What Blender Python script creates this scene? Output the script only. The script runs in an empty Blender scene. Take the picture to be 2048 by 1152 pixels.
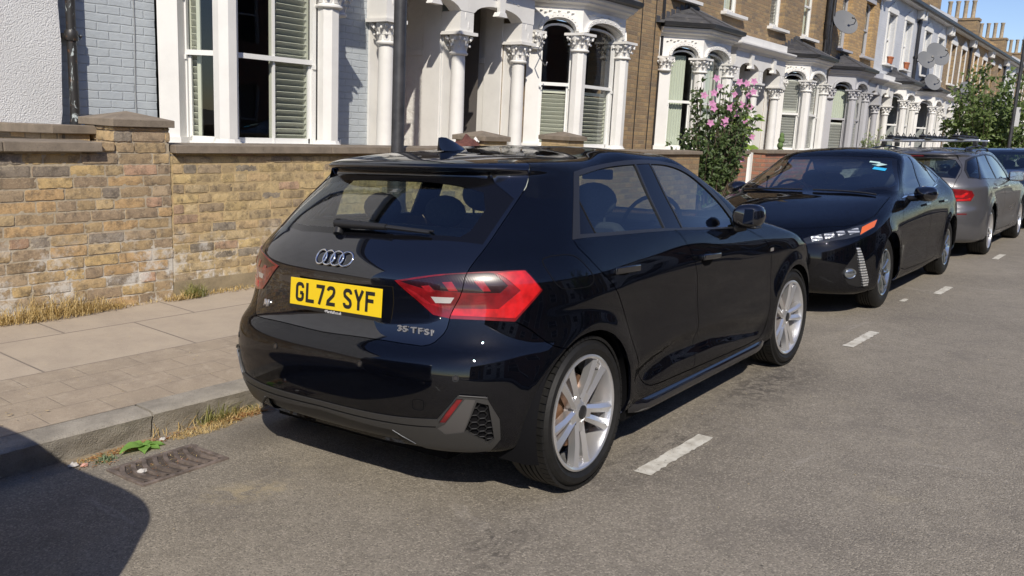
import bpy, math, random
from math import sin, cos, pi, radians
from mathutils import Vector, Matrix, geometry
from mathutils.bvhtree import BVHTree
import numpy as np

# ------------------------------------------------------------------ camera, light, exposure
sc = bpy.context.scene
COL = sc.collection
YAW, PITCH, ROLL, FPX = 0.6385019, -0.1892485, 0.0483398, 1719.2707
camd = bpy.data.cameras.new('camera'); camo = bpy.data.objects.new('camera', camd); COL.objects.link(camo)
_F = Vector((cos(PITCH)*cos(YAW), cos(PITCH)*sin(YAW), sin(PITCH)))
_R = _F.cross(Vector((0, 0, 1))).normalized(); _U = _R.cross(_F)
_R2 = _R*cos(ROLL)+_U*sin(ROLL); _U2 = -_R*sin(ROLL)+_U*cos(ROLL)
M = Matrix.Identity(4)
for i in range(3):
    M[i][0] = _R2[i]; M[i][1] = _U2[i]; M[i][2] = -_F[i]
M[0][3], M[1][3], M[2][3] = -2.857115, -2.573413, 1.455244
camo.matrix_world = M
camd.sensor_width = 36; camd.lens = 36*FPX/2048; camd.clip_start = 0.05; camd.clip_end = 3000
sc.camera = camo

SUNV = Vector((1.15, 1.0, -1.32)).normalized()          # direction the light travels
sun_el = math.asin(-SUNV.z)
w = bpy.data.worlds.new('World'); sc.world = w; w.use_nodes = True
nt = w.node_tree; nt.nodes.clear()
sky = nt.nodes.new('ShaderNodeTexSky'); sky.sky_type = 'NISHITA'; sky.sun_disc = False
sky.sun_elevation = sun_el; sky.sun_rotation = math.atan2(-SUNV.x, -SUNV.y)
sky.air_density = 0.9; sky.dust_density = 0.3; sky.ozone_density = 2.6
bg = nt.nodes.new('ShaderNodeBackground'); bg.inputs[1].default_value = 0.115
wo = nt.nodes.new('ShaderNodeOutputWorld')
hs = nt.nodes.new('ShaderNodeHueSaturation'); hs.inputs['Saturation'].default_value = 1.08; hs.inputs['Hue'].default_value = 0.515; hs.inputs['Value'].default_value = 1.0
nt.links.new(sky.outputs[0], hs.inputs['Color']); nt.links.new(hs.outputs[0], bg.inputs[0]); nt.links.new(bg.outputs[0], wo.inputs[0])
sl = bpy.data.lights.new('sun', 'SUN'); sl.energy = 4.15; sl.angle = radians(0.53); sl.color = (1.0, 0.92, 0.80)
so = bpy.data.objects.new('sun', sl); COL.objects.link(so)
so.rotation_euler = SUNV.to_track_quat('-Z', 'Y').to_euler(); so.location = (-20, -20, 30)
sc.view_settings.view_transform = 'Standard'; sc.view_settings.look = 'None'
sc.view_settings.gamma = 1; sc.view_settings.exposure = 0.22
try:
    sc.cycles.max_bounces = 8; sc.cycles.transparent_max_bounces = 24; sc.cycles.caustics_reflective = False
    sc.cycles.caustics_refractive = False
except Exception: pass

# ------------------------------------------------------------------ mesh helpers
RND = random.Random(7)
class MB:
    def __init__(s): s.v = []; s.f = []
    def add(s, vs, fs):
        n = len(s.v); s.v += [tuple(v) for v in vs]; s.f += [tuple(i+n for i in f) for f in fs]; return s
    def quad(s, a, b, c, d): return s.add([a, b, c, d], [(0, 1, 2, 3)])
    def box(s, x0, x1, y0, y1, z0, z1):
        v = [(x, y, z) for z in (z0, z1) for y in (y0, y1) for x in (x0, x1)]
        return s.add(v, [(0, 2, 3, 1), (4, 5, 7, 6), (0, 1, 5, 4), (2, 6, 7, 3), (0, 4, 6, 2), (1, 3, 7, 5)])
    def obox(s, c, ax, ay, az, hx, hy, hz):
        c = Vector(c); ax = Vector(ax); ay = Vector(ay); az = Vector(az)
        v = [c+ax*(hx*i)+ay*(hy*j)+az*(hz*k) for k in (-1, 1) for j in (-1, 1) for i in (-1, 1)]
        return s.add(v, [(0, 2, 3, 1), (4, 5, 7, 6), (0, 1, 5, 4), (2, 6, 7, 3), (0, 4, 6, 2), (1, 3, 7, 5)])
    def prism(s, poly, o, ax, ay, an, d):
        """poly 2D (ccw) in plane o+ax*u+ay*v, extruded d along an"""
        o = Vector(o); ax = Vector(ax); ay = Vector(ay); an = Vector(an); n = len(poly)
        a = [o+ax*u+ay*v for u, v in poly]; b = [q+an*d for q in a]
        s.add(a+b, [tuple(range(n))[::-1], tuple(range(n, 2*n))]+[(i, (i+1) % n, n+(i+1) % n, n+i) for i in range(n)])
        return s
    def tube(s, pts, r, n=8, cap=True, r2=None):
        pts = [Vector(p) for p in pts]; m = len(pts); rings = []
        up = None
        for i, p in enumerate(pts):
            t = (pts[min(i+1, m-1)]-pts[max(i-1, 0)])
            t = t.normalized() if t.length > 1e-9 else Vector((0, 0, 1))
            if up is None:
                up = Vector((0, 0, 1)) if abs(t.z) < .9 else Vector((1, 0, 0))
            a = t.cross(up)
            if a.length < 1e-6: a = t.orthogonal()
            a.normalize(); b = a.cross(t).normalized(); up = b
            rr = (r[i] if isinstance(r, (list, tuple)) else (r+(r2-r)*i/(m-1) if r2 is not None else r))
            rings.append([p+a*(cos(2*pi*k/n)*rr)+b*(sin(2*pi*k/n)*rr) for k in range(n)])
        vs = [q for g in rings for q in g]; fs = []
        for i in range(m-1):
            for k in range(n): fs.append((i*n+k, i*n+(k+1) % n, (i+1)*n+(k+1) % n, (i+1)*n+k))
        if cap: fs += [tuple(range(n))[::-1], tuple((m-1)*n+k for k in range(n))]
        return s.add(vs, fs)
    def lathe(s, prof, c, n=24, axis='z', a0=0., a1=2*pi, sx=1., sy=1.):
        """prof list of (r, h); closed revolve"""
        c = Vector(c); vs = []; fs = []; m = len(prof); full = abs(a1-a0-2*pi) < 1e-6
        N = n if full else n+1
        for k in range(N):
            a = a0+(a1-a0)*k/n
            for r, h in prof:
                if axis == 'z': vs.append(c+Vector((r*cos(a)*sx, r*sin(a)*sy, h)))
                elif axis == 'y': vs.append(c+Vector((r*cos(a)*sx, h, r*sin(a)*sy)))
                else: vs.append(c+Vector((h, r*cos(a)*sx, r*sin(a)*sy)))
        for k in range(n):
            k2 = (k+1) % N
            for i in range(m-1):
                fs.append((k*m+i, k2*m+i, k2*m+i+1, k*m+i+1))
        return s.add(vs, fs)
    def sphere(s, c, rx, ry=None, rz=None, n=12, m=8):
        ry = ry or rx; rz = rz or rx; c = Vector(c); vs = [c+Vector((0, 0, -rz))]; fs = []
        for i in range(1, m):
            t = -pi/2+pi*i/m
            for k in range(n): vs.append(c+Vector((rx*cos(t)*cos(2*pi*k/n), ry*cos(t)*sin(2*pi*k/n), rz*sin(t))))
        vs.append(c+Vector((0, 0, rz))); L = len(vs)-1
        for k in range(n):
            fs.append((0, 1+(k+1) % n, 1+k)); fs.append((L, L-n+k, L-n+(k+1) % n))
        for i in range(m-2):
            for k in range(n): fs.append((1+i*n+k, 1+i*n+(k+1) % n, 1+(i+1)*n+(k+1) % n, 1+(i+1)*n+k))
        return s.add(vs, fs)
    def xf(s, mat):
        s.v = [tuple(mat @ Vector(v)) for v in s.v]; return s
    def mesh(s, name):
        me = bpy.data.meshes.new(name); me.from_pydata(s.v, [], s.f); me.update(); return me
    def build(s, name, mat, parent=None, smooth=None, bevel=0., seg=2, fixn=False):
        me = s.mesh(name)
        if fixn or bevel:
            import bmesh
            b = bmesh.new(); b.from_mesh(me)
            if bevel: bmesh.ops.remove_doubles(b, verts=b.verts, dist=1e-5)
            bmesh.ops.recalc_face_normals(b, faces=b.faces); b.to_mesh(me); b.free()
        o = bpy.data.objects.new(name, me); COL.objects.link(o)
        if mat: me.materials.append(mat)
        if smooth is not None:
            for p_ in me.polygons: p_.use_smooth = True
            if smooth < 180:
                try: me.set_sharp_from_angle(angle=radians(smooth))
                except Exception: pass
        if bevel:
            md = o.modifiers.new('bevel', 'BEVEL'); md.width = bevel; md.segments = seg; md.limit_method = 'ANGLE'; md.angle_limit = radians(40)
        if parent is not None: o.parent = parent
        return o
def tag(o, label=None, cat=None, group=None, kind=None):
    if label: o['label'] = label
    if cat: o['category'] = cat
    if group: o['group'] = group
    if kind: o['kind'] = kind
    return o
def empty(name, loc=(0, 0, 0), rz=0., **k):
    o = bpy.data.objects.new(name, None); COL.objects.link(o); o.location = loc; o.rotation_euler = (0, 0, rz)
    o.empty_display_size = .2
    return tag(o, **k)
def kids(o): return [c for c in bpy.data.objects if c.parent == o]
def copy_tree(o, parent=None):
    c = o.copy(); COL.objects.link(c); c.parent = parent
    for ch in kids(o): copy_tree(ch, c)
    return c

# ------------------------------------------------------------------ material helpers
def newmat(name):
    m = bpy.data.materials.new(name); m.use_nodes = True; n = m.node_tree; n.nodes.clear()
    o = n.nodes.new('ShaderNodeOutputMaterial'); return m, n, o
class NT:
    """tiny node DSL"""
    def __init__(s, name):
        s.m, s.n, s.o = newmat(name)
    def N(s, t, **k):
        x = s.n.nodes.new(t)
        for a, b in k.items(): setattr(x, a, b)
        return x
    def L(s, a, b): s.n.links.new(a, b)
    def setv(s, sock, v):
        if hasattr(v, 'is_output') or isinstance(v, bpy.types.NodeSocket): s.L(v, sock)
        else: sock.default_value = v if not (isinstance(v, tuple) and len(v) == 3 and len(sock.default_value) == 4) else (*v, 1)
    def co(s, kind='Object', scale=None, rot=None, loc=None):
        t = s.N('ShaderNodeTexCoord').outputs[kind]
        if scale is None and rot is None and loc is None: return t
        mp = s.N('ShaderNodeMapping'); s.L(t, mp.inputs[0])
        if scale: mp.inputs['Scale'].default_value = scale if isinstance(scale, tuple) else (scale,)*3
        if rot: mp.inputs['Rotation'].default_value = rot
        if loc: mp.inputs['Location'].default_value = loc
        return mp.outputs[0]
    def xz(s, src=None):
        """object coords -> (x - y, z, 0) style mapping for walls"""
        t = src or s.co(); sp = s.N('ShaderNodeSeparateXYZ'); s.L(t, sp.inputs[0])
        ad = s.N('ShaderNodeMath', operation='ADD'); s.L(sp.outputs[0], ad.inputs[0]); s.L(sp.outputs[1], ad.inputs[1])
        cb = s.N('ShaderNodeCombineXYZ'); s.L(ad.outputs[0], cb.inputs[0]); s.L(sp.outputs[2], cb.inputs[1]); return cb.outputs[0]
    def noise(s, scale, vec=None, detail=4, rough=.55, dist=0., out=0):
        x = s.N('ShaderNodeTexNoise'); x.inputs['Scale'].default_value = scale; x.inputs['Detail'].default_value = detail
        x.inputs['Roughness'].default_value = rough; x.inputs['Distortion'].default_value = dist
        s.L(vec if vec is not None else s.co(), x.inputs['Vector']); return x.outputs[out]
    def vor(s, scale, vec=None, feature='F1', out='Distance', rand=1.):
        x = s.N('ShaderNodeTexVoronoi', feature=feature); x.inputs['Scale'].default_value = scale
        x.inputs['Randomness'].default_value = rand
        s.L(vec if vec is not None else s.co(), x.inputs['Vector']); return x.outputs[out]
    def ramp(s, fac, stops, interp='LINEAR'):
        r = s.N('ShaderNodeValToRGB'); r.color_ramp.interpolation = interp; e = r.color_ramp.elements
        while len(e) < len(stops): e.new(.5)
        for i, (p_, c) in enumerate(stops):
            e[i].position = p_; e[i].color = (*c, 1) if isinstance(c, tuple) else (c, c, c, 1)
        s.L(fac, r.inputs[0]); return r.outputs[0]
    def mix(s, a, b, fac, mode='MIX'):
        x = s.N('ShaderNodeMix', data_type='RGBA', blend_type=mode)
        s.setv(x.inputs[0], fac); s.setv(x.inputs[6], a); s.setv(x.inputs[7], b); return x.outputs[2]
    def math(s, op, a, b=None, c=None, clamp=False):
        x = s.N('ShaderNodeMath', operation=op); x.use_clamp = clamp
        for i, q in enumerate((a, b, c)):
            if q is not None: s.setv(x.inputs[i], q)
        return x.outputs[0]
    def bump(s, h, strength=.4, dist=.01, nrm=None):
        x = s.N('ShaderNodeBump'); x.inputs['Strength'].default_value = strength; x.inputs['Distance'].default_value = dist
        s.L(h, x.inputs['Height'])
        if nrm is not None: s.L(nrm, x.inputs['Normal'])
        return x.outputs[0]
    def prin(s, base=(.8, .8, .8), rough=.6, nrm=None, **k):
        x = s.N('ShaderNodeBsdfPrincipled')
        s.setv(x.inputs['Base Color'], base); s.setv(x.inputs['Roughness'], rough)
        if nrm is not None: s.L(nrm, x.inputs['Normal'])
        for a, b in k.items():
            nm = {'metal': 'Metallic', 'coat': 'Coat Weight', 'coatr': 'Coat Roughness', 'spec': 'Specular IOR Level', 'emit': 'Emission Color',
                  'es': 'Emission Strength', 'trans': 'Transmission Weight', 'ior': 'IOR', 'alpha': 'Alpha', 'sheen': 'Sheen Weight', 'sss': 'Subsurface Weight'}[a]
            s.setv(x.inputs[nm], b)
        return x.outputs[0]
    def out(s, sh): s.L(sh, s.o.inputs[0]); return s.m
def simple(name, col, rough=.6, vary=.0, bumpy=0., scale=30., **k):
    t = NT(name); b = col
    if vary:
        f = t.noise(scale*.3, detail=6)
        b = t.mix(tuple(c*(1-vary) for c in col), tuple(min(1, c*(1+vary)) for c in col), t.ramp(f, [(.3, 0.), (.7, 1.)]))
    n = t.bump(t.noise(scale, detail=4), bumpy, .004) if bumpy else None
    return t.out(t.prin(b, rough, n, **k))
# ------------------------------------------------------------------ materials of the place
def brickmat(name, pal, mortar, bump=.7, eff=False, bw=.225, bh=.075, ms=.011, seed=0., vert=False, jrough=.35):
    t = NT(name)
    v = t.xz(t.co(loc=(seed*3.1, 0, 0)))
    wob = t.noise(9., v, 2, out=1)
    vm = t.N('ShaderNodeVectorMath', operation='SCALE'); t.L(wob, vm.inputs[0]); vm.inputs[3].default_value = .020
    va = t.N('ShaderNodeVectorMath', operation='ADD'); t.L(v, va.inputs[0]); t.L(vm.outputs[0], va.inputs[1]); v2 = va.outputs[0]
    b = t.N('ShaderNodeTexBrick'); t.L(v2, b.inputs['Vector'])
    b.offset = .5; b.inputs['Scale'].default_value = 1; b.inputs['Mortar Size'].default_value = ms
    b.inputs['Mortar Smooth'].default_value = .25; b.inputs['Brick Width'].default_value = bw; b.inputs['Row Height'].default_value = bh
    b.inputs['Color1'].default_value = (0, 0, 0, 1); b.inputs['Color2'].default_value = (1, 1, 1, 1); b.inputs['Mortar'].default_value = (.5, .5, .5, 1)
    b.inputs['Bias'].default_value = 0
    col = t.ramp(b.outputs['Color'], pal, 'CONSTANT')
    big = t.noise(14., v, 5, .65); fine = t.noise(90., v, 5, .7)
    col = t.mix(col, t.mix(col, (.12, .09, .06), .55), t.ramp(big, [(.42, 0.), (.75, .8)]))
    col = t.mix(col, t.mix(col, (1., .85, .6), .35), t.ramp(fine, [(.45, 0.), (.8, .9)]))
    mo = t.mix(tuple(c*.72 for c in mortar), mortar, t.ramp(t.noise(30., v, 5), [(.3, 0.), (.7, 1.)]))
    c = t.mix(col, mo, b.outputs['Fac'])
    dirt = t.noise(1.1, v, 6, .6)
    c = t.mix(c, t.mix(c, (.05, .045, .04), .5), t.ramp(dirt, [(.45, 0.), (.8, .5)]))
    if eff:
        sp = t.N('ShaderNodeSeparateXYZ'); t.L(t.co(), sp.inputs[0])
        zf = t.ramp(sp.outputs[2], [(.0, 1.), (.18, 1.), (.42, .65), (.58, 0.)])
        n = t.ramp(t.math('MULTIPLY_ADD', b.outputs['Fac'], .16, t.noise(6.5, v, 7, .72)), [(.53, 0.), (.62, 1.)])
        c = t.mix(c, (.62, .60, .55), t.math('MULTIPLY', t.math('MULTIPLY', zf, n), .85))
    h = t.math('SUBTRACT', t.math('MULTIPLY_ADD', fine, jrough, t.math('MULTIPLY', big, .3)), t.math('MULTIPLY', b.outputs['Fac'], 1.0))
    return t.out(t.prin(c, .9, t.bump(h, bump, .012)))
PAL_Y = [(0., (.40, .29, .155)), (.15, (.33, .24, .14)), (.30, (.46, .33, .155)), (.42, (.29, .215, .14)), (.52, (.42, .28, .14)), (.66, (.37, .28, .18)), (.78, (.47, .35, .19)), (.87, (.23, .195, .155)), (.94, (.41, .26, .17))]
PAL_Y2 = [(0., (.45, .34, .175)), (.16, (.38, .285, .155)), (.32, (.48, .36, .17)), (.48, (.32, .245, .155)), (.58, (.43, .31, .165)), (.74, (.44, .34, .19)), (.88, (.24, .205, .155)), (.95, (.42, .28, .18))]
PAL_B = [(0., (.29, .19, .095)), (.2, (.22, .145, .08)), (.4, (.33, .22, .105)), (.6, (.25, .16, .085)), (.8, (.17, .12, .08)), (.9, (.30, .19, .09))]
PAL_O = [(0., (.47, .29, .12)), (.3, (.40, .24, .10)), (.6, (.50, .32, .14)), (.85, (.33, .21, .11))]
PAL_R = [(0., (.38, .14, .085)), (.3, (.30, .12, .08)), (.6, (.42, .17, .10)), (.85, (.24, .13, .10))]
M_brickL = brickmat('brick_stock_left', PAL_Y, (.27, .22, .15), eff=True, bw=.236, bh=.0795, ms=.010, bump=.9)
M_brickR = brickmat('brick_stock_right', PAL_Y2, (.47, .35, .18), eff=True, bw=.226, bh=.0815, ms=.013, bump=.9, seed=2.)
M_brickB = brickmat('brick_brown_house', PAL_B, (.30, .23, .14), bump=.5, ms=.010)
M_brickO = brickmat('brick_orange_house', PAL_O, (.40, .29, .16), bump=.5, ms=.010)
M_brickRed = brickmat('brick_red_wall', PAL_R, (.30, .23, .17), bump=.6)
def painted(name, c1, c2, bump=.8, dark=(.25, .27, .28)):
    t = NT(name); v = t.xz()
    wob = t.noise(7., v, 2, out=1); vm = t.N('ShaderNodeVectorMath', operation='SCALE'); t.L(wob, vm.inputs[0]); vm.inputs[3].default_value = .02
    va = t.N('ShaderNodeVectorMath', operation='ADD'); t.L(v, va.inputs[0]); t.L(vm.outputs[0], va.inputs[1])
    b = t.N('ShaderNodeTexBrick'); t.L(va.outputs[0], b.inputs['Vector']); b.inputs['Scale'].default_value = 1
    b.inputs['Mortar Size'].default_value = .008; b.inputs['Mortar Smooth'].default_value = .6; b.inputs['Brick Width'].default_value = .225; b.inputs['Row Height'].default_value = .075
    b.inputs['Color1'].default_value = (0, 0, 0, 1); b.inputs['Color2'].default_value = (1, 1, 1, 1)
    fine = t.noise(60., v, 5, .7); big = t.noise(2., v, 5)
    c = t.mix(c1, c2, t.ramp(big, [(.3, 0.), (.7, 1.)]))
    c = t.mix(c, dark, t.ramp(t.noise(24., v, 8, .8), [(.66, 0.), (.74, .5)]))
    h = t.math('SUBTRACT', t.math('MULTIPLY_ADD', t.noise(16., v, 5), .5, t.math('MULTIPLY', fine, .25)), t.math('MULTIPLY', b.outputs['Fac'], .8))
    return t.out(t.prin(c, .62, t.bump(h, bump, .012)))
M_blue = painted('blue_grey_paint', (.40, .44, .47), (.46, .50, .525))
M_greyw = painted('pale_grey_paint', (.50, .52, .55), (.60, .61, .63), .5)
def plaster(name, c, b=.15, sc_=60., rough=.55, dirt=.25, dist=.004):
    t = NT(name); f = t.noise(2.5, detail=7, rough=.65)
    col = t.mix(c, tuple(x*.72 for x in c), t.math('MULTIPLY', t.ramp(f, [(.45, 0.), (.8, 1.)]), dirt))
    col = t.mix(col, (c[0]*.45, c[1]*.43, c[2]*.40), t.ramp(t.noise(38., detail=8, rough=.8), [(.70, 0.), (.80, .45)]))
    return t.out(t.prin(col, rough, t.bump(t.noise(sc_, detail=5), b, dist)))
M_white = plaster('white_masonry_paint', (.74, .73, .70), dirt=.45)
M_gloss = plaster('white_gloss_paint', (.76, .76, .74), .05, 40., .35, .2)
M_greypaint = plaster('grey_masonry_paint', (.42, .42, .44))
def roughcast():
    t = NT('white_roughcast'); n = t.noise(75., detail=3, rough=.6); n2 = t.vor(95.)
    c = t.mix((.70, .70, .69), (.58, .58, .57), t.ramp(t.noise(1.6, detail=6), [(.4, 0.), (.75, .6)]))
    c = t.mix(c, (.35, .30, .27), t.ramp(t.noise(11., detail=2), [(.74, 0.), (.76, .5)]))
    return t.out(t.prin(c, .8, t.bump(t.math('MULTIPLY_ADD', n2, -.8, n), .7, .010)))
M_rough = roughcast()
def stone(name, c, b=.5):
    t = NT(name); f = t.noise(6., detail=8, rough=.7)
    col = t.mix(tuple(x*.62 for x in c), c, t.ramp(f, [(.35, 0.), (.65, 1.)]))
    col = t.mix(col, (.42, .41, .37), t.ramp(t.noise(18., detail=8, rough=.75, dist=.5), [(.62, 0.), (.72, .55)]))
    col = t.mix(col, (.09, .08, .07), t.ramp(t.noise(120., detail=3), [(.6, 0.), (.7, .5)]))
    return t.out(t.prin(col, .9, t.bump(t.math('ADD', f, t.noise(150., detail=3)), b, .006)))
M_coping = stone('coping_stone', (.25, .205, .155))
M_kerb = stone('granite_kerb', (.35, .32, .27), 1.)
M_potclay = simple('chimney_clay', (.36, .29, .20), .9, .3, .3, 25.)
def slate():
    t = NT('roof_slate'); v = t.co('Object'); sp = t.N('ShaderNodeSeparateXYZ'); t.L(v, sp.inputs[0])
    ad = t.math('ADD', sp.outputs[0], t.math('MULTIPLY', sp.outputs[1], .35)); cb = t.N('ShaderNodeCombineXYZ'); t.L(ad, cb.inputs[0]); t.L(sp.outputs[2], cb.inputs[1])
    b = t.N('ShaderNodeTexBrick'); t.L(cb.outputs[0], b.inputs['Vector']); b.inputs['Scale'].default_value = 1
    b.inputs['Brick Width'].default_value = .25; b.inputs['Row Height'].default_value = .13; b.inputs['Mortar Size'].default_value = .006
    b.inputs['Color1'].default_value = (.035, .037, .042, 1); b.inputs['Color2'].default_value = (.085, .085, .09, 1); b.inputs['Mortar'].default_value = (.015, .015, .015, 1)
    c = t.mix(b.outputs['Color'], (.16, .15, .13), t.ramp(t.noise(9., detail=6), [(.55, 0.), (.7, .5)]))
    return t.out(t.prin(c, .55, t.bump(t.math('SUBTRACT', t.noise(30.), b.outputs['Fac']), .6, .01)))
M_slate = slate()
M_lead = simple('lead_flashing', (.07, .07, .075), .6, .3, .2, 12.)
M_tilebrown = simple('ridge_tile', (.22, .12, .08), .9, .4, .5, 14.)
def asphalt():
    t = NT('asphalt_road'); v = t.co('Object')
    agg = t.vor(165., v, out='Color'); sp = t.N('ShaderNodeSeparateColor'); t.L(agg, sp.inputs[0])
    dist = t.vor(165., v)
    big = t.noise(.55, v, 6, .6); mid = t.noise(6., v, 6, .65); fine = t.noise(140., v, 3, .7)
    base = t.mix((.205, .182, .145), (.285, .255, .205), t.ramp(mid, [(.3, 0.), (.7, 1.)]))
    base = t.mix(base, (.165, .146, .118), t.ramp(big, [(.40, 0.), (.66, .85)]))
    c = t.mix(base, (.11, .098, .080), t.ramp(sp.outputs[0], [(.0, .7), (.30, .2), (.4, 0.)]))
    c = t.mix(c, (.38, .34, .275), t.ramp(sp.outputs[1], [(.70, 0.), (.84, .45), (1., .8)]))
    c = t.mix(c, (.55, .50, .42), t.ramp(t.vor(9.5, v), [(.022, .9), (.035, 0.)]))           # pale grit
    c = t.mix(c, (.03, .028, .025), t.ramp(t.vor(5.3, t.co('Object', loc=(3, 1, 0))), [(.018, .7), (.04, 0.)]))
    c = t.mix(c, (.34, .30, .25), t.math('MULTIPLY', t.ramp(t.noise(34., v, 7, .8), [(.52, 0.), (.68, 1.)]), .45))
    c = t.mix(c, (.13, .115, .10), t.math('MULTIPLY', t.ramp(t.noise(2.3, v, 8, .75), [(.52, 0.), (.70, 1.)]), .45))
    wv = t.vor(.55, t.co('Object', loc=(1.7, .3, 0)), 'DISTANCE_TO_EDGE'); c = t.mix(c, (.40, .37, .33), t.math('MULTIPLY', t.ramp(t.math('ADD', wv, t.math('MULTIPLY', t.noise(6., v, 6, .7), .06)), [(.030, 0.), (.0335, .55), (.037, 0.)]), t.ramp(t.noise(1.3, v, 3), [(.50, 0.), (.60, 1.)])))
    # yellowish dried patches
    c = t.mix(c, (.40, .34, .22), t.math('MULTIPLY', t.ramp(t.noise(1.4, v, 7, .72), [(.60, 0.), (.74, .7)]), .5))
    # damp / oil marks by the near side wheels: fixed spots
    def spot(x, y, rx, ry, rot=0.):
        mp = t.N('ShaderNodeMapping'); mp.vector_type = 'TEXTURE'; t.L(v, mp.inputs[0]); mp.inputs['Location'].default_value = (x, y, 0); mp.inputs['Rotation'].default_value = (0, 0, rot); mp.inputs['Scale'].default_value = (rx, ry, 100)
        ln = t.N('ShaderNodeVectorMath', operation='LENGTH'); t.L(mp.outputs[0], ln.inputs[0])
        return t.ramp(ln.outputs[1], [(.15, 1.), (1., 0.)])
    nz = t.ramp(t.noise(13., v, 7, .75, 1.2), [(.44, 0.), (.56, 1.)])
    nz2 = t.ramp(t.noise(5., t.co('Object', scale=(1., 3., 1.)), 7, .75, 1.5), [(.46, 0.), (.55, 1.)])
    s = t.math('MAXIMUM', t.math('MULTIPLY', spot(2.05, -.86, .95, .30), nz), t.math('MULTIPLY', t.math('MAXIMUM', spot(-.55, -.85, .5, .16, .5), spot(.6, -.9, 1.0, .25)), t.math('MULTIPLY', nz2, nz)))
    s = t.math('MAXIMUM', s, t.math('MULTIPLY', spot(-.25, .75, .5, .3), .75))  # plain smooth dark patch at the kerb side rear corner
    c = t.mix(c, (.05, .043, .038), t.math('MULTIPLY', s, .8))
    c = t.mix(c, (.30, .24, .16), t.math('MULTIPLY', t.math('MULTIPLY', spot(-.9, 1.08, 2.2, .20), t.ramp(t.noise(8., v, 7, .75), [(.38, 0.), (.60, 1.)])), .75))
    c = t.mix(c, (.40, .33, .20), t.math('MULTIPLY', t.math('MULTIPLY', spot(-.86, .18, .24, .14, -.6), nz), .6))
    h = t.math('ADD', t.math('MULTIPLY', dist, -1.2), t.math('MULTIPLY', fine, .5))
    return t.out(t.prin(c, .84, t.bump(h, .5, .005)))
M_asph = asphalt()
def paving():
    t = NT('paving_slabs'); v = t.co('Object', loc=(.36, -2.0, 0))
    b = t.N('ShaderNodeTexBrick'); t.L(v, b.inputs['Vector']); b.inputs['Scale'].default_value = 1; b.offset = .5
    b.inputs['Brick Width'].default_value = .9; b.inputs['Row Height'].default_value = .71; b.inputs['Mortar Size'].default_value = .007; b.inputs['Mortar Smooth'].default_value = .3
    b.inputs['Color1'].default_value = (.41, .345, .265, 1); b.inputs['Color2'].default_value = (.47, .395, .305, 1); b.inputs['Mortar'].default_value = (.20, .17, .14, 1)
    mid = t.noise(3.2, v, 7, .7); fine = t.noise(170., v, 3, .7)
    c = t.mix(b.outputs['Color'], (.30, .25, .20), t.ramp(mid, [(.42, 0.), (.7, .6)]))
    c = t.mix(c, (.46, .41, .33), t.ramp(fine, [(.6, 0.), (.72, .5)]))
    c = t.mix(c, (.10, .085, .07), t.ramp(t.noise(200., v, 2), [(.62, 0.), (.72, .5)]))
    c = t.mix(c, (.07, .06, .05), t.ramp(t.vor(4.1, v), [(.02, .7), (.04, 0.)]))
    h = t.math('SUBTRACT', t.math('MULTIPLY', fine, .4), b.outputs['Fac'])
    return t.out(t.prin(c, .85, t.bump(h, .6, .006)))
def pavers():
    t = NT('block_pavers'); v = t.co('Object', loc=(0.05, -1.24, 0))
    b = t.N('ShaderNodeTexBrick'); t.L(v, b.inputs['Vector']); b.inputs['Scale'].default_value = 1; b.offset = .5
    b.inputs['Brick Width'].default_value = .31; b.inputs['Row Height'].default_value = .19; b.inputs['Mortar Size'].default_value = .004; b.inputs['Mortar Smooth'].default_value = .8
    b.inputs['Color1'].default_value = (.335, .275, .205, 1); b.inputs['Color2'].default_value = (.36, .295, .222, 1); b.inputs['Mortar'].default_value = (.27, .225, .175, 1)
    mid = t.noise(4., v, 8, .75); fine = t.noise(150., v, 3, .7)
    c = t.mix(b.outputs['Color'], (.22, .18, .14), t.ramp(mid, [(.45, 0.), (.68, .6)]))
    c = t.mix(c, (.46, .39, .30), t.ramp(t.noise(9., v, 8, .8), [(.50, 0.), (.66, .5)]))
    c = t.mix(c, (.50, .43, .33), t.ramp(fine, [(.58, 0.), (.70, .6)]))
    c = t.mix(c, (.13, .105, .085), t.ramp(t.noise(190., v, 2), [(.60, 0.), (.70, .6)]))
    c = t.mix(c, (.56, .46, .30), t.ramp(t.noise(7., t.co('Object', scale=(1., 2.2, 1.)), 8, .8, 1.), [(.66, 0.), (.72, .5)]))
    h = t.math('SUBTRACT', t.math('MULTIPLY', fine, .6), t.math('MULTIPLY', b.outputs['Fac'], .5))
    return t.out(t.prin(c, .9, t.bump(h, .8, .006)))
M_slab = paving(); M_paver = pavers()
def roadpaint():
    t = NT('worn_road_paint'); n = t.noise(45., detail=7, rough=.75)
    c = t.mix((.62, .60, .53), (.40, .37, .31), t.ramp(t.noise(14., detail=6), [(.4, 0.), (.7, 1.)]))
    al = t.ramp(n, [(.36, 0.), (.40, 1.)])
    tr = t.N('ShaderNodeBsdfTransparent'); mx = t.N('ShaderNodeMixShader'); t.L(al, mx.inputs[0]); t.L(tr.outputs[0], mx.inputs[1])
    t.L(t.prin(c, .8, t.bump(t.noise(160.), .5, .004)), mx.inputs[2]); return t.out(mx.outputs[0])
M_paint = roadpaint()
M_iron = simple('rusty_iron', (.19, .155, .135), .55, .5, .6, 60., metal=.3)
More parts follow.
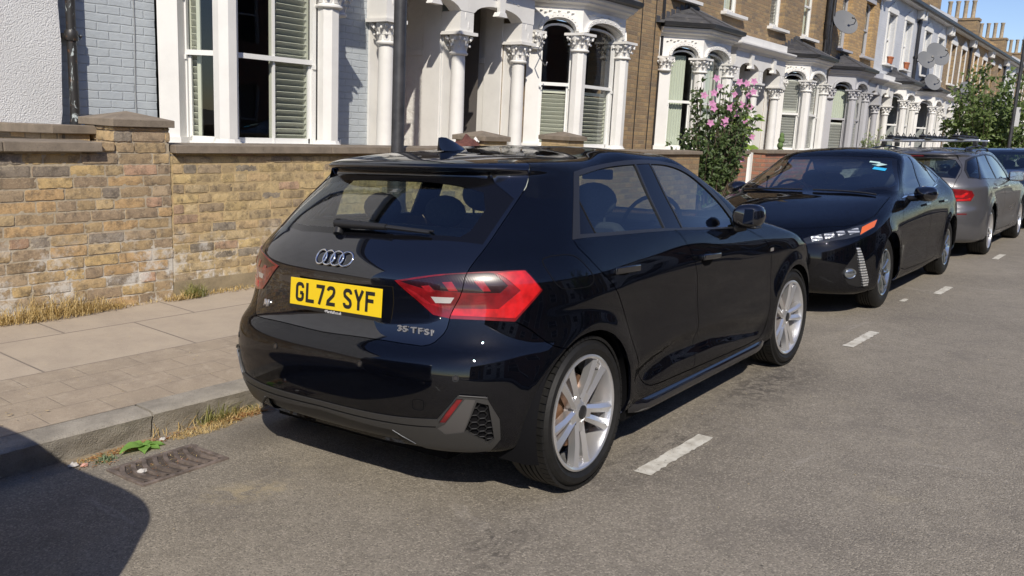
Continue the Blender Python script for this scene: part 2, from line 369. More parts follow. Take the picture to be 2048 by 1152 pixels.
def glassm(name, tint=(.8, .85, .82), ior=1.5, rough=.0, wob=0.):
    t = NT(name); tr = t.N('ShaderNodeBsdfTransparent'); tr.inputs[0].default_value = (*tint, 1)
    gl = t.N('ShaderNodeBsdfGlossy'); gl.inputs['Roughness'].default_value = rough; gl.inputs[0].default_value = (1, 1, 1, 1)
    fr = t.N('ShaderNodeFresnel')
    ge = t.N('ShaderNodeNewGeometry'); t.L(t.math('ADD', ior, t.math('MULTIPLY', ge.outputs['Backfacing'], 1/ior-ior)), fr.inputs[0])
    if wob:
        b = t.bump(t.noise(1.3, detail=1), wob, .05); t.L(b, gl.inputs['Normal']); t.L(b, fr.inputs['Normal'])
    mx = t.N('ShaderNodeMixShader'); t.L(fr.outputs[0], mx.inputs[0]); t.L(tr.outputs[0], mx.inputs[1]); t.L(gl.outputs[0], mx.inputs[2])
    return t.out(mx.outputs[0])
M_hglass = glassm('window_glass', (.88, .90, .88), 1.6, .0, .06)
M_shut = simple('sage_shutter_paint', (.64, .65, .55), .5)
M_shutw = simple('white_shutter_paint', (.74, .74, .70), .5)
M_dark = simple('dark_interior', (.03, .028, .026), .9)
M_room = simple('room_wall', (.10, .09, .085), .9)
M_blackp = simple('black_gutter_paint', (.022, .022, .024), .45, .4, .3, 20.)
M_pole = simple('dark_pole_paint', (.035, .035, .038), .45, .4, .2, 30.)
M_grey = simple('dish_grey', (.15, .155, .16), .6)
M_terr = simple('terracotta', (.42, .14, .06), .8, .2)
M_reddoor = simple('red_door_paint', (.30, .02, .02), .35)
M_greydoor = simple('grey_door_paint', (.09, .09, .10), .4)
M_signw = simple('sign_white', (.55, .56, .56), .5)
# ------------------------------------------------------------------ ground, road, pavement
TCAM = math.tan(.0508)
def road_z(y):
    if y > -.87: return -(y+.865)*TCAM
    if y > -3.2: return (-.865-y)*.014
    return .0327-(abs(y+3.2))*.03
def gridsheet(name, xs, ys, zf, mat, kind='structure'):
    m = MB(); n = len(ys)
    for x in xs:
        for y in ys: m.v.append((x, y, zf(y)))
    for i in range(len(xs)-1):
        for j in range(n-1): m.f.append((i*n+j, (i+1)*n+j, (i+1)*n+j+1, i*n+j+1))
    o = m.build(name, mat, smooth=180); tag(o, kind=kind); return o
tag(MB().quad((-900, -900, -.25), (900, -900, -.25), (900, 900, -.25), (-900, 900, -.25)).build('ground', simple('bare_ground', (.12, .11, .08), .9)), kind='structure')
XL, XR = -30., 190.
gridsheet('road', [XL, -5, 0, 5, 20, 60, XR], [1.13, .6, 0, -.5, -.87, -2., -3.2, -5.4, -7.61], road_z, M_asph)
PZ = lambda y: .03+(y-1.24)*.016
tag(MB().quad((XL, 2.0, PZ(2.)), (XR, 2.0, PZ(2.)), (XR, 5.5, PZ(3.3)), (XL, 5.5, PZ(3.3))).build('pavement', M_slab), kind='structure')
tag(MB().quad((XL, 1.235, .03), (XR, 1.235, .03), (XR, 2.0, PZ(2.)), (XL, 2.0, PZ(2.))).build('pavement_block_strip', M_paver), kind='structure')
tag(MB().box(XL, XR, -11., -7.76, -.2, .03).build('far_pavement', M_slab), kind='structure')
tag(MB().box(XL, XR, -7.76, -7.6, -.2, .034).build('far_kerb', M_kerb), kind='structure')
# near kerb: granite stones with rough split faces
kroot = empty('kerb', (0, 0, 0), kind='structure')
x = -13.62+.0
r0 = random.Random(3)
while x < 60:
    L = .90+r0.uniform(-.04, .08)
    if x < -.76 < x+L-.02: L = -.74-x if -.74-x > .3 else L
    nx = 26 if -4 < x < 3 else 3; nz = 7 if -4 < x < 3 else 2
    m = MB(); a = x+.005; b = x+L-.005; dz = r0.uniform(-.006, .006)
    for i in range(nx+1):
        xx = a+(b-a)*i/nx
        prof = []
        for j in range(nz+1):
            zz = -.13+(.03+dz+.13-.012)*j/nz
            rough = (r0.uniform(-.010, .007)*(1-.6*j/nz) if nx > 5 else 0)
            prof.append((1.112-.03*j/nz+rough, zz))
        prof += [(1.092+r0.uniform(-.003, .003), .026+dz), (1.11, .031+dz), (1.238, .033+dz), (1.238, -.1)]
        for y_, z_ in prof: m.v.append((xx, y_, z_))
    n = nz+5
    for i in range(nx):
        for j in range(n-1): m.f.append((i*n+j, (i+1)*n+j, (i+1)*n+j+1, i*n+j+1))
    m.f.append(tuple(range(n))); m.f.append(tuple(nx*n+k for k in range(n))[::-1])
    m.build('kerb_stone', M_kerb, kroot, smooth=35)
    x += L
# parking bay dashes
def dash(x0, x1, y0, y1, w=.075):
    m = MB(); n = 24; rr = random.Random(int(x0*100)); pts = []
    for i in range(n+1):
        t_ = i/n; xx = x0+(x1-x0)*t_; yy = y0+(y1-y0)*t_; e = .006
        pts.append(((xx+rr.uniform(-e, e), yy-w/2+rr.uniform(-e, e)), (xx+rr.uniform(-e, e), yy+w/2+rr.uniform(-e, e))))
    for a, b in pts: m.v += [(a[0], a[1], road_z(a[1])+.004), (b[0], b[1], road_z(b[1])+.004)]
    for i in range(n): m.f.append((2*i, 2*i+2, 2*i+3, 2*i+1))
    return tag(m.build('road_marking', M_paint), kind='structure')
for a in ((.30, .93, -.975, -.985), (3.38, 4.04, -.955, -.965), (6.33, 6.92, -.96, -.965), (9.9, 10.6, -.96, -.96), (13.1, 13.7, -.97, -.97), (16.4, 17., -.97, -.97), (19.6, 20.2, -.97, -.97), (-2.8, -2.2, -.98, -.98)): dash(*a)
dash(5.62, 5.80, -.80, -.80, .05)
# drain grate
gr = empty('drain_grate', (-.895, .70, road_z(.70)), label='rusty iron drain grate with curved bars set beside the kerb', cat='drain grate')
gr.rotation_euler = (-.0508, 0, 0)
m = MB(); hx, hy = .205, .145
m.box(-hx, hx, -hy, -hy+.022, -.01, .010); m.box(-hx, hx, hy-.022, hy, -.01, .010); m.box(-hx, -hx+.022, -hy+.022, hy-.022, -.01, .009); m.box(hx-.022, hx, -hy+.022, hy-.022, -.01, .009)
m.build('frame', M_iron, gr, bevel=.003)
for i in range(8):
    m = MB(); L = []
    x0 = -.175+.05*i
    for k in range(11):
        t_ = k/10; L.append((x0-.035*sin(t_*pi)+.03*t_, -hy+.022+(2*hy-.044)*t_))
    n = len(L)
    for (xx, yy) in L: m.v += [(xx-.012, yy, -.012), (xx+.015, yy, -.012), (xx+.013, yy, .008), (xx-.010, yy, .013)]
    for k in range(n-1):
        for j in range(4): m.f.append((k*4+j, (k+1)*4+j, (k+1)*4+(j+1) % 4, k*4+(j+1) % 4))
    m.build('bar', M_iron, gr, smooth=40)
MB().box(-hx+.02, hx-.02, -hy+.02, hy-.02, -.012, .0005).build('pit', simple('grate_mud', (.07, .055, .045), .9, .4, .8, 60.), gr)

# ------------------------------------------------------------------ front garden walls
WY0, WT = 3.2, .225
def coping_run(m, x0, x1, y0, y1, z0, z1, L=.62, seed=1):
    rr = random.Random(seed); x = x0
    while x < x1-.02:
        l = min(L*rr.uniform(.85, 1.1), x1-x)
        if x1-x-l < .15: l = x1-x
        d = rr.uniform(-.005, .005)
        m.add([(x+.002, y0+d, z0), (x+l-.002, y0+d, z0), (x+l-.002, y1, z0), (x+.002, y1, z0), (x+.002, y0+d+.006, z1-.008), (x+l-.002, y0+d+.006, z1-.008), (x+l-.002, y1, z1+d*.4), (x+.002, y1, z1+d*.4)],
              [(0, 3, 2, 1), (4, 5, 6, 7), (0, 1, 5, 4), (1, 2, 6, 5), (2, 3, 7, 6), (3, 0, 4, 7)])
        x += l
def pier(parent, x0, x1, y0, y1, z0, z1, mat, cap=.03, ch=.05, pk=.055):
    MB().box(x0, x1, y0, y1, z0, z1).build('pier', mat, parent)
    m = MB(); a, b, c, d = x0-cap, x1+cap, y0-cap, y1+cap; cxm, cym = (a+b)/2, (c+d)/2
    m.add([(a, c, z1), (b, c, z1), (b, d, z1), (a, d, z1), (a, c, z1+ch), (b, c, z1+ch), (b, d, z1+ch), (a, d, z1+ch), (cxm, cym, z1+ch+pk)],
          [(3, 2, 1, 0), (0, 1, 5, 4), (1, 2, 6, 5), (2, 3, 7, 6), (3, 0, 4, 7), (4, 5, 8), (5, 6, 8), (6, 7, 8), (7, 4, 8)])
    m.build('pier_cap', M_coping, parent, bevel=.004)
def islandbrick(name, pal, eff=False, mort=False, mc=(.3, .25, .17)):
    t = NT(name); v = t.co('Object')
    g = t.N('ShaderNodeNewGeometry'); r = g.outputs['Random Per Island']
    big = t.noise(16., v, 6, .7); fine = t.noise(70., v, 6, .75)
    if mort: col = t.mix(tuple(c*.7 for c in mc), mc, t.ramp(t.noise(30., v, 5), [(.3, 0.), (.7, 1.)]))
    else:
        col = t.ramp(r, pal, 'CONSTANT')
        r2 = t.math('FRACT', t.math('MULTIPLY', r, 37.7)); col = t.mix(col, t.mix(col, (.12, .09, .06), .5), t.ramp(r2, [(.5, 0.), (1., .7)]))
        col = t.mix(col, (.085, .07, .055), t.ramp(big, [(.46, 0.), (.68, .75)]))
        col = t.mix(col, t.mix(col, (.95, .78, .5), .4), t.ramp(fine, [(.52, 0.), (.72, .9)]))
        col = t.mix(col, (.07, .055, .045), t.ramp(t.noise(160., v, 3, .6), [(.63, 0.), (.70, .7)]))
        col = t.mix(col, mc, t.ramp(t.noise(26., v, 6, .8), [(.60, 0.), (.70, .6)]))
    if eff:
        sp = t.N('ShaderNodeSeparateXYZ'); t.L(v, sp.inputs[0]); zf = t.ramp(sp.outputs[2], [(.0, 1.), (.2, 1.), (.44, .7), (.60, 0.)])
        n = t.ramp(t.math('ADD', t.noise(5.5, v, 8, .75), .06 if mort else 0.), [(.51, 0.), (.60, 1.)])
        col = t.mix(col, (.66, .64, .59), t.math('MULTIPLY', t.math('MULTIPLY', zf, n), .8))
    return t.out(t.prin(col, .92, t.bump(t.math('ADD', t.math('MULTIPLY', fine, .6), t.math('MULTIPLY', big, .8)), .7, .010)))
def brickface(m, x0, x1, z0, z1, y, L, H, gap, seed, header=.18, sidex=None, depth=.4):
    q = random.Random(seed); z = z0; r_ = 0; n0, n1 = 12, 4
    def one(a, b, c, d, P):
        jx = lambda: q.gauss(0, .0016)
        base = len(m.v); off = q.uniform(-.003, .003); nn0 = max(3, int(n0*(b-a)/L))
        for i in range(nn0+1):
            for j in range(n1+1):
                u = i/nn0; w = j/n1; e = (i in (0, nn0)) or (j in (0, n1)); cr = (i in (0, nn0)) and (j in (0, n1))
                xx = a+(b-a)*u+(jx() if e else 0)+(.0035*q.random()*(1 if i == 0 else -1) if cr else 0); zz = c+(d-c)*w+(jx()*.8 if e else 0)+(.003*q.random()*(1 if j == 0 else -1) if cr else 0)
                chip = .006 if (e and q.random() < .07) else 0.; yy = ((.0012 if e else q.uniform(-.0012, .001))+chip)+off; m.v.append(P(xx, yy, zz))
        st = n1+1
        for i in range(nn0):
            for j in range(n1): m.f.append((base+i*st+j, base+(i+1)*st+j, base+(i+1)*st+j+1, base+i*st+j+1))
        ring = [base+i*st for i in range(nn0+1)]+[base+nn0*st+j for j in range(1, n1+1)]+[base+i*st+n1 for i in range(nn0-1, -1, -1)]+[base+j for j in range(n1-1, 0, -1)]
        b2 = len(m.v)
        for k in ring:
            vx = m.v[k]; o = P(0, .012, 0); o0 = P(0, 0, 0); m.v.append((vx[0]+o[0]-o0[0], vx[1]+o[1]-o0[1], vx[2]))
        N = len(ring)
        for k in range(N): m.f.append((ring[k], b2+k, b2+(k+1) % N, ring[(k+1) % N]))
    while z < z1-.02:
        h = H*q.uniform(.96, 1.04); x = x0-(L*.5 if r_ % 2 else 0)+q.uniform(-.02, .02)
        zt = min(z+h-gap, z1)
        while x < x1-.01:
            l = L*q.uniform(.93, 1.04) if q.random() > header else L*.52
            a, b = max(x, x0), min(x+l-gap, x1)
            if b-a > .03: one(a, b, z+q.uniform(-.002, .002), zt+q.uniform(-.002, .002), lambda X, Y, Z: (X, y+Y, Z))
            x += l
        if sidex is not None:
            x = y+.012-(L*.5 if r_ % 2 == 0 else 0)
            while x < y+depth:
                a, b = max(x, y+.012), min(x+L-gap, y+depth)
                if b-a > .03: one(a, b, z, zt, lambda X, Y, Z: (sidex+Y, X, Z))
                x += L
        z += h; r_ += 1
PL = [(q_, tuple(min(1, c*1.22) for c in col)) for q_, col in PAL_Y]; PR = [(q_, tuple(min(1, c*1.22) for c in col)) for q_, col in PAL_Y2]
M_ibL = islandbrick('stock_brick_left', PL, True, mc=(.48, .41, .30)); M_ibR = islandbrick('stock_brick_right', PR, True, mc=(.50, .39, .22))
M_moL = islandbrick('grey_sand_mortar', None, True, True, (.48, .41, .30)); M_moR = islandbrick('yellow_sand_mortar', None, True, True, (.54, .41, .22))
wl = empty('garden_wall', (0, 0, 0), label='old yellow stock brick wall with white efflorescence and stepped broken coping at far left', cat='brick wall')
MB().box(-9., .685, WY0+.0045, WY0+WT, -.05, 1.135).build('mortar', M_moL, wl)
m = MB(); brickface(m, -3.2, .686, .045, 1.128, WY0, .250, .0775, .012, 5); m.build('wall', M_ibL, wl, smooth=28)
m = MB(); coping_run(m, -9., .16, WY0-.055, WY0+WT+.03, 1.135, 1.205, seed=4); m.build('coping', M_coping, wl, bevel=.005)
pier(wl, .285, .684, WY0+.010, WY0+.42, 1.0, 1.305, M_moL, cap=.032)
m = MB(); brickface(m, .272, .686, 1.130, 1.302, WY0, .25, .0775, .011, 8, .3, sidex=.272, depth=.40); m.build('pier_bricks', M_ibL, wl, smooth=28)
mm = MB(); mm.box(.165, .268, WY0-.012, WY0+.12, 1.136, 1.20); mm.build('loose_brick', M_ibL, wl, bevel=.008)
wr = empty('garden_wall', (0, 0, 0), label='lighter brick wall with sandy mortar behind the black hatchback', cat='brick wall')
MB().box(.692, 4.31, WY0+.0095, WY0+WT, -.05, 1.10).build('mortar', M_moR, wr)
m = MB(); brickface(m, .705, 4.31, .16, 1.098, WY0+.006, .225, .0745, .0125, 15, .22); m.build('wall', M_ibR, wr, smooth=28)
MB().box(.692, 4.31, WY0+.002, WY0+WT, -.05, .17).build('render_plinth', stone('sandy_render', (.36, .29, .18), .8), wr)
m = MB(); coping_run(m, .70, 4.31, WY0-.05, WY0+WT+.03, 1.125, 1.19, .8, seed=9); m.build('coping', M_coping, wr, bevel=.004)
MB().box(.70, 4.31, WY0+.012, WY0+WT, 1.10, 1.125).build('mortar_bed', M_brickR, wr)
pier(wr, 4.31, 4.70, WY0, WY0+.40, -.05, 1.255, M_brickR)
p3 = empty('gate_pier', (0, 0, 0), label='square brick gate pier with pyramid cap in front of the second bay', cat='gate pier')
pier(p3, 5.92, 6.26, WY0, WY0+.40, -.05, 1.28, M_brickR)
w3 = empty('garden_wall', (0, 0, 0), label='low stock brick wall with brown coping in front of the second bay', cat='brick wall')
MB().box(6.29, 9.62, WY0, WY0+WT, -.05, 1.12).build('wall', M_brickB, w3)
m = MB(); coping_run(m, 6.29, 9.65, WY0-.04, WY0+WT+.03, 1.12, 1.175, .8, seed=12); m.build('coping', M_coping, w3, bevel=.004)
# party garden walls running back to the houses
pw = empty('garden_side_wall', (0, 0, 0), label='side garden wall with sloping stone coping running back from the near pier', cat='brick wall')
MB().box(.02, .25, WY0+.24, 4.95, -.05, 1.16).build('wall', M_brickL, pw)
MB().add([(-.03, 3.44, 1.24), (.29, 3.44, 1.24), (.29, 4.95, 1.20), (-.03, 4.95, 1.20), (-.03, 3.44, 1.30), (.29, 3.44, 1.30), (.29, 4.95, 1.27), (-.03, 4.95, 1.27)], [(0, 3, 2, 1), (4, 5, 6, 7), (0, 1, 5, 4), (1, 2, 6, 5), (2, 3, 7, 6), (3, 0, 4, 7)]).build('coping', M_coping, pw, bevel=.006)
MB().box(.03, .24, 3.47, 4.9, 1.16, 1.24).build('top_course', M_brickL, pw)
rw = empty('garden_wall', (0, 0, 0), label='red brick wall with grey coping behind the pink flowering shrub', cat='brick wall')
MB().box(10.93, 11.55, WY0, WY0+WT, -.05, 1.13).build('wall', M_brickRed, rw)
m = MB(); coping_run(m, 10.93, 11.58, WY0-.04, WY0+WT+.03, 1.13, 1.19, .6, seed=14); m.build('coping', M_coping, rw)
rw = empty('garden_wall', (0, 0, 0), label='red brick wall beyond the gate gap beside the black saloon', cat='brick wall')
MB().box(12.35, 15.95, WY0, WY0+WT, -.05, 1.14).build('wall', M_brickRed, rw)
m = MB(); coping_run(m, 12.32, 15.95, WY0-.04, WY0+WT+.03, 1.14, 1.20, .9, seed=15); m.build('coping', M_coping, rw)
M_gwf = [M_white, M_brickO, M_white, M_brickB, M_white]
for k in range(8):
    g = empty('garden_wall', (0, 0, 0), label=['low white garden wall behind the roof of the black saloon', 'low brick garden wall in front of the grey brick house'][k] if k < 2 else 'low garden wall far down the street', cat='garden wall', group=None if k < 2 else 'garden walls far down the street')
    x0 = 16.0+5.02*k; x1 = x0+4.98 if k % 2 else x0+4.2
    MB().box(x0, x1, WY0, WY0+WT, -.05, 1.0).build('wall', M_gwf[k % 5], g); m = MB(); coping_run(m, x0, x1, WY0-.04, WY0+WT+.03, 1.0, 1.06, 1.2, seed=20+k); m.build('coping', M_coping, g)
# ------------------------------------------------------------------ terraced houses
FY, BYF = 5.2, 4.6
def arch_pts(s0, s1, z0, rise, n=12, flat=False):
    c = (s0+s1)/2; h = (s1-s0)/2
    return [(c+h*math.copysign(abs(sin(a))**.9, sin(a)), z0+rise*cos(a)) for a in [(-pi/2+pi*i/n) for i in range(n+1)]]
def capital(m, x, y, z0, z1, r, det=2, wide=1.55, half=False):
    """carved leaf capital: astragal, bell, two leaf tiers, abacus"""
    h = z1-z0; n = 16 if det > 1 else 8
    m.lathe([(0, 0), (r*1.12, 0), (r*1.25, .012), (r*1.25, .028), (r*1.1, .04), (r*1.02, .05), (r*1.05, h*.5), (r*1.32, h*.82), (r*1.3, h*.86), (0, h*.86)], (x, y, z0), n)
    w_ = r*wide
    ab = [(-w_, -w_), (0, -w_*.93), (w_, -w_), (w_*.93, 0), (w_, w_), (0, w_*.93), (-w_, w_), (-w_*.93, 0)]
    m.prism(ab, (x, y, z1-h*.14), (1, 0, 0), (0, 1, 0), (0, 0, 1), h*.14)
    rr = random.Random(int(x*1000+y*77) & 0xffff)
    if det > 1:
        for tier, (hh, rad, cnt) in enumerate(((.34, 1.16, 8), (.58, 1.34, 8))):
            for k in range(cnt):
                a = 2*pi*(k+.5*tier)/cnt; ca, sa = cos(a), sin(a)
                R0 = r*1.02; zb = z0+.05+tier*h*.22; zt = z0+h*(hh+.12)
                pts = []
                for q in range(6):
                    t_ = q/5; ro = R0+r*(rad-1.0)*t_**2*1.4+(r*.12 if q == 5 else 0); zz = zb+(zt-zb)*t_-(h*.07 if q == 5 else 0); ww = r*(.30-.16*abs(t_-.45))*(1.2 if q < 5 else .6)
                    pts.append((ro, zz, ww))
                base = len(m.v)
                for ro, zz, ww in pts:
                    for sg in (-1, 0, 1):
                        off = r*.07 if sg == 0 else 0
                        m.v.append((x+ca*(ro+off)-sa*ww*sg, y+sa*(ro+off)+ca*ww*sg, zz))
                for q in range(5):
                    for s_ in (0, 1):
                        i0 = base+q*3+s_; m.f.append((i0, i0+1, i0+4, i0+3))
                m.sphere((x+ca*r*(rad+.28), y+sa*r*(rad+.28), zt-h*.05), r*.15, r*.15, h*.07, 6, 5)
        for k in range(4):
            a = pi/4+k*pi/2
            m.sphere((x+cos(a)*r*1.62, y+sin(a)*r*1.62, z0+h*.76), r*.24, r*.24, h*.11, 8, 6)
            m.tube([(x+cos(a)*r*1.1, y+sin(a)*r*1.1, z0+h*.5), (x+cos(a)*r*1.35, y+sin(a)*r*1.35, z0+h*.72), (x+cos(a)*r*1.6, y+sin(a)*r*1.6, z0+h*.80)], r*.11, 5)
    else:
        for k in range(8):
            a = 2*pi*k/8
            m.sphere((x+cos(a)*r*1.15, y+sin(a)*r*1.15, z0+h*.42), r*.28, r*.28, h*.16, 5, 4)
            a += pi/8; m.sphere((x+cos(a)*r*1.4, y+sin(a)*r*1.4, z0+h*.68), r*.28, r*.28, h*.13, 5, 4)
def wall_cells(m, x0, x1, z0, z1, y0, y1, ops):
    xs = sorted({x0, x1, *[o[0] for o in ops], *[o[1] for o in ops]}); zs = sorted({z0, z1, *[o[2] for o in ops], *[o[3] for o in ops]})
    xs = [q for q in xs if x0 <= q <= x1]; zs = [q for q in zs if z0 <= q <= z1]
    def solid(i, j):
        if not (0 <= i < len(xs)-1 and 0 <= j < len(zs)-1): return False
        cx_, cz_ = (xs[i]+xs[i+1])/2, (zs[j]+zs[j+1])/2
        return not any(o[0] < cx_ < o[1] and o[2] < cz_ < o[3] for o in ops)
    for i in range(len(xs)-1):
        for j in range(len(zs)-1):
            if not solid(i, j): continue
            a, b, c, d = xs[i], xs[i+1], zs[j], zs[j+1]
            m.quad((a, y0, c), (b, y0, c), (b, y0, d), (a, y0, d)); m.quad((a, y1, c), (a, y1, d), (b, y1, d), (b, y1, c))
            if not solid(i-1, j): m.quad((a, y0, c), (a, y0, d), (a, y1, d), (a, y1, c))
            if not solid(i+1, j): m.quad((b, y0, c), (b, y1, c), (b, y1, d), (b, y0, d))
            if not solid(i, j-1): m.quad((a, y0, c), (a, y1, c), (b, y1, c), (b, y0, c))
            if not solid(i, j+1): m.quad((a, y0, d), (b, y0, d), (b, y1, d), (a, y1, d))
def louvres(m, A, t, n, s0, s1, z0, z1, dep, pitch=.062, frame=.035):
    """plantation shutter panel: stiles, rails and tilted slats on a facet (origin A, along t, outward n)"""
    up = Vector((0, 0, 1)); A = Vector(A)
    def P(s, z, d): return A+t*s+up*z-n*d
    for a, b in ((s0, s0+frame), (s1-frame, s1)):
        m.obox(P((a+b)/2, (z0+z1)/2, dep), t, up, n, (b-a)/2, (z1-z0)/2, .012)
    for a, b in ((z0, z0+frame*1.4), (z1-frame*1.4, z1)):
        m.obox(P((s0+s1)/2, (a+b)/2, dep), t, up, n, (s1-s0)/2-frame, (b-a)/2, .011)
    z = z0+frame*1.4+pitch*.5
    ang = radians(52); u2 = up*cos(ang)*1+n*sin(ang)*-1
    nn = t.cross(u2)
    while z < z1-frame*1.5:
        m.obox(P((s0+s1)/2, z, dep), t, (up*sin(ang)+n*-cos(ang)*-1), (up*cos(ang)-n*sin(ang)*-1*-1), (s1-s0)/2-frame, pitch*.53, .004)
        z += pitch
def sash(parent, name, A, t, n, s0, s1, z0, zs, rise, zm, dep, det, shut=None, frmat=None, mull=None):
    """sash window with arched head inside facet; shut = list of (u0,u1,v0,v1,mat)"""
    up = Vector((0, 0, 1)); A = Vector(A); frmat = frmat or M_gloss
    w_ = MB(); N = 10 if det > 1 else 6
    ap = arch_pts(s0, s1, zs, rise, N); ip = arch_pts(s0+.045, s1-.045, zs, max(rise-.03, .001), N)
    O = A-n*dep
    # frame ring as strip prisms
    outer = [(s0, z0)]+ap+[(s1, z0)]; inner = [(s0+.045, z0+.07)]+ip+[(s1-.045, z0+.07)]
    k = len(outer); base = len(w_.v)
    for d in (0, .05):
        for u, v in outer: w_.v.append(tuple(O+t*u+up*v-n*d))
        for u, v in inner: w_.v.append(tuple(O+t*u+up*v-n*d))
    for i in range(k):
        j = (i+1) % k
        w_.f.append((base+i, base+j, base+k+j, base+k+i)); w_.f.append((base+k+i, base+k+j, base+3*k+j, base+3*k+i))
    if zm:
        w_.obox(O+t*((s0+s1)/2)+up*zm-n*.028, t, up, n, (s1-s0)/2-.04, .024, .026)
        for s in (s0+.055, s1-.055): w_.obox(O+t*s+up*((z0+zm)/2)-n*.05, t, up, n, .016, (zm-z0)/2-.03, .016)
        w_.obox(O+t*((s0+s1)/2)+up*(z0+.09)-n*.05, t, up, n, (s1-s0)/2-.05, .03, .016)
        if det > 1:
            for s in (s0+.03, s1-.03): w_.obox(O+t*s+up*(zm-.045)+n*.004, t, up, n, .018, .022, .012)
    if mull is not None: w_.obox(O+t*mull+up*((z0+zs+rise)/2)-n*.04, t, up, n, .012, (zs+rise-z0)/2-.06, .012)
    fr = w_.build(name, frmat, parent, fixn=False)
    g = MB(); g.v = [tuple(O+t*u+up*v-n*.052) for u, v in inner]; g.f = [tuple(range(k))]
    g.build('pane', M_hglass, fr)
    if shut:
        for (u0, u1, v0, v1, mt) in shut:
            q = MB()
            if mt is M_curt: 
                for i in range(14):
                    a = u0+(u1-u0)*i/14; b = u0+(u1-u0)*(i+1)/14; d0 = .12+(.02 if i % 2 else 0); d1 = .12+(0 if i % 2 else .02)
                    q.quad(O+t*a+up*v0-n*d0, O+t*b+up*v0-n*d1, O+t*b+up*v1-n*d1, O+t*a+up*v1-n*d0)
                q.build('curtain', mt, fr)
            else:
                louvres(q, A, t, n, u0, u1, v0, v1, dep+.10, pitch=.062 if det > 1 else .075)
                q.build('shutter', mt, fr)
    return fr
M_curt = simple('pale_curtain', (.62, .66, .57), .8)
def moulding(m, path, prof, closed=False):
    """sweep prof [(out, z)] along plan path [(x,y)] (outward = right of travel)"""
    P = [Vector((a, b)) for a, b in path]; k = len(P); rows = []
    for i in range(k):
        d0 = (P[i]-P[i-1]).normalized() if i > 0 else (P[1]-P[0]).normalized()
        d1 = (P[i+1]-P[i]).normalized() if i < k-1 else d0
        n0 = Vector((d0.y, -d0.x)); n1 = Vector((d1.y, -d1.x)); nm = (n0+n1); nm = nm/max(nm.dot(n0), .3) if nm.length > 1e-6 else n0
        nm = nm if abs(nm.dot(n0)-1) < .5 else n0
        rows.append([(P[i].x+nm.x*o, P[i].y+nm.y*o, z) for o, z in prof])
    b = len(m.v); L = len(prof)
    for r_ in rows: m.v += r_
    for i in range(k-1):
        for j in range(L-1): m.f.append((b+i*L+j, b+(i+1)*L+j, b+(i+1)*L+j+1, b+i*L+j+1))
    m.f.append(tuple(b+j for j in range(L))[::-1]); m.f.append(tuple(b+(k-1)*L+j for j in range(L)))
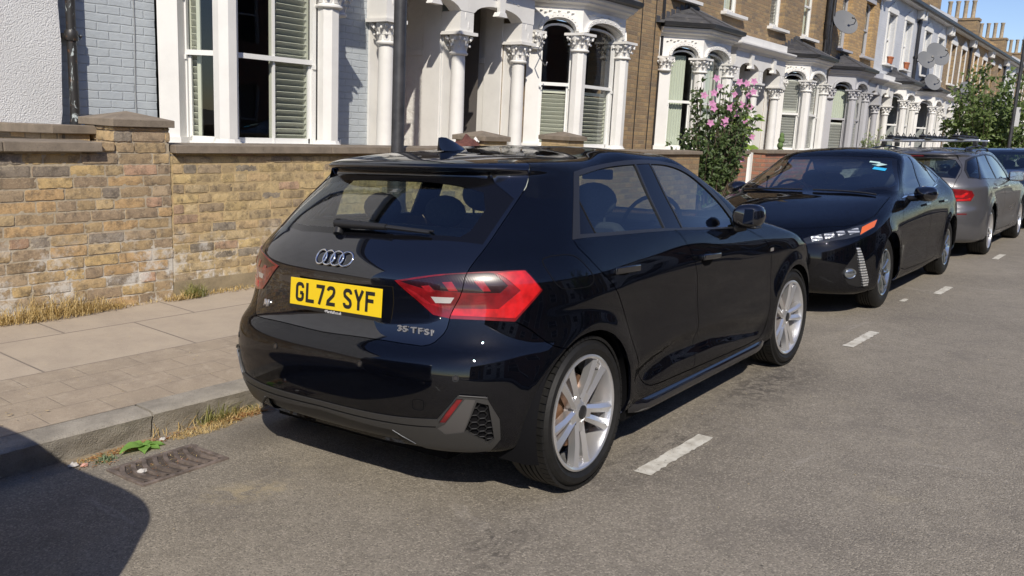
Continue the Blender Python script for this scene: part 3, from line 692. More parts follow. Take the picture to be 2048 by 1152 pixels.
def house(X0, W, mir, bc, wallmat, baymat, det, label, group=None, slate=True, shut='full', pipe=True, door=None, upw=None, upmat=None, upfr=None, upper=True, ornate=False, colmat=None, porchwall=None, cdl=.60):
    h = empty('terraced_house', (X0, 0, 0), label=label, cat='house', group=group)
    fx = (lambda x: W-x) if mir else (lambda x: x)
    def rng(a, b): a, b = fx(a), fx(b); return (min(a, b), max(a, b))
    colmat = colmat or baymat; upmat = upmat or wallmat; porchwall = porchwall or baymat
    px0, px1 = W-1.20, W-.10                                    # porch opening
    bops = [(*rng(bc-1.0, bc+1.0), 0., 3.16), (*rng(px0, px1), 0., 3.05)]
    ux = [1.7, 3.95] if not mir else [W-1.5, W-3.7]
    uops = [(*rng(c-.45, c+.45), 3.93, 5.50) for c in ux]
    m = MB(); wall_cells(m, 0, W, -.1, 3.30, FY, FY+.30, bops); m.build('wall', wallmat, h)
    m = MB(); wall_cells(m, 0, W, 3.30, 6.12, FY, FY+.30, uops); m.build('upper_wall', upmat, h)
    # bay -------------------------------------------------------
    hw = .625; cd = .60
    N0 = [(bc-hw-cdl, FY), (bc-hw, BYF), (bc+hw, BYF), (bc+hw+cd, FY)]
    N0 = [(fx(a), b) for a, b in N0]
    if mir: N0 = N0[::-1]
    by = MB()
    path = N0
    for i in range(3):
        A = Vector((*N0[i], 0)); B = Vector((*N0[i+1], 0)); L = (B-A).length; t = (B-A)/L; n = Vector((t.y, -t.x, 0))
        s0, s1 = .11, L-.11
        if i != 1: s0, s1 = ((.24 if cdl > .5 else .20, L-.10) if i == 0 else (.10, L-.24))
        # apron below windows
        MB().obox(A+t*(L/2)+Vector((0, 0, .48))-n*.07, t, Vector((0, 0, 1)), n, L/2-.02, .58, .07).build('bay_apron', baymat, h)
        # spandrel with arch
        ap = arch_pts(s0+.005, s1-.005, 2.82, .17, 12 if det > 1 else 6)
        poly = [(0., 2.80), (s0, 2.80)]+ap+[(s1, 2.80), (L, 2.80), (L, 3.16), (0., 3.16)]
        by.prism(poly, A, t, Vector((0, 0, 1)), -n, .13)
        # hood mould
        orn = MB()
        a1 = arch_pts(s0-.0, s1+.0, 2.83, .18, 12 if det > 1 else 6); a2 = arch_pts(s0-.05, s1+.05, 2.83, .245, 12 if det > 1 else 6)
        for q in range(len(a1)-1):
            orn.prism([a1[q], a1[q+1], a2[q+1], a2[q]], A+n*.001, t, Vector((0, 0, 1)), n, .045)
        if det > 1:
            for q in range(len(a1)-1):
                c = ((a1[q][0]+a2[q+1][0])/2, (a1[q][1]+a2[q+1][1])/2)
                orn.sphere(A+t*c[0]+Vector((0, 0, c[1]))+n*.045, .013, .013, .013, 6, 4)
            rr = random.Random(i+int(X0*10))
            for q in range(9):                                  # scrolled relief in the frieze
                u = .12+(L-.24)*(q+.5)/9
                orn.sphere(A+t*u+Vector((0, 0, 3.09+.012*((q % 2)*2-1)))+n*.004, .045, .020, .010, 6, 4)
        orn.build('hood_mould', baymat, h, smooth=50)
        w_op = []
        if shut == 'A' and i == 1: w_op = [(L*.50, s1-.03, 1.12, 2.86, M_shut)]
        elif shut == 'A' and i == 0: w_op = [(s0+.02, s0+.14, 1.12, 2.86, M_shut), (s1-.09, s1-.03, 1.12, 2.86, M_shut)]
        elif shut == 'low': w_op = [(s0+.02, s1-.02, 1.12, 1.98, M_shutg)]
        elif shut == 'white': w_op = [(s0+.02, s1-.02, 1.12, 2.0, M_shutw), (s0+.02, s1-.02, 2.03, 2.82, M_shutw)]
        elif shut == 'mixed': w_op = [(s0+.02, s1-.02, 1.12, 1.9, M_shutw), (s0+.05, s1-.02, 2.0, 2.8, M_curt)]
        elif shut == 'curt': w_op = [(s0+.02, s1-.15, 1.12, 2.85, M_curt)]
        zm = {'A': 1.975, 'low': 2.06}.get(shut, 2.0)
        if i < 2 or det > 1 or mir:
            sash(h, 'window', A, t, n, s0, s1, 1.07, 2.80, .14, zm, .10, det, w_op, baymat if shut == 'mixed' else None, mull=(L*.50 if shut == 'A' and i == 1 else None))
        # sill
        MB().obox(A+t*(L/2)+Vector((0, 0, 1.065))+n*.03, t, Vector((0, 0, 1)), n, L/2, .035, .07).build('bay_sill', baymat, h)
    # pillars and capitals at nodes
    for i, (a, b) in enumerate(N0):
        pil = MB(); cap = MB()
        if i in (0, 3):
            s = 1 if i == 0 else -1
            A = Vector((a, b, 0)); B = Vector((*N0[1 if i == 0 else 2], 0)); t = (B-A).normalized(); n = Vector((t.y, -t.x, 0))*(1 if i == 0 else -1)
            c = A+t*.13
            pil.obox(c+Vector((0, 0, 1.82))+n*(-.03), t, Vector((0, 0, 1)), n, .10, .74, .07)
            pil.obox(c+Vector((0, 0, 1.14))+n*(-.03), t, Vector((0, 0, 1)), n, .125, .035, .10)
            capital(cap, c.x+n.x*.0, c.y+n.y*.0, 2.53, 2.80, .105, det, 1.25)
        else:
            s = -1 if i == 1 else 1
            c8 = [(a+.115*cos(q*pi/4+pi/8), b+.035+.115*sin(q*pi/4+pi/8)) for q in range(8)]
            pil.prism(c8, (0, 0, 1.13), (1, 0, 0), (0, 1, 0), (0, 0, 1), 1.42)
            pil.lathe([(0, 0), (.15, 0), (.155, .03), (.13, .05), (.12, .08)], (a, b+.035, 1.10), 12)
            capital(cap, a, b+.03, 2.53, 2.80, .115, det, 1.5)
        pil.build('pillar', colmat, h, fixn=True); cap.build('capital', colmat, h, smooth=50, fixn=True)
    pr = [(0., 3.15), (.03, 3.17), (.05, 3.20), (.11, 3.225), (.12, 3.25), (.16, 3.28), (.17, 3.31), (0., 3.33)]
    moulding(by, path, pr)
    b_ = by.build('bay_window', baymat, h, fixn=True)
    # bay roof (hipped) + gutter
    mg = MB(); moulding(mg, path, [(.155, 3.312), (.24, 3.335), (.25, 3.40), (.20, 3.40), (.19, 3.345), (.155, 3.335)]); mg.build('bay_gutter', M_blackp, h, fixn=True)
    E_ = []
    for i, (a, b) in enumerate(path):
        o_ = {0: (-.22, 0), 1: (-.10, -.22), 2: (.10, -.22), 3: (.22, 0)}[i]; E_.append((a+o_[0], b+o_[1], 3.38))
    cxm = fx(bc); T1 = (cxm-.16, FY, 3.80); T2 = (cxm+.16, FY, 3.80)
    mr = MB(); mr.add(E_+[T1, T2], [(0, 1, 4), (1, 2, 5, 4), (2, 3, 5), (0, 4, 5, 3), (3, 2, 1, 0)]); mr.build('bay_roof', M_slate if slate else M_lead, h)
    ml = MB()
    for a, b in ((E_[1], T1), (E_[2], T2)): ml.tube([a, b], .028, 6)
    n_ = 7
    for a, b in ((E_[0], T1), (T2, E_[3])):                    # stepped flashing
        for q in range(n_):
            u = (q+.5)/n_; xx = a[0]+(b[0]-a[0])*u; zz = a[2]+(b[2]-a[2])*u; ml.box(xx-.07, xx+.07, FY-.012, FY+.001, zz-.03, zz+.09)
    ml.box(T1[0]-.05, T2[0]+.05, FY-.02, FY+.001, 3.78, 3.90); ml.build('lead_flashing', M_lead, h)
    # room behind
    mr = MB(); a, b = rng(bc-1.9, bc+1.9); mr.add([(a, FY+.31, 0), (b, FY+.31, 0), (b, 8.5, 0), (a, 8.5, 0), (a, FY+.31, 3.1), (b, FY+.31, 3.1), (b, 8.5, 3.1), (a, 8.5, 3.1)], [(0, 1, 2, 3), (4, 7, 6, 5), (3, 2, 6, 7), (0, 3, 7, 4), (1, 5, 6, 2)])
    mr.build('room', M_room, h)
    # porch -----------------------------------------------------
    mp = MB(); a, b = rng(px0, px1); yb = 6.35
    mp.add([(a, FY+.301, 3.05), (b, FY+.301, 3.05), (b, yb, 3.05), (a, yb, 3.05)], [(0, 1, 2, 3)])
    mp.add([(a, FY+.301, -.1), (a, yb, -.1), (a, yb, 3.05), (a, FY+.301, 3.05)], [(0, 1, 2, 3)])
    mp.add([(b, FY+.301, -.1), (b, yb, -.1), (b, yb, 3.05), (b, FY+.301, 3.05)], [(3, 2, 1, 0)])
    mp.add([(a, yb, -.1), (b, yb, -.1), (b, yb, 3.05), (a, yb, 3.05)], [(0, 1, 2, 3)]); mp.build('porch_recess', porchwall, h)
    mp = MB()
    for sx_, si in ((a, 1), (b, -1)):                           # dado panels and pilaster strips on the recess walls
        q0, q1 = min(sx_, sx_+si*.03), max(sx_, sx_+si*.03); mp.box(q0, q1, FY+.002, FY+.315, .1, 3.04); mp.box(q0, q1, yb-.22, yb, .1, 3.04); mp.box(q0, q1, FY+.316, yb-.22, 2.28, 2.36)
    mp.build('porch_lining', baymat, h, bevel=.004)
    mt = door or M_greydoor; md = MB(); md.box(a+.12, b-.12, yb-.06, yb-.003, .08, 2.25)
    dr = md.build('door', mt, h); md = MB()
    for u in (.22, .62):
        for z0, z1 in ((.25, .95), (1.15, 2.05)):
            md.box(a+.12+u*(b-a-.24)-.13, a+.12+u*(b-a-.24)+.17, yb-.075, yb-.058, z0, z1)
    md.build('door_panel', mt, dr, bevel=.006)
    md = MB(); md.sphere(((a+b)/2-.30 if not mir else (a+b)/2-.30, yb-.10, 1.12), .03, .03, .03, 8, 6); md.build('handle', M_brass, dr, smooth=180)
    # portico: columns at outer side and at the party line (the unmirrored house owns the shared middle one)
    PYc = 5.0
    cols = [W-1.31] + ([W] if not mir else [])
    po = MB()
    for c in cols:
        x = fx(c); pc = MB(); pcap = MB()
        pc.lathe([(0, .06), (.15, .06), (.15, .16), (.115, .19), (.125, .22), (.10, .26), (.098, 1.4), (.088, 2.30), (0, 2.30)], (x, PYc, 0), 24 if det > 1 else 12)
        capital(pcap, x, PYc, 2.29, 2.58, .10, det, 1.75)
        pc.box(x-.10, x+.10, FY-.03, FY-.001, .1, 2.58)         # responding pilaster on the wall
        po.box(x-.13, x+.13, PYc-.13, FY-.001, 2.581, 2.83)
        pc.build('porch_column', colmat, h, smooth=35); pcap.build('porch_capital', colmat, h, smooth=50, fixn=True)
    # arch + entablature
    xa, xb = rng(W-1.31, W); ap = arch_pts(xa+.13, xb-.13, 2.80, .16, 12)
    e0 = .14 if not mir else (.14 if True else 0)
    lo, hi = (xa-.14, xb) if not mir else (xa, xb+.14)
    poly = [(lo, 2.831), (xa+.13, 2.831)]+[q for q in ap[1:-1]]+[(xb-.13, 2.831), (hi, 2.831), (hi, 3.16), (lo, 3.16)]
    po.prism(poly, (0, PYc-.135, 0), (1, 0, 0), (0, 0, 1), (0, 1, 0), .20)
    po.box(lo, hi, PYc+.066, FY-.001, 3.06, 3.16)
    km = (xa+xb)/2
    po.prism([(km-.05, 2.88), (km+.05, 2.88), (km+.075, 3.15), (km-.075, 3.15)], (0, PYc-.19, 0), (1, 0, 0), (0, 0, 1), (0, 1, 0), .054)
    po.prism([(km-.10, 2.84), (km+.10, 2.84), (km+.06, 2.90), (km-.06, 2.90)], (0, PYc-.20, 0), (1, 0, 0), (0, 0, 1), (0, 1, 0), .10)
    pp = [(xa-.14, FY), (xa-.14, PYc-.14), (xb, PYc-.14)] if not mir else [(xa, PYc-.14), (xb+.14, PYc-.14), (xb+.14, FY)]
    moulding(po, pp, [(0, 3.16), (.04, 3.18), (.05, 3.21), (.10, 3.23), (.16, 3.26), (.18, 3.29), (.18, 3.32), (0, 3.36)])
    po.box(min(pp[0][0], pp[-1][0]), max(pp[0][0], pp[-1][0]), PYc-.139, FY-.001, 3.161, 3.50)
    if det > 1:
        for q in range(10):
            u = xa+.2+(xb-xa-.4)*(q+.5)/10
            if abs(u-km) > .1: po.sphere((u, PYc-.136, 3.06+.02*cos((u-km)*5)), .04, .008, .014, 8, 5)
        for x in [fx(c) for c in cols]:
            for q in range(4): po.sphere((x+.03*(-1)**q, PYc-.131, 2.66+.12*q), .018, .006, .05, 8, 5)
    po.build('porch_arch', baymat, h, fixn=True)
    # upper windows ----------------------------------------------
    if upper:
        for wi_, c in enumerate(ux):
            a, b = rng(c-.45, c+.45); A = Vector((a, FY, 0)); t = Vector((1, 0, 0)); n = Vector((0, -1, 0))
            sash(h, 'window', A, t, n, 0.0, b-a, 3.93, 5.42, .07, 4.72, .13, 1, [(.05, .85, 4.0, 5.42, M_curt if wi_ % 2 else M_shutw)] if det else None, upfr)
            ms = MB(); ms.box(a-.12, b+.12, FY-.13, FY+.12, 3.86, 3.925)
            if ornate:
                m2 = MB(); m2.box(a-.12, a-.001, FY-.03, FY-.001, 3.93, 5.5); m2.box(b+.001, b+.12, FY-.03, FY-.001, 3.93, 5.5); m2.prism([(a-.14, 5.5), (b+.14, 5.5), (b+.14, 5.62), ((a+b)/2, 5.86), (a-.14, 5.62)], (0, FY-.05, 0), (1, 0, 0), (0, 0, 1), (0, 1, 0), .049)
            else:
                m2 = MB(); m2.prism([(a-.08, 5.5), (b+.08, 5.5), (b+.06, 5.66), ((a+b)/2, 5.72), (a-.06, 5.66)], (0, FY-.015, 0), (1, 0, 0), (0, 0, 1), (0, 1, 0), .014)
            m2.build('window_surround', upfr or M_white, h); ms.build('window_sill', upfr or M_white, h, bevel=.006)
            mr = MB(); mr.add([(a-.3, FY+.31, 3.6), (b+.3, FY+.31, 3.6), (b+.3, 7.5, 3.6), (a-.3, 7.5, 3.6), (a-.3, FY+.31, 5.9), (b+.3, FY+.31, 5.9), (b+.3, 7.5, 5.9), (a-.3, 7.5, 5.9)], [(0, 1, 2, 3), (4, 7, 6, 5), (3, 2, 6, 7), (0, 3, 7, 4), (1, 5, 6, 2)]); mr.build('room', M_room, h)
        me_ = MB(); me_.box(0, W, FY-.24, FY-.001, 6.02, 6.12)
        for q in range(2): me_.box(.12+q*(W-.44), .32+q*(W-.44), FY-.22, FY-.001, 5.72, 6.019)
        me_.build('eaves', M_white, h, bevel=.01)
        MB().box(.0, W-.002, FY-.36, FY-.241, 6.06, 6.16).build('gutter', M_blackp, h)
        mr = MB(); mr.prism([(FY-.26, 6.125), (9.2, 8.45), (13.2, 6.125)], (0, 0, 0), (0, 1, 0), (0, 0, 1), (1, 0, 0), W-.16); mr.build('roof', M_slate, h, fixn=True)
        mr = MB(); mr.prism([(FY-.30, 6.13), (FY-.30, 6.34), (9.2, 8.72), (13.2, 6.34), (13.2, 6.13)], (W-.155, 0, 0), (0, 1, 0), (0, 0, 1), (1, 0, 0), .15); pr_ = mr.build('party_wall', upmat if not mir else M_brickB, h, fixn=True)
        if mir:
            ch = MB(); ch.box(W-.42, W+.30, 6.7, 8.6, 6.6, 8.1); ch.box(W-.46, W+.34, 6.66, 8.64, 8.101, 8.22); c_ = ch.build('chimney', M_brickB, h)
            for q in range(4):
                cp = MB(); cp.lathe([(.10, 0), (.125, .02), (.11, .1), (.105, .85), (.13, .89), (.13, .95), (.09, .95), (.085, .3)], (W-.06, 7.05+.40*q, 8.22), 12); cp.build('chimney_pot', M_potclay, c_, smooth=40)
    if pipe:
        pm = MB(); x = fx(-.0)+(.07 if not mir else -.07)
        pm.tube([(x, FY-.07, 6.05), (x, FY-.07, 3.55), (x, FY-.075, .1)], .04, 10)
        for z in (1.6, 2.6, 4.4, 5.6): pm.tube([(x, FY-.07, z), (x, FY-.07, z+.08)], .055, 10); pm.box(x-.09, x+.09, FY-.03, FY-.001, z+.01, z+.06)
        pm.build('downpipe', M_blackp, h, smooth=40)
    return h
M_brass = simple('brass', (.6, .45, .2), .3, metal=1.)
M_shutg = simple('pale_green_shutter', (.74, .75, .64), .5)
BW = 5.02
M_porchrough = plaster('lumpy_white_paint', (.76, .75, .72), .9, 14., .6, .3, .02)
house(.93, 5.0, False, 1.86, M_blue, M_white, 2, 'blue grey painted brick house with a white bay behind the near garden wall', shut='A', pipe=False, door=M_reddoor, colmat=M_white, porchwall=M_porchrough, cdl=.36)
house(5.93, 5.03, True, 2.09, M_brickB, M_white, 2, 'brown brick house with white arched bay and grey door right of the lamp post', shut='low', pipe=False, door=M_greydoor)
house(10.96, 5.03, False, 2.07, M_brickB, M_white, 2, 'brown brick house with slate bay roof behind the pink flowering shrub', shut='curt', pipe=False)
house(15.99, 5.0, True, 1.97, M_brickB, M_white, 2, 'brown brick house with white louvred shutters in its bay', shut='white')
house(20.99, 5.0, False, 1.84, M_brickO, M_greypaint, 1, 'orange brick house with a grey painted bay and grey window surrounds', shut='mixed', upfr=M_greypaint)
house(25.99, 5.0, True, 2.4, M_greyw, M_white, 1, 'pale grey painted house with terracotta pots on its upper sills', shut='none', ornate=True)
house(30.99, 5.0, False, 2.0, M_greyw, M_white, 1, 'grey painted house with white pedimented upper windows behind the two dishes', shut='none', ornate=True)
house(35.99, 5.0, True, 2.0, M_brickB, M_white, 1, 'brown brick house with tall white window surrounds left of the street tree', shut='curt', ornate=True)
X = 40.99; k = 0
FARC = ('orange', 'brown', 'pale grey', 'dark brown'); ORD = ('first', 'second', 'third', 'fourth', 'fifth', 'sixth', 'seventh', 'eighth')
while X < 76:
    house(X, 5.0, k % 2 == 1, 2.0, (M_brickO, M_brickB, M_greyw, M_brickB)[k % 4], M_white, 0, '%s terraced house, %s one of the row beyond the street tree' % (FARC[k % 4], ORD[k]), group='terraced houses far down the street', shut='none', ornate=k % 4 != 1)
    X += 5.0; k += 1
# white roughcast neighbour on the far left
wh = empty('terraced_house', (0, 0, 0), label='white roughcast house at the far left beside the black downpipe', cat='house')
m = MB(); m.v = []; n = 22; rr = random.Random(5)
edge = [(.86+.02*sin(q*1.3)+rr.uniform(-.012, .012)+(-.05 if q > 17 else 0)-(.10*max(0, 7-q)/7 if q < 7 else 0), -.05+6.2*q/n if q else -.1) for q in range(n+1)]
poly = [(-9., -.1)]+[(edge[0][0], -.1)]+edge[1:]+[(-9., 6.15)]
m.prism(poly, (0, 5.10, 0), (1, 0, 0), (0, 0, 1), (0, 1, 0), .35); m.build('wall', M_rough, wh, fixn=True)
MB().prism([(4.9, 6.16), (9.2, 8.45), (13.2, 6.16)], (-9., 0, 0), (0, 1, 0), (0, 0, 1), (1, 0, 0), 9.9).build('roof', M_slate, wh, fixn=True)
MB().box(.83, .93, FY+.001, FY+.3, -.1, 6.15).build('party_strip', M_blue, wh)
dp = empty('downpipe', (.955, 5.10, 0), label='flaking black cast iron downpipe on the blue grey wall', cat='downpipe')
def peeling():
    t = NT('flaking_black_paint'); n = t.noise(9., t.co('Object', scale=(1, 1, .5)), 8, .75, 1.)
    c = t.mix((.03, .028, .026), (.45, .50, .50), t.ramp(n, [(.56, 0.), (.60, 1.)])); c = t.mix(c, (.16, .08, .04), t.ramp(t.noise(22., detail=6), [(.6, 0.), (.68, .7)]))
    return t.out(t.prin(c, .4, t.bump(n, .5, .004)))
M_peel = peeling()
MB().tube([(0, 0, 1.22), (0, 0, 3.), (0, 0, 6.)], .040, 14).build('pipe', M_peel, dp, smooth=60)
for z in (1.97, 3.6, 5.2):
    MB().lathe([(.05, 0), (.056, .01), (.056, .07), (.048, .09)], (0, 0, z), 14).box(-.10, .10, .02, .095, z+.02, z+.06).build('collar', M_peel, dp, smooth=40)
MB().tube([(0, 0, 1.28), (0, 0, 1.20)], .046, 14).build('shoe', M_blackp, dp)
tag(MB().tube([(1.58, FY-.008, 1.1), (1.572, FY-.008, 1.6), (1.585, FY-.008, 2.1), (1.578, FY-.008, 3.2)], .005, 6).build('cable', simple('grey_cable', (.25, .26, .27), .6)), 'thin grey cable running up the blue grey painted wall', 'cable')
tag(MB().box(7.80, 7.93, FY-.02, FY-.002, 1.83, 1.96).build('house_number_plaque', simple('plaque_slate', (.22, .24, .25), .4)), 'small grey house number plaque between porch column and bay', 'house number')
hk = MB(); hk.tube([(7.50, 4.95, 2.68), (7.56, 4.88, 2.70), (7.60, 4.86, 2.62), (7.52, 4.88, 2.50), (7.56, 4.84, 2.38), (7.62, 4.82, 2.31), (7.67, 4.82, 2.30), (7.69, 4.82, 2.35)], .008, 6)
tag(hk.build('hanging_hook', simple('bare_steel', (.3, .3, .3), .4, metal=.8), smooth=60), 'bent steel hook on the capital left of the brown house bay', 'hook')
for x in (27.49-.0, 29.69):
    tp = empty('plant_pot', (x, FY-.09, 3.93)); t_ = x < 28
    tag(tp, 'terracotta trough on the %s upper sill of the pale grey house' % ('left' if t_ else 'right'), 'plant pot')
    MB().lathe([(0, 0), (.13, 0), (.17, .18), (.19, .18), (.19, .22), (.16, .22), (.15, .16), (0, .16)], (0, 0, 0), 14, sx=1.3, sy=.5).build('trough', M_terr, tp, smooth=40)
# satellite dishes
def dish(x, y, z, r, label, rzz=-2.2, tilt=.45):
    d = empty('satellite_dish', (x, y, z), label=label, cat='satellite dish')
    m = MB(); prof = [(0.001, 0)]+[(r*q/8, .16*r*(q/8)**2) for q in range(1, 9)]+[(r, .16*r+.012), (r*.9, .13*r+.014), (.001, .014)]
    m.lathe(prof, (0, 0, 0), 28, sy=1.08)
    R_ = Matrix.Rotation(rzz, 4, 'Z') @ Matrix.Rotation(pi/2-tilt, 4, 'Y'); m.xf(R_); m.build('dish', M_grey, d, smooth=60)
    m = MB(); m.tube([(0, r*.85, .14*r), (0, r*.7, r*.5), (0, r*.2, r*.85)], .012, 6); m.tube([(0, r*.2, r*.80), (0, r*.12, r*.95)], .035, 8); m.xf(R_); m.build('feed_arm', M_blackp, d)
    m = MB(); m.tube([(0, 0, 0), (0, .15, 0), (0, FY-y, -.05)], .018, 6); m.build('bracket', M_blackp, d); return d
dish(21.5, 4.88, 4.50, .35, 'grey satellite dish beside the black pipes on the orange brick house')
dish(31.3, 4.88, 4.35, .34, 'lower left one of two overlapping grey dishes above the white bays')
dish(32.6, 4.80, 4.66, .46, 'large upper one of two overlapping grey dishes above the white bays')
dish(31.9, 4.70, 3.62, .32, 'grey satellite dish low on the slate bay roof')
dish(38.9, 4.75, 3.75, .38, 'small grey dish partly behind the street tree')
# twin black pipes between brown and orange houses
dp = empty('downpipe', (20.85, FY-.09, 0), label='pair of black soil pipes between the brown and orange brick houses', cat='downpipe')
MB().tube([(0, 0, 6.0), (0, 0, 4.2), (.25, 0, 3.7), (.25, 0, .1)], .055, 10).build('pipe', M_blackp, dp, smooth=60)
MB().tube([(.42, 0, 6.0), (.42, 0, 4.6), (.34, 0, 4.2), (.40, 0, 3.9), (.40, 0, .1)], .05, 10).build('pipe', M_blackp, dp, smooth=60)
# cables on the brown house between second and third bays
for x, lb in ((11.05, 'left'), (11.55, 'middle'), (11.83, 'right')):
    tag(MB().tube([(x, FY-.01, 1.1), (x+.02, FY-.01, 3.), (x, FY-.01, 6.)], .009 if lb != 'right' else .04, 6).build('cable' if lb != 'right' else 'downpipe', M_blackp), {'left': 'black cable up the brown brick just right of the second bay', 'middle': 'black cable on brown brick nearest the black downpipe', 'right': 'black downpipe beside the third white bay'}[lb], 'cable' if lb != 'right' else 'downpipe')
# ------------------------------------------------------------------ opposite side of the street (seen in reflections only)
X = -14.; k = 0
M_opp = [brickmat('brick_opposite', PAL_B, (.3, .24, .16), .4), M_white, M_brickRed]
while X < 44:
    o = empty('terraced_house', (X, 0, 0), label='terraced house on the opposite side of the street', cat='house', group='terraced houses opposite')
    m = MB(); ops = [(.7, 2.1, .9, 2.5), (3.3, 4.2, .1, 2.3), (.9, 1.9, 3.6, 5.2), (3.2, 4.2, 3.6, 5.2)]
    wall_cells(m, 0, 5.0, -.1, 6.1, -12.3, -12.0, ops); m.build('wall', M_opp[k % 3], o)
    for (a, b, c, d) in ops:
        w_ = MB(); w_.box(a, b, -12.2, -12.17, c, d); f = w_.build('window' if c > .5 else 'door', M_dark if c > .5 else M_greydoor, o)
        w_ = MB(); w_.box(a, a+.07, -12.16, -12.05, c, d); w_.box(b-.07, b, -12.16, -12.05, c, d); w_.box(a+.07, b-.07, -12.15, -12.06, (c+d)/2, (c+d)/2+.07); w_.build('frame', M_white, f)
    MB().prism([(-11.7, 6.1), (-16.2, 8.4), (-20.5, 6.1)], (0, 0, 0), (0, 1, 0), (0, 0, 1), (1, 0, 0), 5.0).build('roof', M_slate, o, fixn=True)
    X += 5.0; k += 1
# ------------------------------------------------------------------ car body surface: stacked plan rings (pure numpy)
import numpy as np
def _resamp(P, n):
    d = np.r_[0, np.cumsum(np.linalg.norm(np.diff(P[:, :2], axis=0), axis=1))]
    s = np.linspace(0, d[-1], n); return np.stack([np.interp(s, d, P[:, k]) for k in range(P.shape[1])], 1)
def _pchip(x, y, q):
    x = np.asarray(x, float); y = np.asarray(y, float); h = np.diff(x); d = np.diff(y)/h; m = np.zeros_like(y)
    m[0] = 0; m[-1] = 0
    for i in range(1, len(x)-1):
        if d[i-1]*d[i] > 0:
            w1 = 2*h[i]+h[i-1]; w2 = h[i]+2*h[i-1]; m[i] = (w1+w2)/(w1/d[i-1]+w2/d[i])
    i = np.clip(np.searchsorted(x, q)-1, 0, len(x)-2); t = (q-x[i])/h[i]
    return (2*t**3-3*t**2+1)*y[i]+(t**3-2*t**2+t)*h[i]*m[i]+(-2*t**3+3*t**2)*y[i+1]+(t**3-t**2)*h[i]*m[i+1]
def ring(row, NA=46, NS=60, NF=46):
    """row: xr, xcr, nr, yr, ym, yf, xcf, nf, xf, zr, z1, zm, z2, zf"""
    xr, xcr, nr, yr, ym, yf, xcf, nf, xf, zr, z1, zm, z2, zf = row
    th = np.linspace(0, np.pi/2, 240)
    c = np.abs(np.cos(th)); s = np.abs(np.sin(th))
    A = _resamp(np.stack([xcr-(xcr-xr)*c**(2/nr), yr*s**(2/nr)], 1), NA)
    B = _resamp(np.stack([xcf+(xf-xcf)*c[::-1]**(2/nf), yf*s[::-1]**(2/nf)], 1), NF)
    xs = np.linspace(xcr, xcf, 200); u = (xs-xcr)/(xcf-xcr)
    k = ym-(yr+yf)/2
    w = u*u*(3-2*u); S = _resamp(np.stack([xs, yr*(1-w)+yf*w+k*16*u**2*(1-u)**2], 1), NS)
    P = np.vstack([A, S[1:-1], B]); n = len(P)
    ss = np.r_[np.linspace(0, .3, NA), np.linspace(.3, .7, NS)[1:-1], np.linspace(.7, 1, NF)]
    z = _pchip([0, .3, .5, .7, 1], [zr, z1, zm, z2, zf], ss)
    return np.column_stack([P, z])
def stack(rows, sub=6):
    R = np.array([ring(r) for r in rows]); n = len(R)
    d = np.array([np.median(np.linalg.norm(R[i+1]-R[i], axis=1))+.01 for i in range(n-1)]); T = np.r_[0, np.cumsum(d)]
    m = np.zeros_like(R)
    for i in range(n):
        if i == 0: m[i] = (R[1]-R[0])/(T[1]-T[0])
        elif i == n-1: m[i] = (R[-1]-R[-2])/(T[-1]-T[-2])
        else:
            a = (R[i]-R[i-1])/(T[i]-T[i-1]); b = (R[i+1]-R[i])/(T[i+1]-T[i]); w0 = T[i+1]-T[i]; w1 = T[i]-T[i-1]
            m[i] = (a*w0+b*w1)/(w0+w1)
    out = []
    for i in range(n-1):
        h = T[i+1]-T[i]
        ns = max(2, min(sub, int(round(h/.018))))
        for t in np.arange(ns)/ns:
            out.append((2*t**3-3*t**2+1)*R[i]+(t**3-2*t**2+t)*h*m[i]+(-2*t**3+3*t**2)*R[i+1]+(t**3-t**2)*h*m[i+1])
    out.append(R[-1]); G = np.array(out)
    for _ in range(8):
        A = G.copy(); A[:, 1:-1] = .25*G[:, :-2]+.5*G[:, 1:-1]+.25*G[:, 2:]
        A[:, 0, 0] = .5*G[:, 0, 0]+.5*G[:, 1, 0]; A[:, 0, 2] = .5*G[:, 0, 2]+.5*G[:, 1, 2]; A[:, -1, 0] = .5*G[:, -1, 0]+.5*G[:, -2, 0]; A[:, -1, 2] = .5*G[:, -1, 2]+.5*G[:, -2, 2]; G = A
    for _ in range(2):
        A = G.copy(); A[1:-1] = .25*G[:-2]+.5*G[1:-1]+.25*G[2:]; G = A
    return G
def sstep(a, b, x): t = np.clip((x-a)/(b-a), 0, 1); return t*t*(3-2*t)
def table(T):
    """rows given as keyed columns -> list"""
    return [tuple(map(float, r)) for r in T]
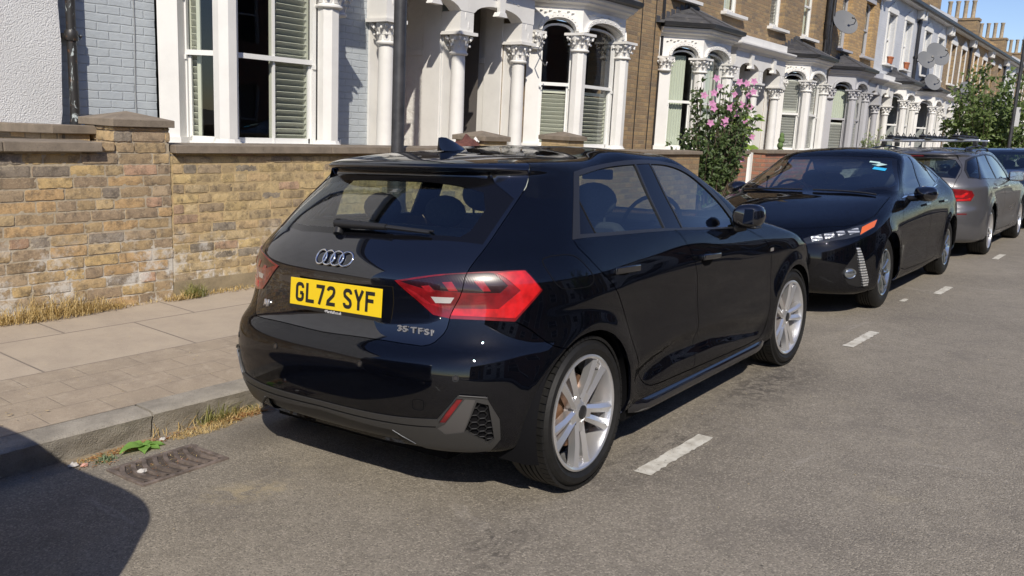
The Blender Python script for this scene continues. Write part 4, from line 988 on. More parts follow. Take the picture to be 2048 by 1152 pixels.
# columns: xr xcr nr  yr ym yf  xcf nf xf   zr z1 zm z2 zf
HATCH = table([
 (-.47, .10, 3.0, .800,.800,.800, 2.70, 3.2, 3.10, .205,.200,.185,.19,.19),
 (-.575,.10, 3.1, .835,.838,.835, 2.70, 3.3, 3.20, .235,.225,.215,.21,.21),
 (-.622,.10, 3.1, .858,.858,.855, 2.70, 3.3, 3.24, .290,.290,.275,.28,.27),
 (-.648,.10, 3.1, .866,.866,.862, 2.70, 3.3, 3.26, .350,.350,.34,.35,.34),
 (-.666,.10, 3.1, .870,.870,.868, 2.70, 3.2, 3.27, .450,.455,.45,.46,.43),
 (-.670,.10, 3.0, .872,.872,.870, 2.70, 3.1, 3.265,.545,.555,.56,.56,.52),
 (-.660,.10, 2.9, .872,.871,.869, 2.70, 3.0, 3.25, .600,.615,.63,.64,.58),
 (-.622,.10, 2.75, .871,.870,.868, 2.70, 3.0, 3.235,.640,.665,.69,.70,.63),
 (-.598,.10, 2.65, .869,.867,.864, 2.68, 2.9, 3.19, .700,.725,.75,.76,.68),
 (-.580,.10, 2.6, .865,.863,.856, 2.62, 2.8, 3.10, .790,.795,.80,.80,.735),
 (-.583,.10, 2.6, .857,.858,.846, 2.50, 2.8, 3.00, .865,.862,.855,.85,.805),
 (-.556,.10, 2.5, .838,.846,.825, 2.28, 2.8, 2.78, .940,.925,.905,.90,.88),
 (-.500,.12, 2.45, .812,.828,.800, 2.05, 2.8, 2.46, 1.000,.980,.958,.95,.94),
 (-.465,.14, 2.45, .792,.808,.775, 1.82, 3.0, 2.22, 1.030,1.015,.995,.985,.985),
 (-.395,.18, 2.5, .752,.772,.748, 1.69, 3.2, 2.06, 1.095,1.085,1.065,1.06,1.05),
 (-.295,.24, 2.6, .706,.722,.708, 1.55, 3.3, 1.83, 1.175,1.170,1.155,1.15,1.16),
 (-.195,.30, 2.9, .662,.677,.668, 1.41, 3.3, 1.60, 1.245,1.245,1.245,1.235,1.262),
 (-.175,.34, 3.1, .648,.660,.654, 1.33, 3.1, 1.52, 1.268,1.272,1.28,1.27,1.295),
 (-.215,.34, 3.3, .632,.645,.640, 1.27, 2.9, 1.47, 1.285,1.292,1.305,1.297,1.313),
 (-.222,.36, 3.3, .615,.628,.622, 1.23, 2.8, 1.43, 1.300,1.305,1.325,1.318,1.330),
 (-.195,.38, 3.2, .592,.600,.595, 1.18, 2.6, 1.39, 1.313,1.318,1.348,1.338,1.343),
 (-.10, .42, 3.0, .520,.525,.518, 1.10, 2.4, 1.30, 1.332,1.336,1.372,1.358,1.358),
 (.05,  .46, 2.8, .400,.400,.395, 1.02, 2.2, 1.18, 1.352,1.354,1.384,1.372,1.372),
 (.25,  .50, 2.4, .220,.220,.215, .92, 2.0, 1.02,  1.368,1.370,1.390,1.382,1.382),
 (.46,  .55, 2.0, .012,.012,.012, .83, 2.0, .86,  1.380,1.382,1.392,1.388,1.388),
])
def hatch_post(G):
    """A1-like side sculpture: arch flares, shoulder line, concave sill crease"""
    G = G.copy(); X, Y, Z = G[..., 0], G[..., 1], G[..., 2]
    side = sstep(.55, .80, Y)
    d = np.zeros_like(Y)
    for ax in (0., 2.563):
        r = np.hypot(X-ax, (Z-.313)); d += .016*np.exp(-((r-.36)/.06)**2)*sstep(.16, .30, Z)
        d += .012*np.exp(-((X-ax)/.42)**2)*np.exp(-((Z-.80)/.07)**2)
    inb = sstep(.28, .60, X)*(1-sstep(1.95, 2.2, X))
    zc = np.interp(X, [.4, .8, 1.3, 2.0], [.42, .475, .465, .39])
    d -= inb*(.026*np.exp(-((Z-(zc-.055))/.05)**2))
    d += inb*(.004*np.exp(-((Z-(zc+.03))/.03)**2))
    d -= .010*sstep(.18, .45, X)*(1-sstep(2.0, 2.35, X))*np.exp(-((Z-.66)/.11)**2)
    # rear: plate recess shoulder and waist crease under the window
    G[..., 1] += side*d
    return G
SALOON = table([
 (-.75,0.0,3,.80,.80,.80, 2.9,3.2, 3.48, .25,.20,.18,.18,.17),
 (-.88,0.0,3,.85,.85,.85,2.9,3.2, 3.58,.30,.24,.21,.21,.21),
 (-.92,0.0,3, .87,.87,.87, 2.9,3.1,3.63,.40,.32,.28,.28,.28),
 (-.94,0.0,3, .875,.878,.875, 2.9,3,3.655,.50,.44,.42,.42,.40),
 (-.95,0.0,3,.88,.88,.88,2.88,2.9,3.665,.60,.56,.55,.55,.50),
 (-.95,0.0,3,.88,.88,.878,2.84,2.8,3.655,.70,.66,.65,.66,.58),
 (-.94,0.0,3,.875,.88,.872,2.78,2.7,3.63,.80,.75,.73,.73,.64),
 (-.92,0.0,2.9,.865,.875,.862,2.68,2.6,3.56,.87,.82,.79,.79,.70),
 (-.90,0.0,2.8,.85,.865,.845,2.5,2.6,3.40,.93,.87,.85,.85,.775),
 (-.88,0.0,2.8,.83,.85,.81,2.3,2.8,3.05,.98,.92,.90,.91,.87),
 (-.86,0.0,2.8,.80,.825,.78,2.10,3.2,2.72,1.02,.965,.94,.955,.945),
 (-.84,0.02,2.8,.77,.80,.765,1.97,3.6,2.48,1.05,1.00,.97,.985,.985),
 (-.78,.05,2.8, .73,.77,.745, 1.83,3.9,2.28,1.09,1.05,1.035,1.05,1.055),
 (-.66,.10,2.8,.68,.72,.705,1.63,3.9,1.98,1.13,1.12,1.12,1.13,1.17),
 (-.45,.20,2.8,.64,.67,.665,1.44,3.7,1.68,1.17,1.19,1.22,1.225,1.27),
 (-.25,.30,2.8,.60,.63,.63,1.34,3.3,1.52,1.21,1.24,1.285,1.295,1.335),
 (.0,.40,2.6,.55,.575,.57,1.24,2.8,1.42,1.27,1.29,1.34,1.35,1.375),
 (.3,.55,2.4,.45,.46,.455,1.13,2.4,1.30,1.34,1.345,1.385,1.39,1.40),
 (.6,.70,2.2,.25,.25,.25,1.04,2.2,1.15,1.39,1.39,1.415,1.415,1.42),
 (.85,.88,2,.01,.01,.01,.94,2,.98,1.425,1.425,1.427,1.427,1.427),
])
def morph(rows, xk, xv, ys, zs):
    out = []
    for r in rows:
        r = list(r)
        for i in (0, 1, 6, 8): r[i] = float(np.interp(r[i], xk, xv))
        for i in (3, 4, 5): r[i] *= ys
        for i in range(9, 14): r[i] *= zs if not callable(zs) else zs(r[i])
        out.append(tuple(r))
    return out
def flare_post(G, axles, az=.32, R=.36, inset=.02):
    G = G.copy(); X, Y, Z = G[..., 0], G[..., 1], G[..., 2]; side = sstep(.55, .80, Y); d = np.zeros_like(Y)
    for ax in axles: d += .018*np.exp(-((np.hypot(X-ax, Z-az)-R)/.07)**2)*sstep(.16, .30, Z)
    inb = sstep(axles[0]+.35, axles[0]+.7, X)*(1-sstep(axles[1]-.7, axles[1]-.35, X)); d -= inb*inset*np.exp(-((Z-.48)/.12)**2)
    G[..., 1] += side*d; return G
# ------------------------------------------------------------------ car body panels cut from the ring surface
def pin(poly, X, Y):
    """vectorised point in polygon"""
    c = np.zeros(X.shape, bool); n = len(poly)
    for i in range(n):
        x0, y0 = poly[i]; x1, y1 = poly[(i+1) % n]
        if y0 == y1: continue
        k = ((y0 > Y) != (y1 > Y)) & (X < (x1-x0)*(Y-y0)/(y1-y0)+x0)
        c ^= k
    return c
def crv(pts, n=5):
    P = [np.array(q, float) for q in pts]; out = []
    for i in range(len(P)-1):
        a = P[max(i-1, 0)]; b = P[i]; c = P[i+1]; d = P[min(i+2, len(P)-1)]
        for k in range(n):
            t = k/n; out.append(tuple(.5*((2*b)+(c-a)*t+(2*a-5*b+4*c-d)*t*t+(3*b-a-3*c+d)*t**3)))
    out.append(tuple(P[-1])); return out
class Shell:
    def __init__(s, G):
        s.G = G; s.nv, s.nu = G.shape[:2]
        N = np.cross(np.gradient(G, axis=1), np.gradient(G, axis=0))
        # outward: compare with direction from the axis
        N /= (np.linalg.norm(N, axis=2, keepdims=True)+1e-12)
        C = np.array([1.3, 0, .55]); sgn = np.sign(np.median(((G-C)*N).sum(2))); N *= sgn
        N[:, 0, 1] = 0; N[:, -1, 1] = 0
        N[-4:] = N[-5:-4]; N[-3:, :, :] = (0, 0, 1)
        N /= (np.linalg.norm(N, axis=2, keepdims=True)+1e-12); s.N = N
        V = [Vector(q) for q in G.reshape(-1, 3)]; F = []
        nu = s.nu
        for j in range(s.nv-1):
            for i in range(nu-1): F.append((j*nu+i, j*nu+i+1, (j+1)*nu+i+1, (j+1)*nu+i))
        s.bvh = BVHTree.FromPolygons(V, F); s.reg = []; s.E = []
    def uv(s, P):
        P = Vector((P[0], abs(P[1]), P[2])); loc, nrm, idx, d = s.bvh.find_nearest(P)
        j, i = divmod(idx, s.nu-1); A = s.G[j, i]; B = s.G[j, i+1]; D = s.G[j+1, i]; Cc = s.G[j+1, i+1]; q = np.array(loc)
        a = b = .5
        for _ in range(4):
            S = A*(1-a)*(1-b)+B*a*(1-b)+D*(1-a)*b+Cc*a*b; Sa = (B-A)*(1-b)+(Cc-D)*b; Sb = (D-A)*(1-a)+(Cc-B)*a
            J = np.stack([Sa, Sb], 1); r = np.linalg.lstsq(J, q-S, rcond=None)[0]; a = min(max(a+r[0], 0), 1); b = min(max(b+r[1], 0), 1)
        if P.y < 1e-4: 
            a = 0. if i < s.nu/2 else 1.; i = 0 if i < s.nu/2 else s.nu-2
        return (i+a, j+b)
    def ev(s, u, v, arr=None):
        arr = s.G if arr is None else arr
        u = np.clip(u, 0, s.nu-1-1e-6); v = np.clip(v, 0, s.nv-1-1e-6); i = u.astype(int); j = v.astype(int); a = (u-i)[:, None]; b = (v-j)[:, None]
        return arr[j, i]*(1-a)*(1-b)+arr[j, i+1]*a*(1-b)+arr[j+1, i]*(1-a)*b+arr[j+1, i+1]*a*b
    def at(s, P, off=0.):
        """point + normal on the surface nearest P (keeps the sign of y)"""
        u, v = s.uv(P); p = s.ev(np.array([u]), np.array([v]))[0]; n = s.ev(np.array([u]), np.array([v]), s.N)[0]
        n = n/np.linalg.norm(n); sg = -1 if P[1] < 0 else 1
        return Vector((p[0]+n[0]*off, (p[1]+n[1]*off)*sg, p[2]+n[2]*off)), Vector((n[0], n[1]*sg, n[2]))
    def line(s, pts, closed=True, step=.022, rnd=0):
        P = [np.array([p[0], abs(p[1]), p[2]], float) for p in pts]
        for _ in range(rnd):                                    # chaikin corner cutting
            Q = []; n = len(P); rg = range(n if closed else n-1)
            if not closed: Q.append(P[0])
            for i in rg:
                a, b = P[i], P[(i+1) % n]; k = .18 if _ == 0 else .25
                Q += [a*(1-k)+b*k, a*k+b*(1-k)]
            if not closed: Q.append(P[-1])
            P = Q
        out = []; n = len(P)
        for i in range(n if closed else n-1):
            a, b = P[i], P[(i+1) % n]; m = max(1, int(np.linalg.norm(b-a)/step))
            for q in range(m): out.append(a+(b-a)*q/m)
        if not closed: out.append(P[-1])
        return out
    def region(s, name, pts, rnd=0, step=.022):
        poly = [s.uv(q) for q in s.line(pts, True, step, rnd)]; s.reg.append((name, poly)); return s
    def seam(s, pts, w=.0045, rnd=1, name='gap'):
        L = s.line(pts, False, .02, rnd); A = []; B = []
        S = [np.array(s.at(q)[0]) for q in L]
        for i, q in enumerate(S):
            t = S[min(i+1, len(S)-1)]-S[max(i-1, 0)]; n = np.array(s.at(q)[1]); k = np.cross(n, t); k /= np.linalg.norm(k)+1e-9
            A.append(s.uv(q+k*w/2)); B.append(s.uv(q-k*w/2))
        s.reg.append((name, A+B[::-1])); return s
    def closed_seam(s, pts, w=.004, rnd=1):
        L = s.line(pts, True, .02, rnd); L.append(L[0]); L.append(L[1]); return s.seam([tuple(q) for q in L], w, 0)
    def cut(s):
        pts = []; ed = []
        for name, poly in s.reg:
            b = len(pts); pts += poly; n = len(poly); ed += [(b+i, b+(i+1) % n) for i in range(n)]
        b = len(pts); nu, nv = s.nu, s.nv
        near = set()
        for (u, v) in pts: near.add((int(round(u)), int(round(v))))
        for j in range(nv):
            for i in range(nu):
                bd = i in (0, nu-1) or j in (0, nv-1)
                if bd or (i, j) not in near: pts.append((float(i), float(j)))
        r = geometry.delaunay_2d_cdt([Vector(p) for p in pts], ed, [], 0, 1e-4)
        UV = np.array([tuple(q) for q in r[0]]); F = np.array([tuple(f) for f in r[2]])
        c = UV[F].mean(1); area = np.abs(np.cross(UV[F[:, 1]]-UV[F[:, 0]], UV[F[:, 2]]-UV[F[:, 0]]))
        lab = np.full(len(F), 'body', dtype=object)
        for name, poly in s.reg: lab[pin(poly, c[:, 0], c[:, 1])] = name
        s.UV, s.F, s.lab = UV, F, lab; s.P = s.ev(UV[:, 0], UV[:, 1]); nn = s.ev(UV[:, 0], UV[:, 1], s.N); s.PN = nn/(np.linalg.norm(nn, axis=1, keepdims=True)+1e-12)
        # split 'body' into connected panels
        par = np.arange(len(UV))
        def find(a):
            while par[a] != a: par[a] = par[par[a]]; a = par[a]
            return a
        for f in F[lab == 'body']:
            a, b_, c_ = find(f[0]), find(f[1]), find(f[2]); par[b_] = a; par[find(c_)] = a
        s.comp = np.array([find(f[0]) for f in F]); s.ctr = c
        return s
    def comp_at(s, P):
        u, v = s.uv(P); k = np.where(s.lab == 'body')[0]; d = ((s.ctr[k]-np.array([u, v]))**2).sum(1); return s.comp[k[d.argmin()]]
    def sel(s, name): return s.lab == name
    def panel(s, name, mask, mat, parent, sides='LR', off=0., wall=.012, join=False, label=None):
        """sides L (+y), R (-y); join puts both halves in one mesh"""
        outs = []
        F = s.F[mask]
        if not len(F): return outs
        idx, inv = np.unique(F.ravel(), return_inverse=True); f = inv.reshape(-1, 3); P = s.P[idx]+s.PN[idx]*off; N = s.PN[idx]
        # orientation
        a = np.cross(P[f[:, 1]]-P[f[:, 0]], P[f[:, 2]]-P[f[:, 0]]); fl = (a*N[f[:, 0]]).sum(1) < 0; f = f.copy(); f[fl] = f[fl][:, ::-1]
        V = list(map(tuple, P)); NN = list(map(tuple, N)); FF = [tuple(int(q) for q in t) for t in f]
        if wall > 0:
            cnt = {}
            for t in FF:
                for i in range(3):
                    e = (t[i], t[(i+1) % 3]); cnt[e] = cnt.get(e, 0)+1
            for (a_, b_) in list(cnt):
                if (b_, a_) in cnt: continue
                if P[a_][1] < 1e-4 and P[b_][1] < 1e-4: continue
                e = P[b_]-P[a_]; nn = np.cross(e, N[a_]); l = np.linalg.norm(nn)
                if l < 1e-12: continue
                nn = nn/l; k = len(V)
                V += [tuple(P[a_]), tuple(P[b_]), tuple(P[b_]-N[b_]*wall), tuple(P[a_]-N[a_]*wall)]; NN += [tuple(nn)]*4
                FF.append((k+1, k, k+3, k+2))
        def mir(): return [(x, -y, z) for x, y, z in V], [(x, -y, z) for x, y, z in NN], [t[::-1] for t in FF]
        sets = []
        if join:
            v2, n2, f2 = mir(); k = len(V); sets = [(V+v2, NN+n2, FF+[tuple(i+k for i in t) for t in f2])]
        else:
            if 'L' in sides: sets.append((V, NN, FF))
            if 'R' in sides: sets.append(mir())
        for (v_, n_, f_) in sets:
            me = bpy.data.meshes.new(name); me.from_pydata(v_, [], f_); me.update()
            for p_ in me.polygons: p_.use_smooth = True
            me.normals_split_custom_set_from_vertices(n_)
            o = bpy.data.objects.new(name, me); COL.objects.link(o); me.materials.append(mat); o.parent = parent
            if label: o['label'] = label
            outs.append(o)
        return outs

def paint(name, c, metal=0., rough=.08, flake=0., spec=.5):
    t = NT(name); dust = t.noise(7., detail=6, rough=.7)
    b = t.prin(c, rough, metal=metal, coat=1., coatr=.012, spec=spec); b.node.inputs['Coat IOR'].default_value = 1.85
    return t.out(b)
M_pblack = paint('black_car_paint', (.0035, .0042, .0075), 0., .5, spec=.0)
M_pgrey = paint('grey_metallic_paint', (.22, .22, .235), .5, .35)
M_pteal = paint('dark_blue_paint', (.012, .018, .03), .3, .3)
M_pglossb = simple('gloss_black_trim', (.004, .004, .005), .08)
M_satin = simple('satin_black_plastic', (.014, .014, .015), .42)
M_satg = simple('satin_grey_trim', (.018, .018, .019), .36)
M_rub = simple('tyre_rubber', (.010, .0098, .0095), .58, .25, .12, 120., spec=.35)
M_alloy = simple('alloy_silver', (.78, .78, .79), .30, metal=.82, coat=.5)
M_alloy2 = simple('alloy_dark', (.10, .10, .105), .35, metal=.6)
M_disc = simple('rusty_brake_disc', (.30, .17, .10), .5, .4, metal=.6)
M_chrome = simple('chrome', (.75, .76, .78), .08, metal=1.)
M_cglass = glassm('car_glass', (.70, .78, .75), 1.85)
M_cglassd = glassm('tinted_car_glass', (.30, .37, .37), 1.85)
M_seat = simple('dark_seat_fabric', (.035, .036, .04), .85, .2, .3, 300.)
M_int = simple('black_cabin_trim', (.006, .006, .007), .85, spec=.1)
def redlens(name, c, em=0.):
    t = NT(name); v = t.co('Object'); w_ = t.N('ShaderNodeTexWave'); w_.inputs['Scale'].default_value = 60; w_.inputs['Distortion'].default_value = 1.; t.L(v, w_.inputs['Vector'])
    nb_ = t.bump(t.ramp(w_.outputs['Fac'], [(.3, 0.), (.7, 1.)]), .08, .002); c2 = t.mix(c, tuple(q*.45 for q in c), t.ramp(t.noise(22., detail=2), [(.4, 0.), (.65, .8)])); return t.out(t.prin(c2, .28, nb_, coat=1., coatr=.03, sss=0.))
M_red1 = redlens('red_lens_bright', (.58, .010, .012)); M_red2 = redlens('red_lens_mid', (.20, .005, .008)); M_red3 = redlens('red_lens_dark', (.022, .002, .003))
M_clear = simple('clear_lamp', (.62, .60, .58), .15, metal=.4)
M_amber = simple('amber_lens', (.62, .12, .02), .15, coat=1.)
M_lampg = simple('lamp_glass_chrome', (.35, .38, .40), .12, metal=.85, coat=1.)
def wheel(parent, x, y, r, rim_r, width, side, style='twin5', steer=0., rimmat=None, det=1, cap=True):
    """side -1: outer face toward -y"""
    rimmat = rimmat or M_alloy
    w_ = empty('wheel', (x, y, r)); w_.parent = parent; w_.rotation_euler = (0, RND.uniform(0, 6.28) if det < 2 else {0: 0., 1: -.35}.get(int(x > 1), 0), steer)
    s = side; h = width/2                                       # outer face at local y = 0, body toward -s
    N = 72 if det > 1 else 40
    t = MB(); b = rim_r; R = r
    prof = [(b+.000, -.012), (b+.012, -.004), (b+.020, .001), (b+(R-b)*.35, .006), (b+(R-b)*.62, .004), (R-.020, -.006), (R-.008, -.018), (R-.002, -.034)]
    g0 = -.045; nb = 5; bw = (width-.09)/nb
    for k in range(nb):
        a = g0-bw*k; prof += [(R, a+.0), (R+.0005, a-bw+.008), (R-.008, a-bw+.007), (R-.008, a-bw+.001)] if k < nb-1 else [(R, a), (R, a-bw)]
    prof += [(R-.006, -width+.03), (R-.02, -width+.008), (b+.03, -width), (b, -width+.01)]
    t.lathe([(q[0], q[1]*s) for q in prof], (0, 0, 0), N, 'y')
    if det > 1:                                                 # shoulder sipes
        for k in range(64):
            a = 2*pi*k/64
            c = Vector((cos(a)*(R-.005), s*-.022, sin(a)*(R-.005)))
            er = Vector((cos(a), 0, sin(a))); et = Vector((-sin(a), 0, cos(a)))
            t.obox(c+er*.0005, et, er, Vector((0, s, 0))*1., .0132, .0062, .017)
    t.build('tyre', M_rub, w_, smooth=38, fixn=True)
    m = MB(); q = rim_r
    m.lathe([(q+.002, s*-.014), (q+.004, s*-.002), (q-.004, s*.001), (q-.012, s*-.004), (q-.016, s*-.02), (q-.030, s*-.10), (q-.034, s*-(width-.02)), (q-.004, s*-(width-.01))], (0, 0, 0), N, 'y')
    rim = m.build('rim', rimmat, w_, smooth=40, fixn=True)
    m = MB(); rh = .030
    if style == 'twin5':
        for k in range(5):
            a0 = 2*pi*k/5+radians(54)
            for sg in (-1, 1):
                # each blade: from hub edge out to the rim, pair roughly parallel, faceted
                er = Vector((cos(a0), 0, sin(a0))); et = Vector((-sin(a0), 0, cos(a0)))
                secs = []
                for f_, o_, w0, dy in ((.040, .017, .015, .022), (.085, .021, .0175, .016), (.13, .026, .0185, .010), (q-.045, .035, .0215, .006), (q-.006, .044, .027, .003)):
                    o_ = o_*sg; c = er*f_+et*o_
                    secs.append([c+et*(-w0*sg)+Vector((0, s*(-dy-.012), 0)), c+et*(w0*.1*sg)+Vector((0, s*-dy, 0)), c+et*(w0*sg)+Vector((0, s*(-dy-.010), 0)), c+et*(w0*sg*.8)+Vector((0, s*(-dy-.045), 0)), c+et*(-w0*sg*.8)+Vector((0, s*(-dy-.045), 0))])
                bs = len(m.v)
                for z_ in secs: m.v += [tuple(p_) for p_ in z_]
                for i in range(len(secs)-1):
                    for j in range(5): m.f.append((bs+i*5+j, bs+i*5+(j+1) % 5, bs+(i+1)*5+(j+1) % 5, bs+(i+1)*5+j))
                m.f += [tuple(bs+j for j in range(5)), tuple(bs+(len(secs)-1)*5+j for j in range(5))]
            # web at the rim tying the pair
            er = Vector((cos(a0), 0, sin(a0))); et = Vector((-sin(a0), 0, cos(a0)))
            m.obox(er*(q-.026)+Vector((0, s*-.030, 0)), et, er, Vector((0, 1, 0)), .055, .012, .012)
            m.obox(er*(.058)+Vector((0, s*-.036, 0)), et, er, Vector((0, 1, 0)), .020, .022, .014)
    else:
        n_ = 10 if style == 'ten' else 5
        for k in range(n_):
            a0 = 2*pi*k/n_+.3; er = Vector((cos(a0), 0, sin(a0))); et = Vector((-sin(a0), 0, cos(a0)))
            wd = .012 if n_ == 10 else .034
            secs = []
            for f_, w0, dy in ((.04, wd, .02), (.10, wd*.8, .012), (q-.01, wd*1.25, .008)):
                c = er*f_+et*(.02*(f_/q) if n_ == 5 else 0)
                secs.append([c-et*w0+Vector((0, s*(-dy-.008), 0)), c+Vector((0, s*-dy, 0)), c+et*w0+Vector((0, s*(-dy-.008), 0)), c+et*w0*.7+Vector((0, s*(-dy-.04), 0)), c-et*w0*.7+Vector((0, s*(-dy-.04), 0))])
            bs = len(m.v)
            for z_ in secs: m.v += [tuple(p_) for p_ in z_]
            for i in range(len(secs)-1):
                for j in range(5): m.f.append((bs+i*5+j, bs+i*5+(j+1) % 5, bs+(i+1)*5+(j+1) % 5, bs+(i+1)*5+j))
    m.lathe([(0, s*-.014), (.020, s*-.014), (.034, s*-.018), (.052, s*-.026), (.056, s*-.05), (.06, s*-.07)], (0, 0, 0), 24, 'y')
    m.build('spokes', rimmat, w_, smooth=28, fixn=True)
    m = MB(); m.lathe([(0, s*-.009), (.022, s*-.010), (.029, s*-.013), (.029, s*-.018)], (0, 0, 0), 24, 'y'); m.build('hub_cap', M_satg, w_, smooth=50, fixn=True)
    if det > 1:
        m = MB()
        for k in range(5):
            a = 2*pi*k/5+radians(54)+pi/5; m.lathe([(0, s*-.028), (.009, s*-.028), (.011, s*-.036), (.011, s*-.05)], (cos(a)*.050, 0, sin(a)*.050), 8, 'y')
        m.build('wheel_bolts', M_alloy2, w_, smooth=40, fixn=True)
    m = MB(); m.lathe([(0, s*-.075), (.15, s*-.075), (.152, s*-.08), (.152, s*-.095), (0, s*-.10)], (0, 0, 0), 32, 'y'); m.build('brake_disc', M_disc, w_, smooth=40, fixn=True)
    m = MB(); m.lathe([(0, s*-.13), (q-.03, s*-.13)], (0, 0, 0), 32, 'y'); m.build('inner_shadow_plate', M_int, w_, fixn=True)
    return w_
def arch_liner(parent, ax, r, az, ytop, yin, mat=None):
    n = 28
    for sg in (-1, 1):
        m = MB(); b = 0
        for k in range(n+1):
            a = -.35+(pi+.7)*k/n
            for rr, yy in ((r+.004, ytop), (r+.02, ytop-.05), (r+.02, yin), (.05, yin)): m.v.append((ax+cos(a)*rr, sg*yy, az+sin(a)*rr))
        for k in range(n):
            for j in range(3): m.f.append((b+k*4+j, b+(k+1)*4+j, b+(k+1)*4+j+1, b+k*4+j+1))
        m.build('wheel_arch_liner', mat or M_int, parent, smooth=50, fixn=True)
def ribbon_text(parent, name, txt, loc, xdir, updir, size, mat, depth=.002, sx=1., font_off=0., align='CENTER'):
    cu = bpy.data.curves.new(name, 'FONT'); cu.body = txt; cu.size = size; cu.extrude = depth; cu.offset = font_off; cu.align_x = align; cu.align_y = 'CENTER'; cu.resolution_u = 4
    tmp = bpy.data.objects.new(name, cu); COL.objects.link(tmp)
    me = bpy.data.meshes.new_from_object(tmp.evaluated_get(bpy.context.evaluated_depsgraph_get())); bpy.data.objects.remove(tmp)
    xd = Vector(xdir).normalized(); ud = Vector(updir); ud = (ud-xd*ud.dot(xd)).normalized(); nd = xd.cross(ud)
    Mx = Matrix(((xd.x*sx, ud.x, nd.x, loc[0]), (xd.y*sx, ud.y, nd.y, loc[1]), (xd.z*sx, ud.z, nd.z, loc[2]), (0, 0, 0, 1)))
    me.transform(Mx); me.materials.clear(); me.materials.append(mat)
    o = bpy.data.objects.new(name, me); COL.objects.link(o); o.parent = parent; return o
def place_car(root, x, y, psi, pitch=.0):
    """car frame (x forward, z up, right wheels' outer plane on the camber line) -> street"""
    c_ = .0508; y0 = -.865
    Rz = Matrix.Rotation(psi, 4, 'Z'); T = Matrix.Translation((x, y, 0))
    C = Matrix.Translation((0, y0, 0)) @ Matrix.Rotation(-c_, 4, 'X') @ Matrix.Translation((0, -y0, 0))
    root.matrix_world = C @ T @ Rz
def seats(parent, xf, xr, zt, w=.36, dx=.0, steer_y=-.36, hr=True, dir_=1):
    """front seats backrest at xf, rear bench at xr; dir_ +1 faces +x"""
    d = dir_
    for y in (-w, w):
        m = MB()
        prof = [(-.02, .0, .25), (.02, .18, .25), (.0, .36, .22), (-.05, .52, .19), (-.08, .60, .13)]
        for i, (dx_, dz, hw_) in enumerate(prof):
            for sx_, t_ in ((-.05, 1.), (.05, .92)):
                m.v += [(xf+d*(dx_+sx_), y-hw_*t_, zt-.62+dz), (xf+d*(dx_+sx_), y+hw_*t_, zt-.62+dz)]
        for i in range(4):
            b = i*4
            for q0, q1 in ((0, 1), (1, 3), (3, 2), (2, 0)): m.f.append((b+q0, b+q1, b+4+q1, b+4+q0))
        m.f.append((16, 17, 19, 18)); m.box(xf-.05 if d > 0 else xf-.45, xf+.45 if d > 0 else xf+.05, y-.24, y+.24, zt-.72, zt-.58)
        st = m.build('front_seat', M_seat, parent, bevel=.03, seg=3, smooth=60)
        if hr:
            m = MB(); m.sphere((xf-d*.10, y, zt+.09), .055, .13, .09, 14, 10); m.tube([(xf-d*.09, y-.06, zt-.04), (xf-d*.10, y-.06, zt+.06)], .007, 6); m.tube([(xf-d*.09, y+.06, zt-.04), (xf-d*.10, y+.06, zt+.06)], .007, 6)
            m.build('headrest', M_seat, st, smooth=60)
    m = MB(); m.box(min(xr, xr-d*.12), max(xr, xr-d*.12), -.62, .62, zt-.60, zt-.02); rb = m.build('rear_bench', M_seat, parent, bevel=.04, seg=3)
    for y in (-.40, 0, .40):
        m = MB(); m.sphere((xr-d*.08, y, zt+.055), .05, .12, .075, 12, 8); m.build('headrest', M_seat, rb, smooth=60)
    m = MB(); R_ = .18; pts = [(xf+d*.55+.07*sin(2*pi*k/24)*d, steer_y+R_*cos(2*pi*k/24), zt-.08+R_*.92*sin(2*pi*k/24)) for k in range(25)]
    m.tube(pts, .013, 6, cap=False); m.tube([(xf+d*.56, steer_y-R_, zt-.08), (xf+d*.56, steer_y+R_, zt-.08)], .018, 6); m.tube([(xf+d*.56, steer_y, zt-.08), (xf+d*.75, steer_y, zt-.14)], .035, 8)
    m.build('steering_wheel', M_int, parent, smooth=60)
# ------------------------------------------------------------------ the near black hatchback
M_platey = simple('yellow_plate', (.80, .56, .012), .35)
M_platek = simple('plate_black', (.012, .012, .012), .4)
M_satg2 = simple('satin_grey_insert', (.07, .066, .064), .4)
M_frame = simple('satin_black_frame', (.034, .033, .032), .45)
M_dmir = simple('dark_mirror', (.10, .11, .13), .05, metal=1.)
M_redb = redlens('red_bar', (.30, .01, .015))
hc = empty('parked_car', (0, 0, 0), label='glossy black five door hatchback with yellow rear number plate parked nearest', cat='car')
S = Shell(hatch_post(stack(HATCH)))
DLO = [(-.005, .79, 1.022)]+crv([(.225, .65, 1.284), (.46, .63, 1.313), (.86, .628, 1.328), (1.11, .633, 1.319), (1.30, .645, 1.287), (1.46, .672, 1.232), (1.62, .73, 1.13), (1.77, .79, .995)])+crv([(1.73, .815, .948), (1.30, .816, .970), (.795, .809, .996), (-.005, .79, 1.022)])[:-1]
S.region('window_trim', DLO)
S.region('gloss_pillar', [(.795, .80, 1.006), (.785, .648, 1.308), (.925, .645, 1.309), (.972, .809, .998)])
S.region('quarter_panel', [(.165, .71, 1.165), (.178, .79, 1.032), (.06, .785, 1.037)])
S.region('side_glass_rear', crv([(.252, .66, 1.266), (.50, .64, 1.294), (.768, .645, 1.306)])+crv([(.783, .803, 1.010), (.48, .80, 1.024), (.178, .79, 1.034)])+[(.165, .71, 1.165)], rnd=0)
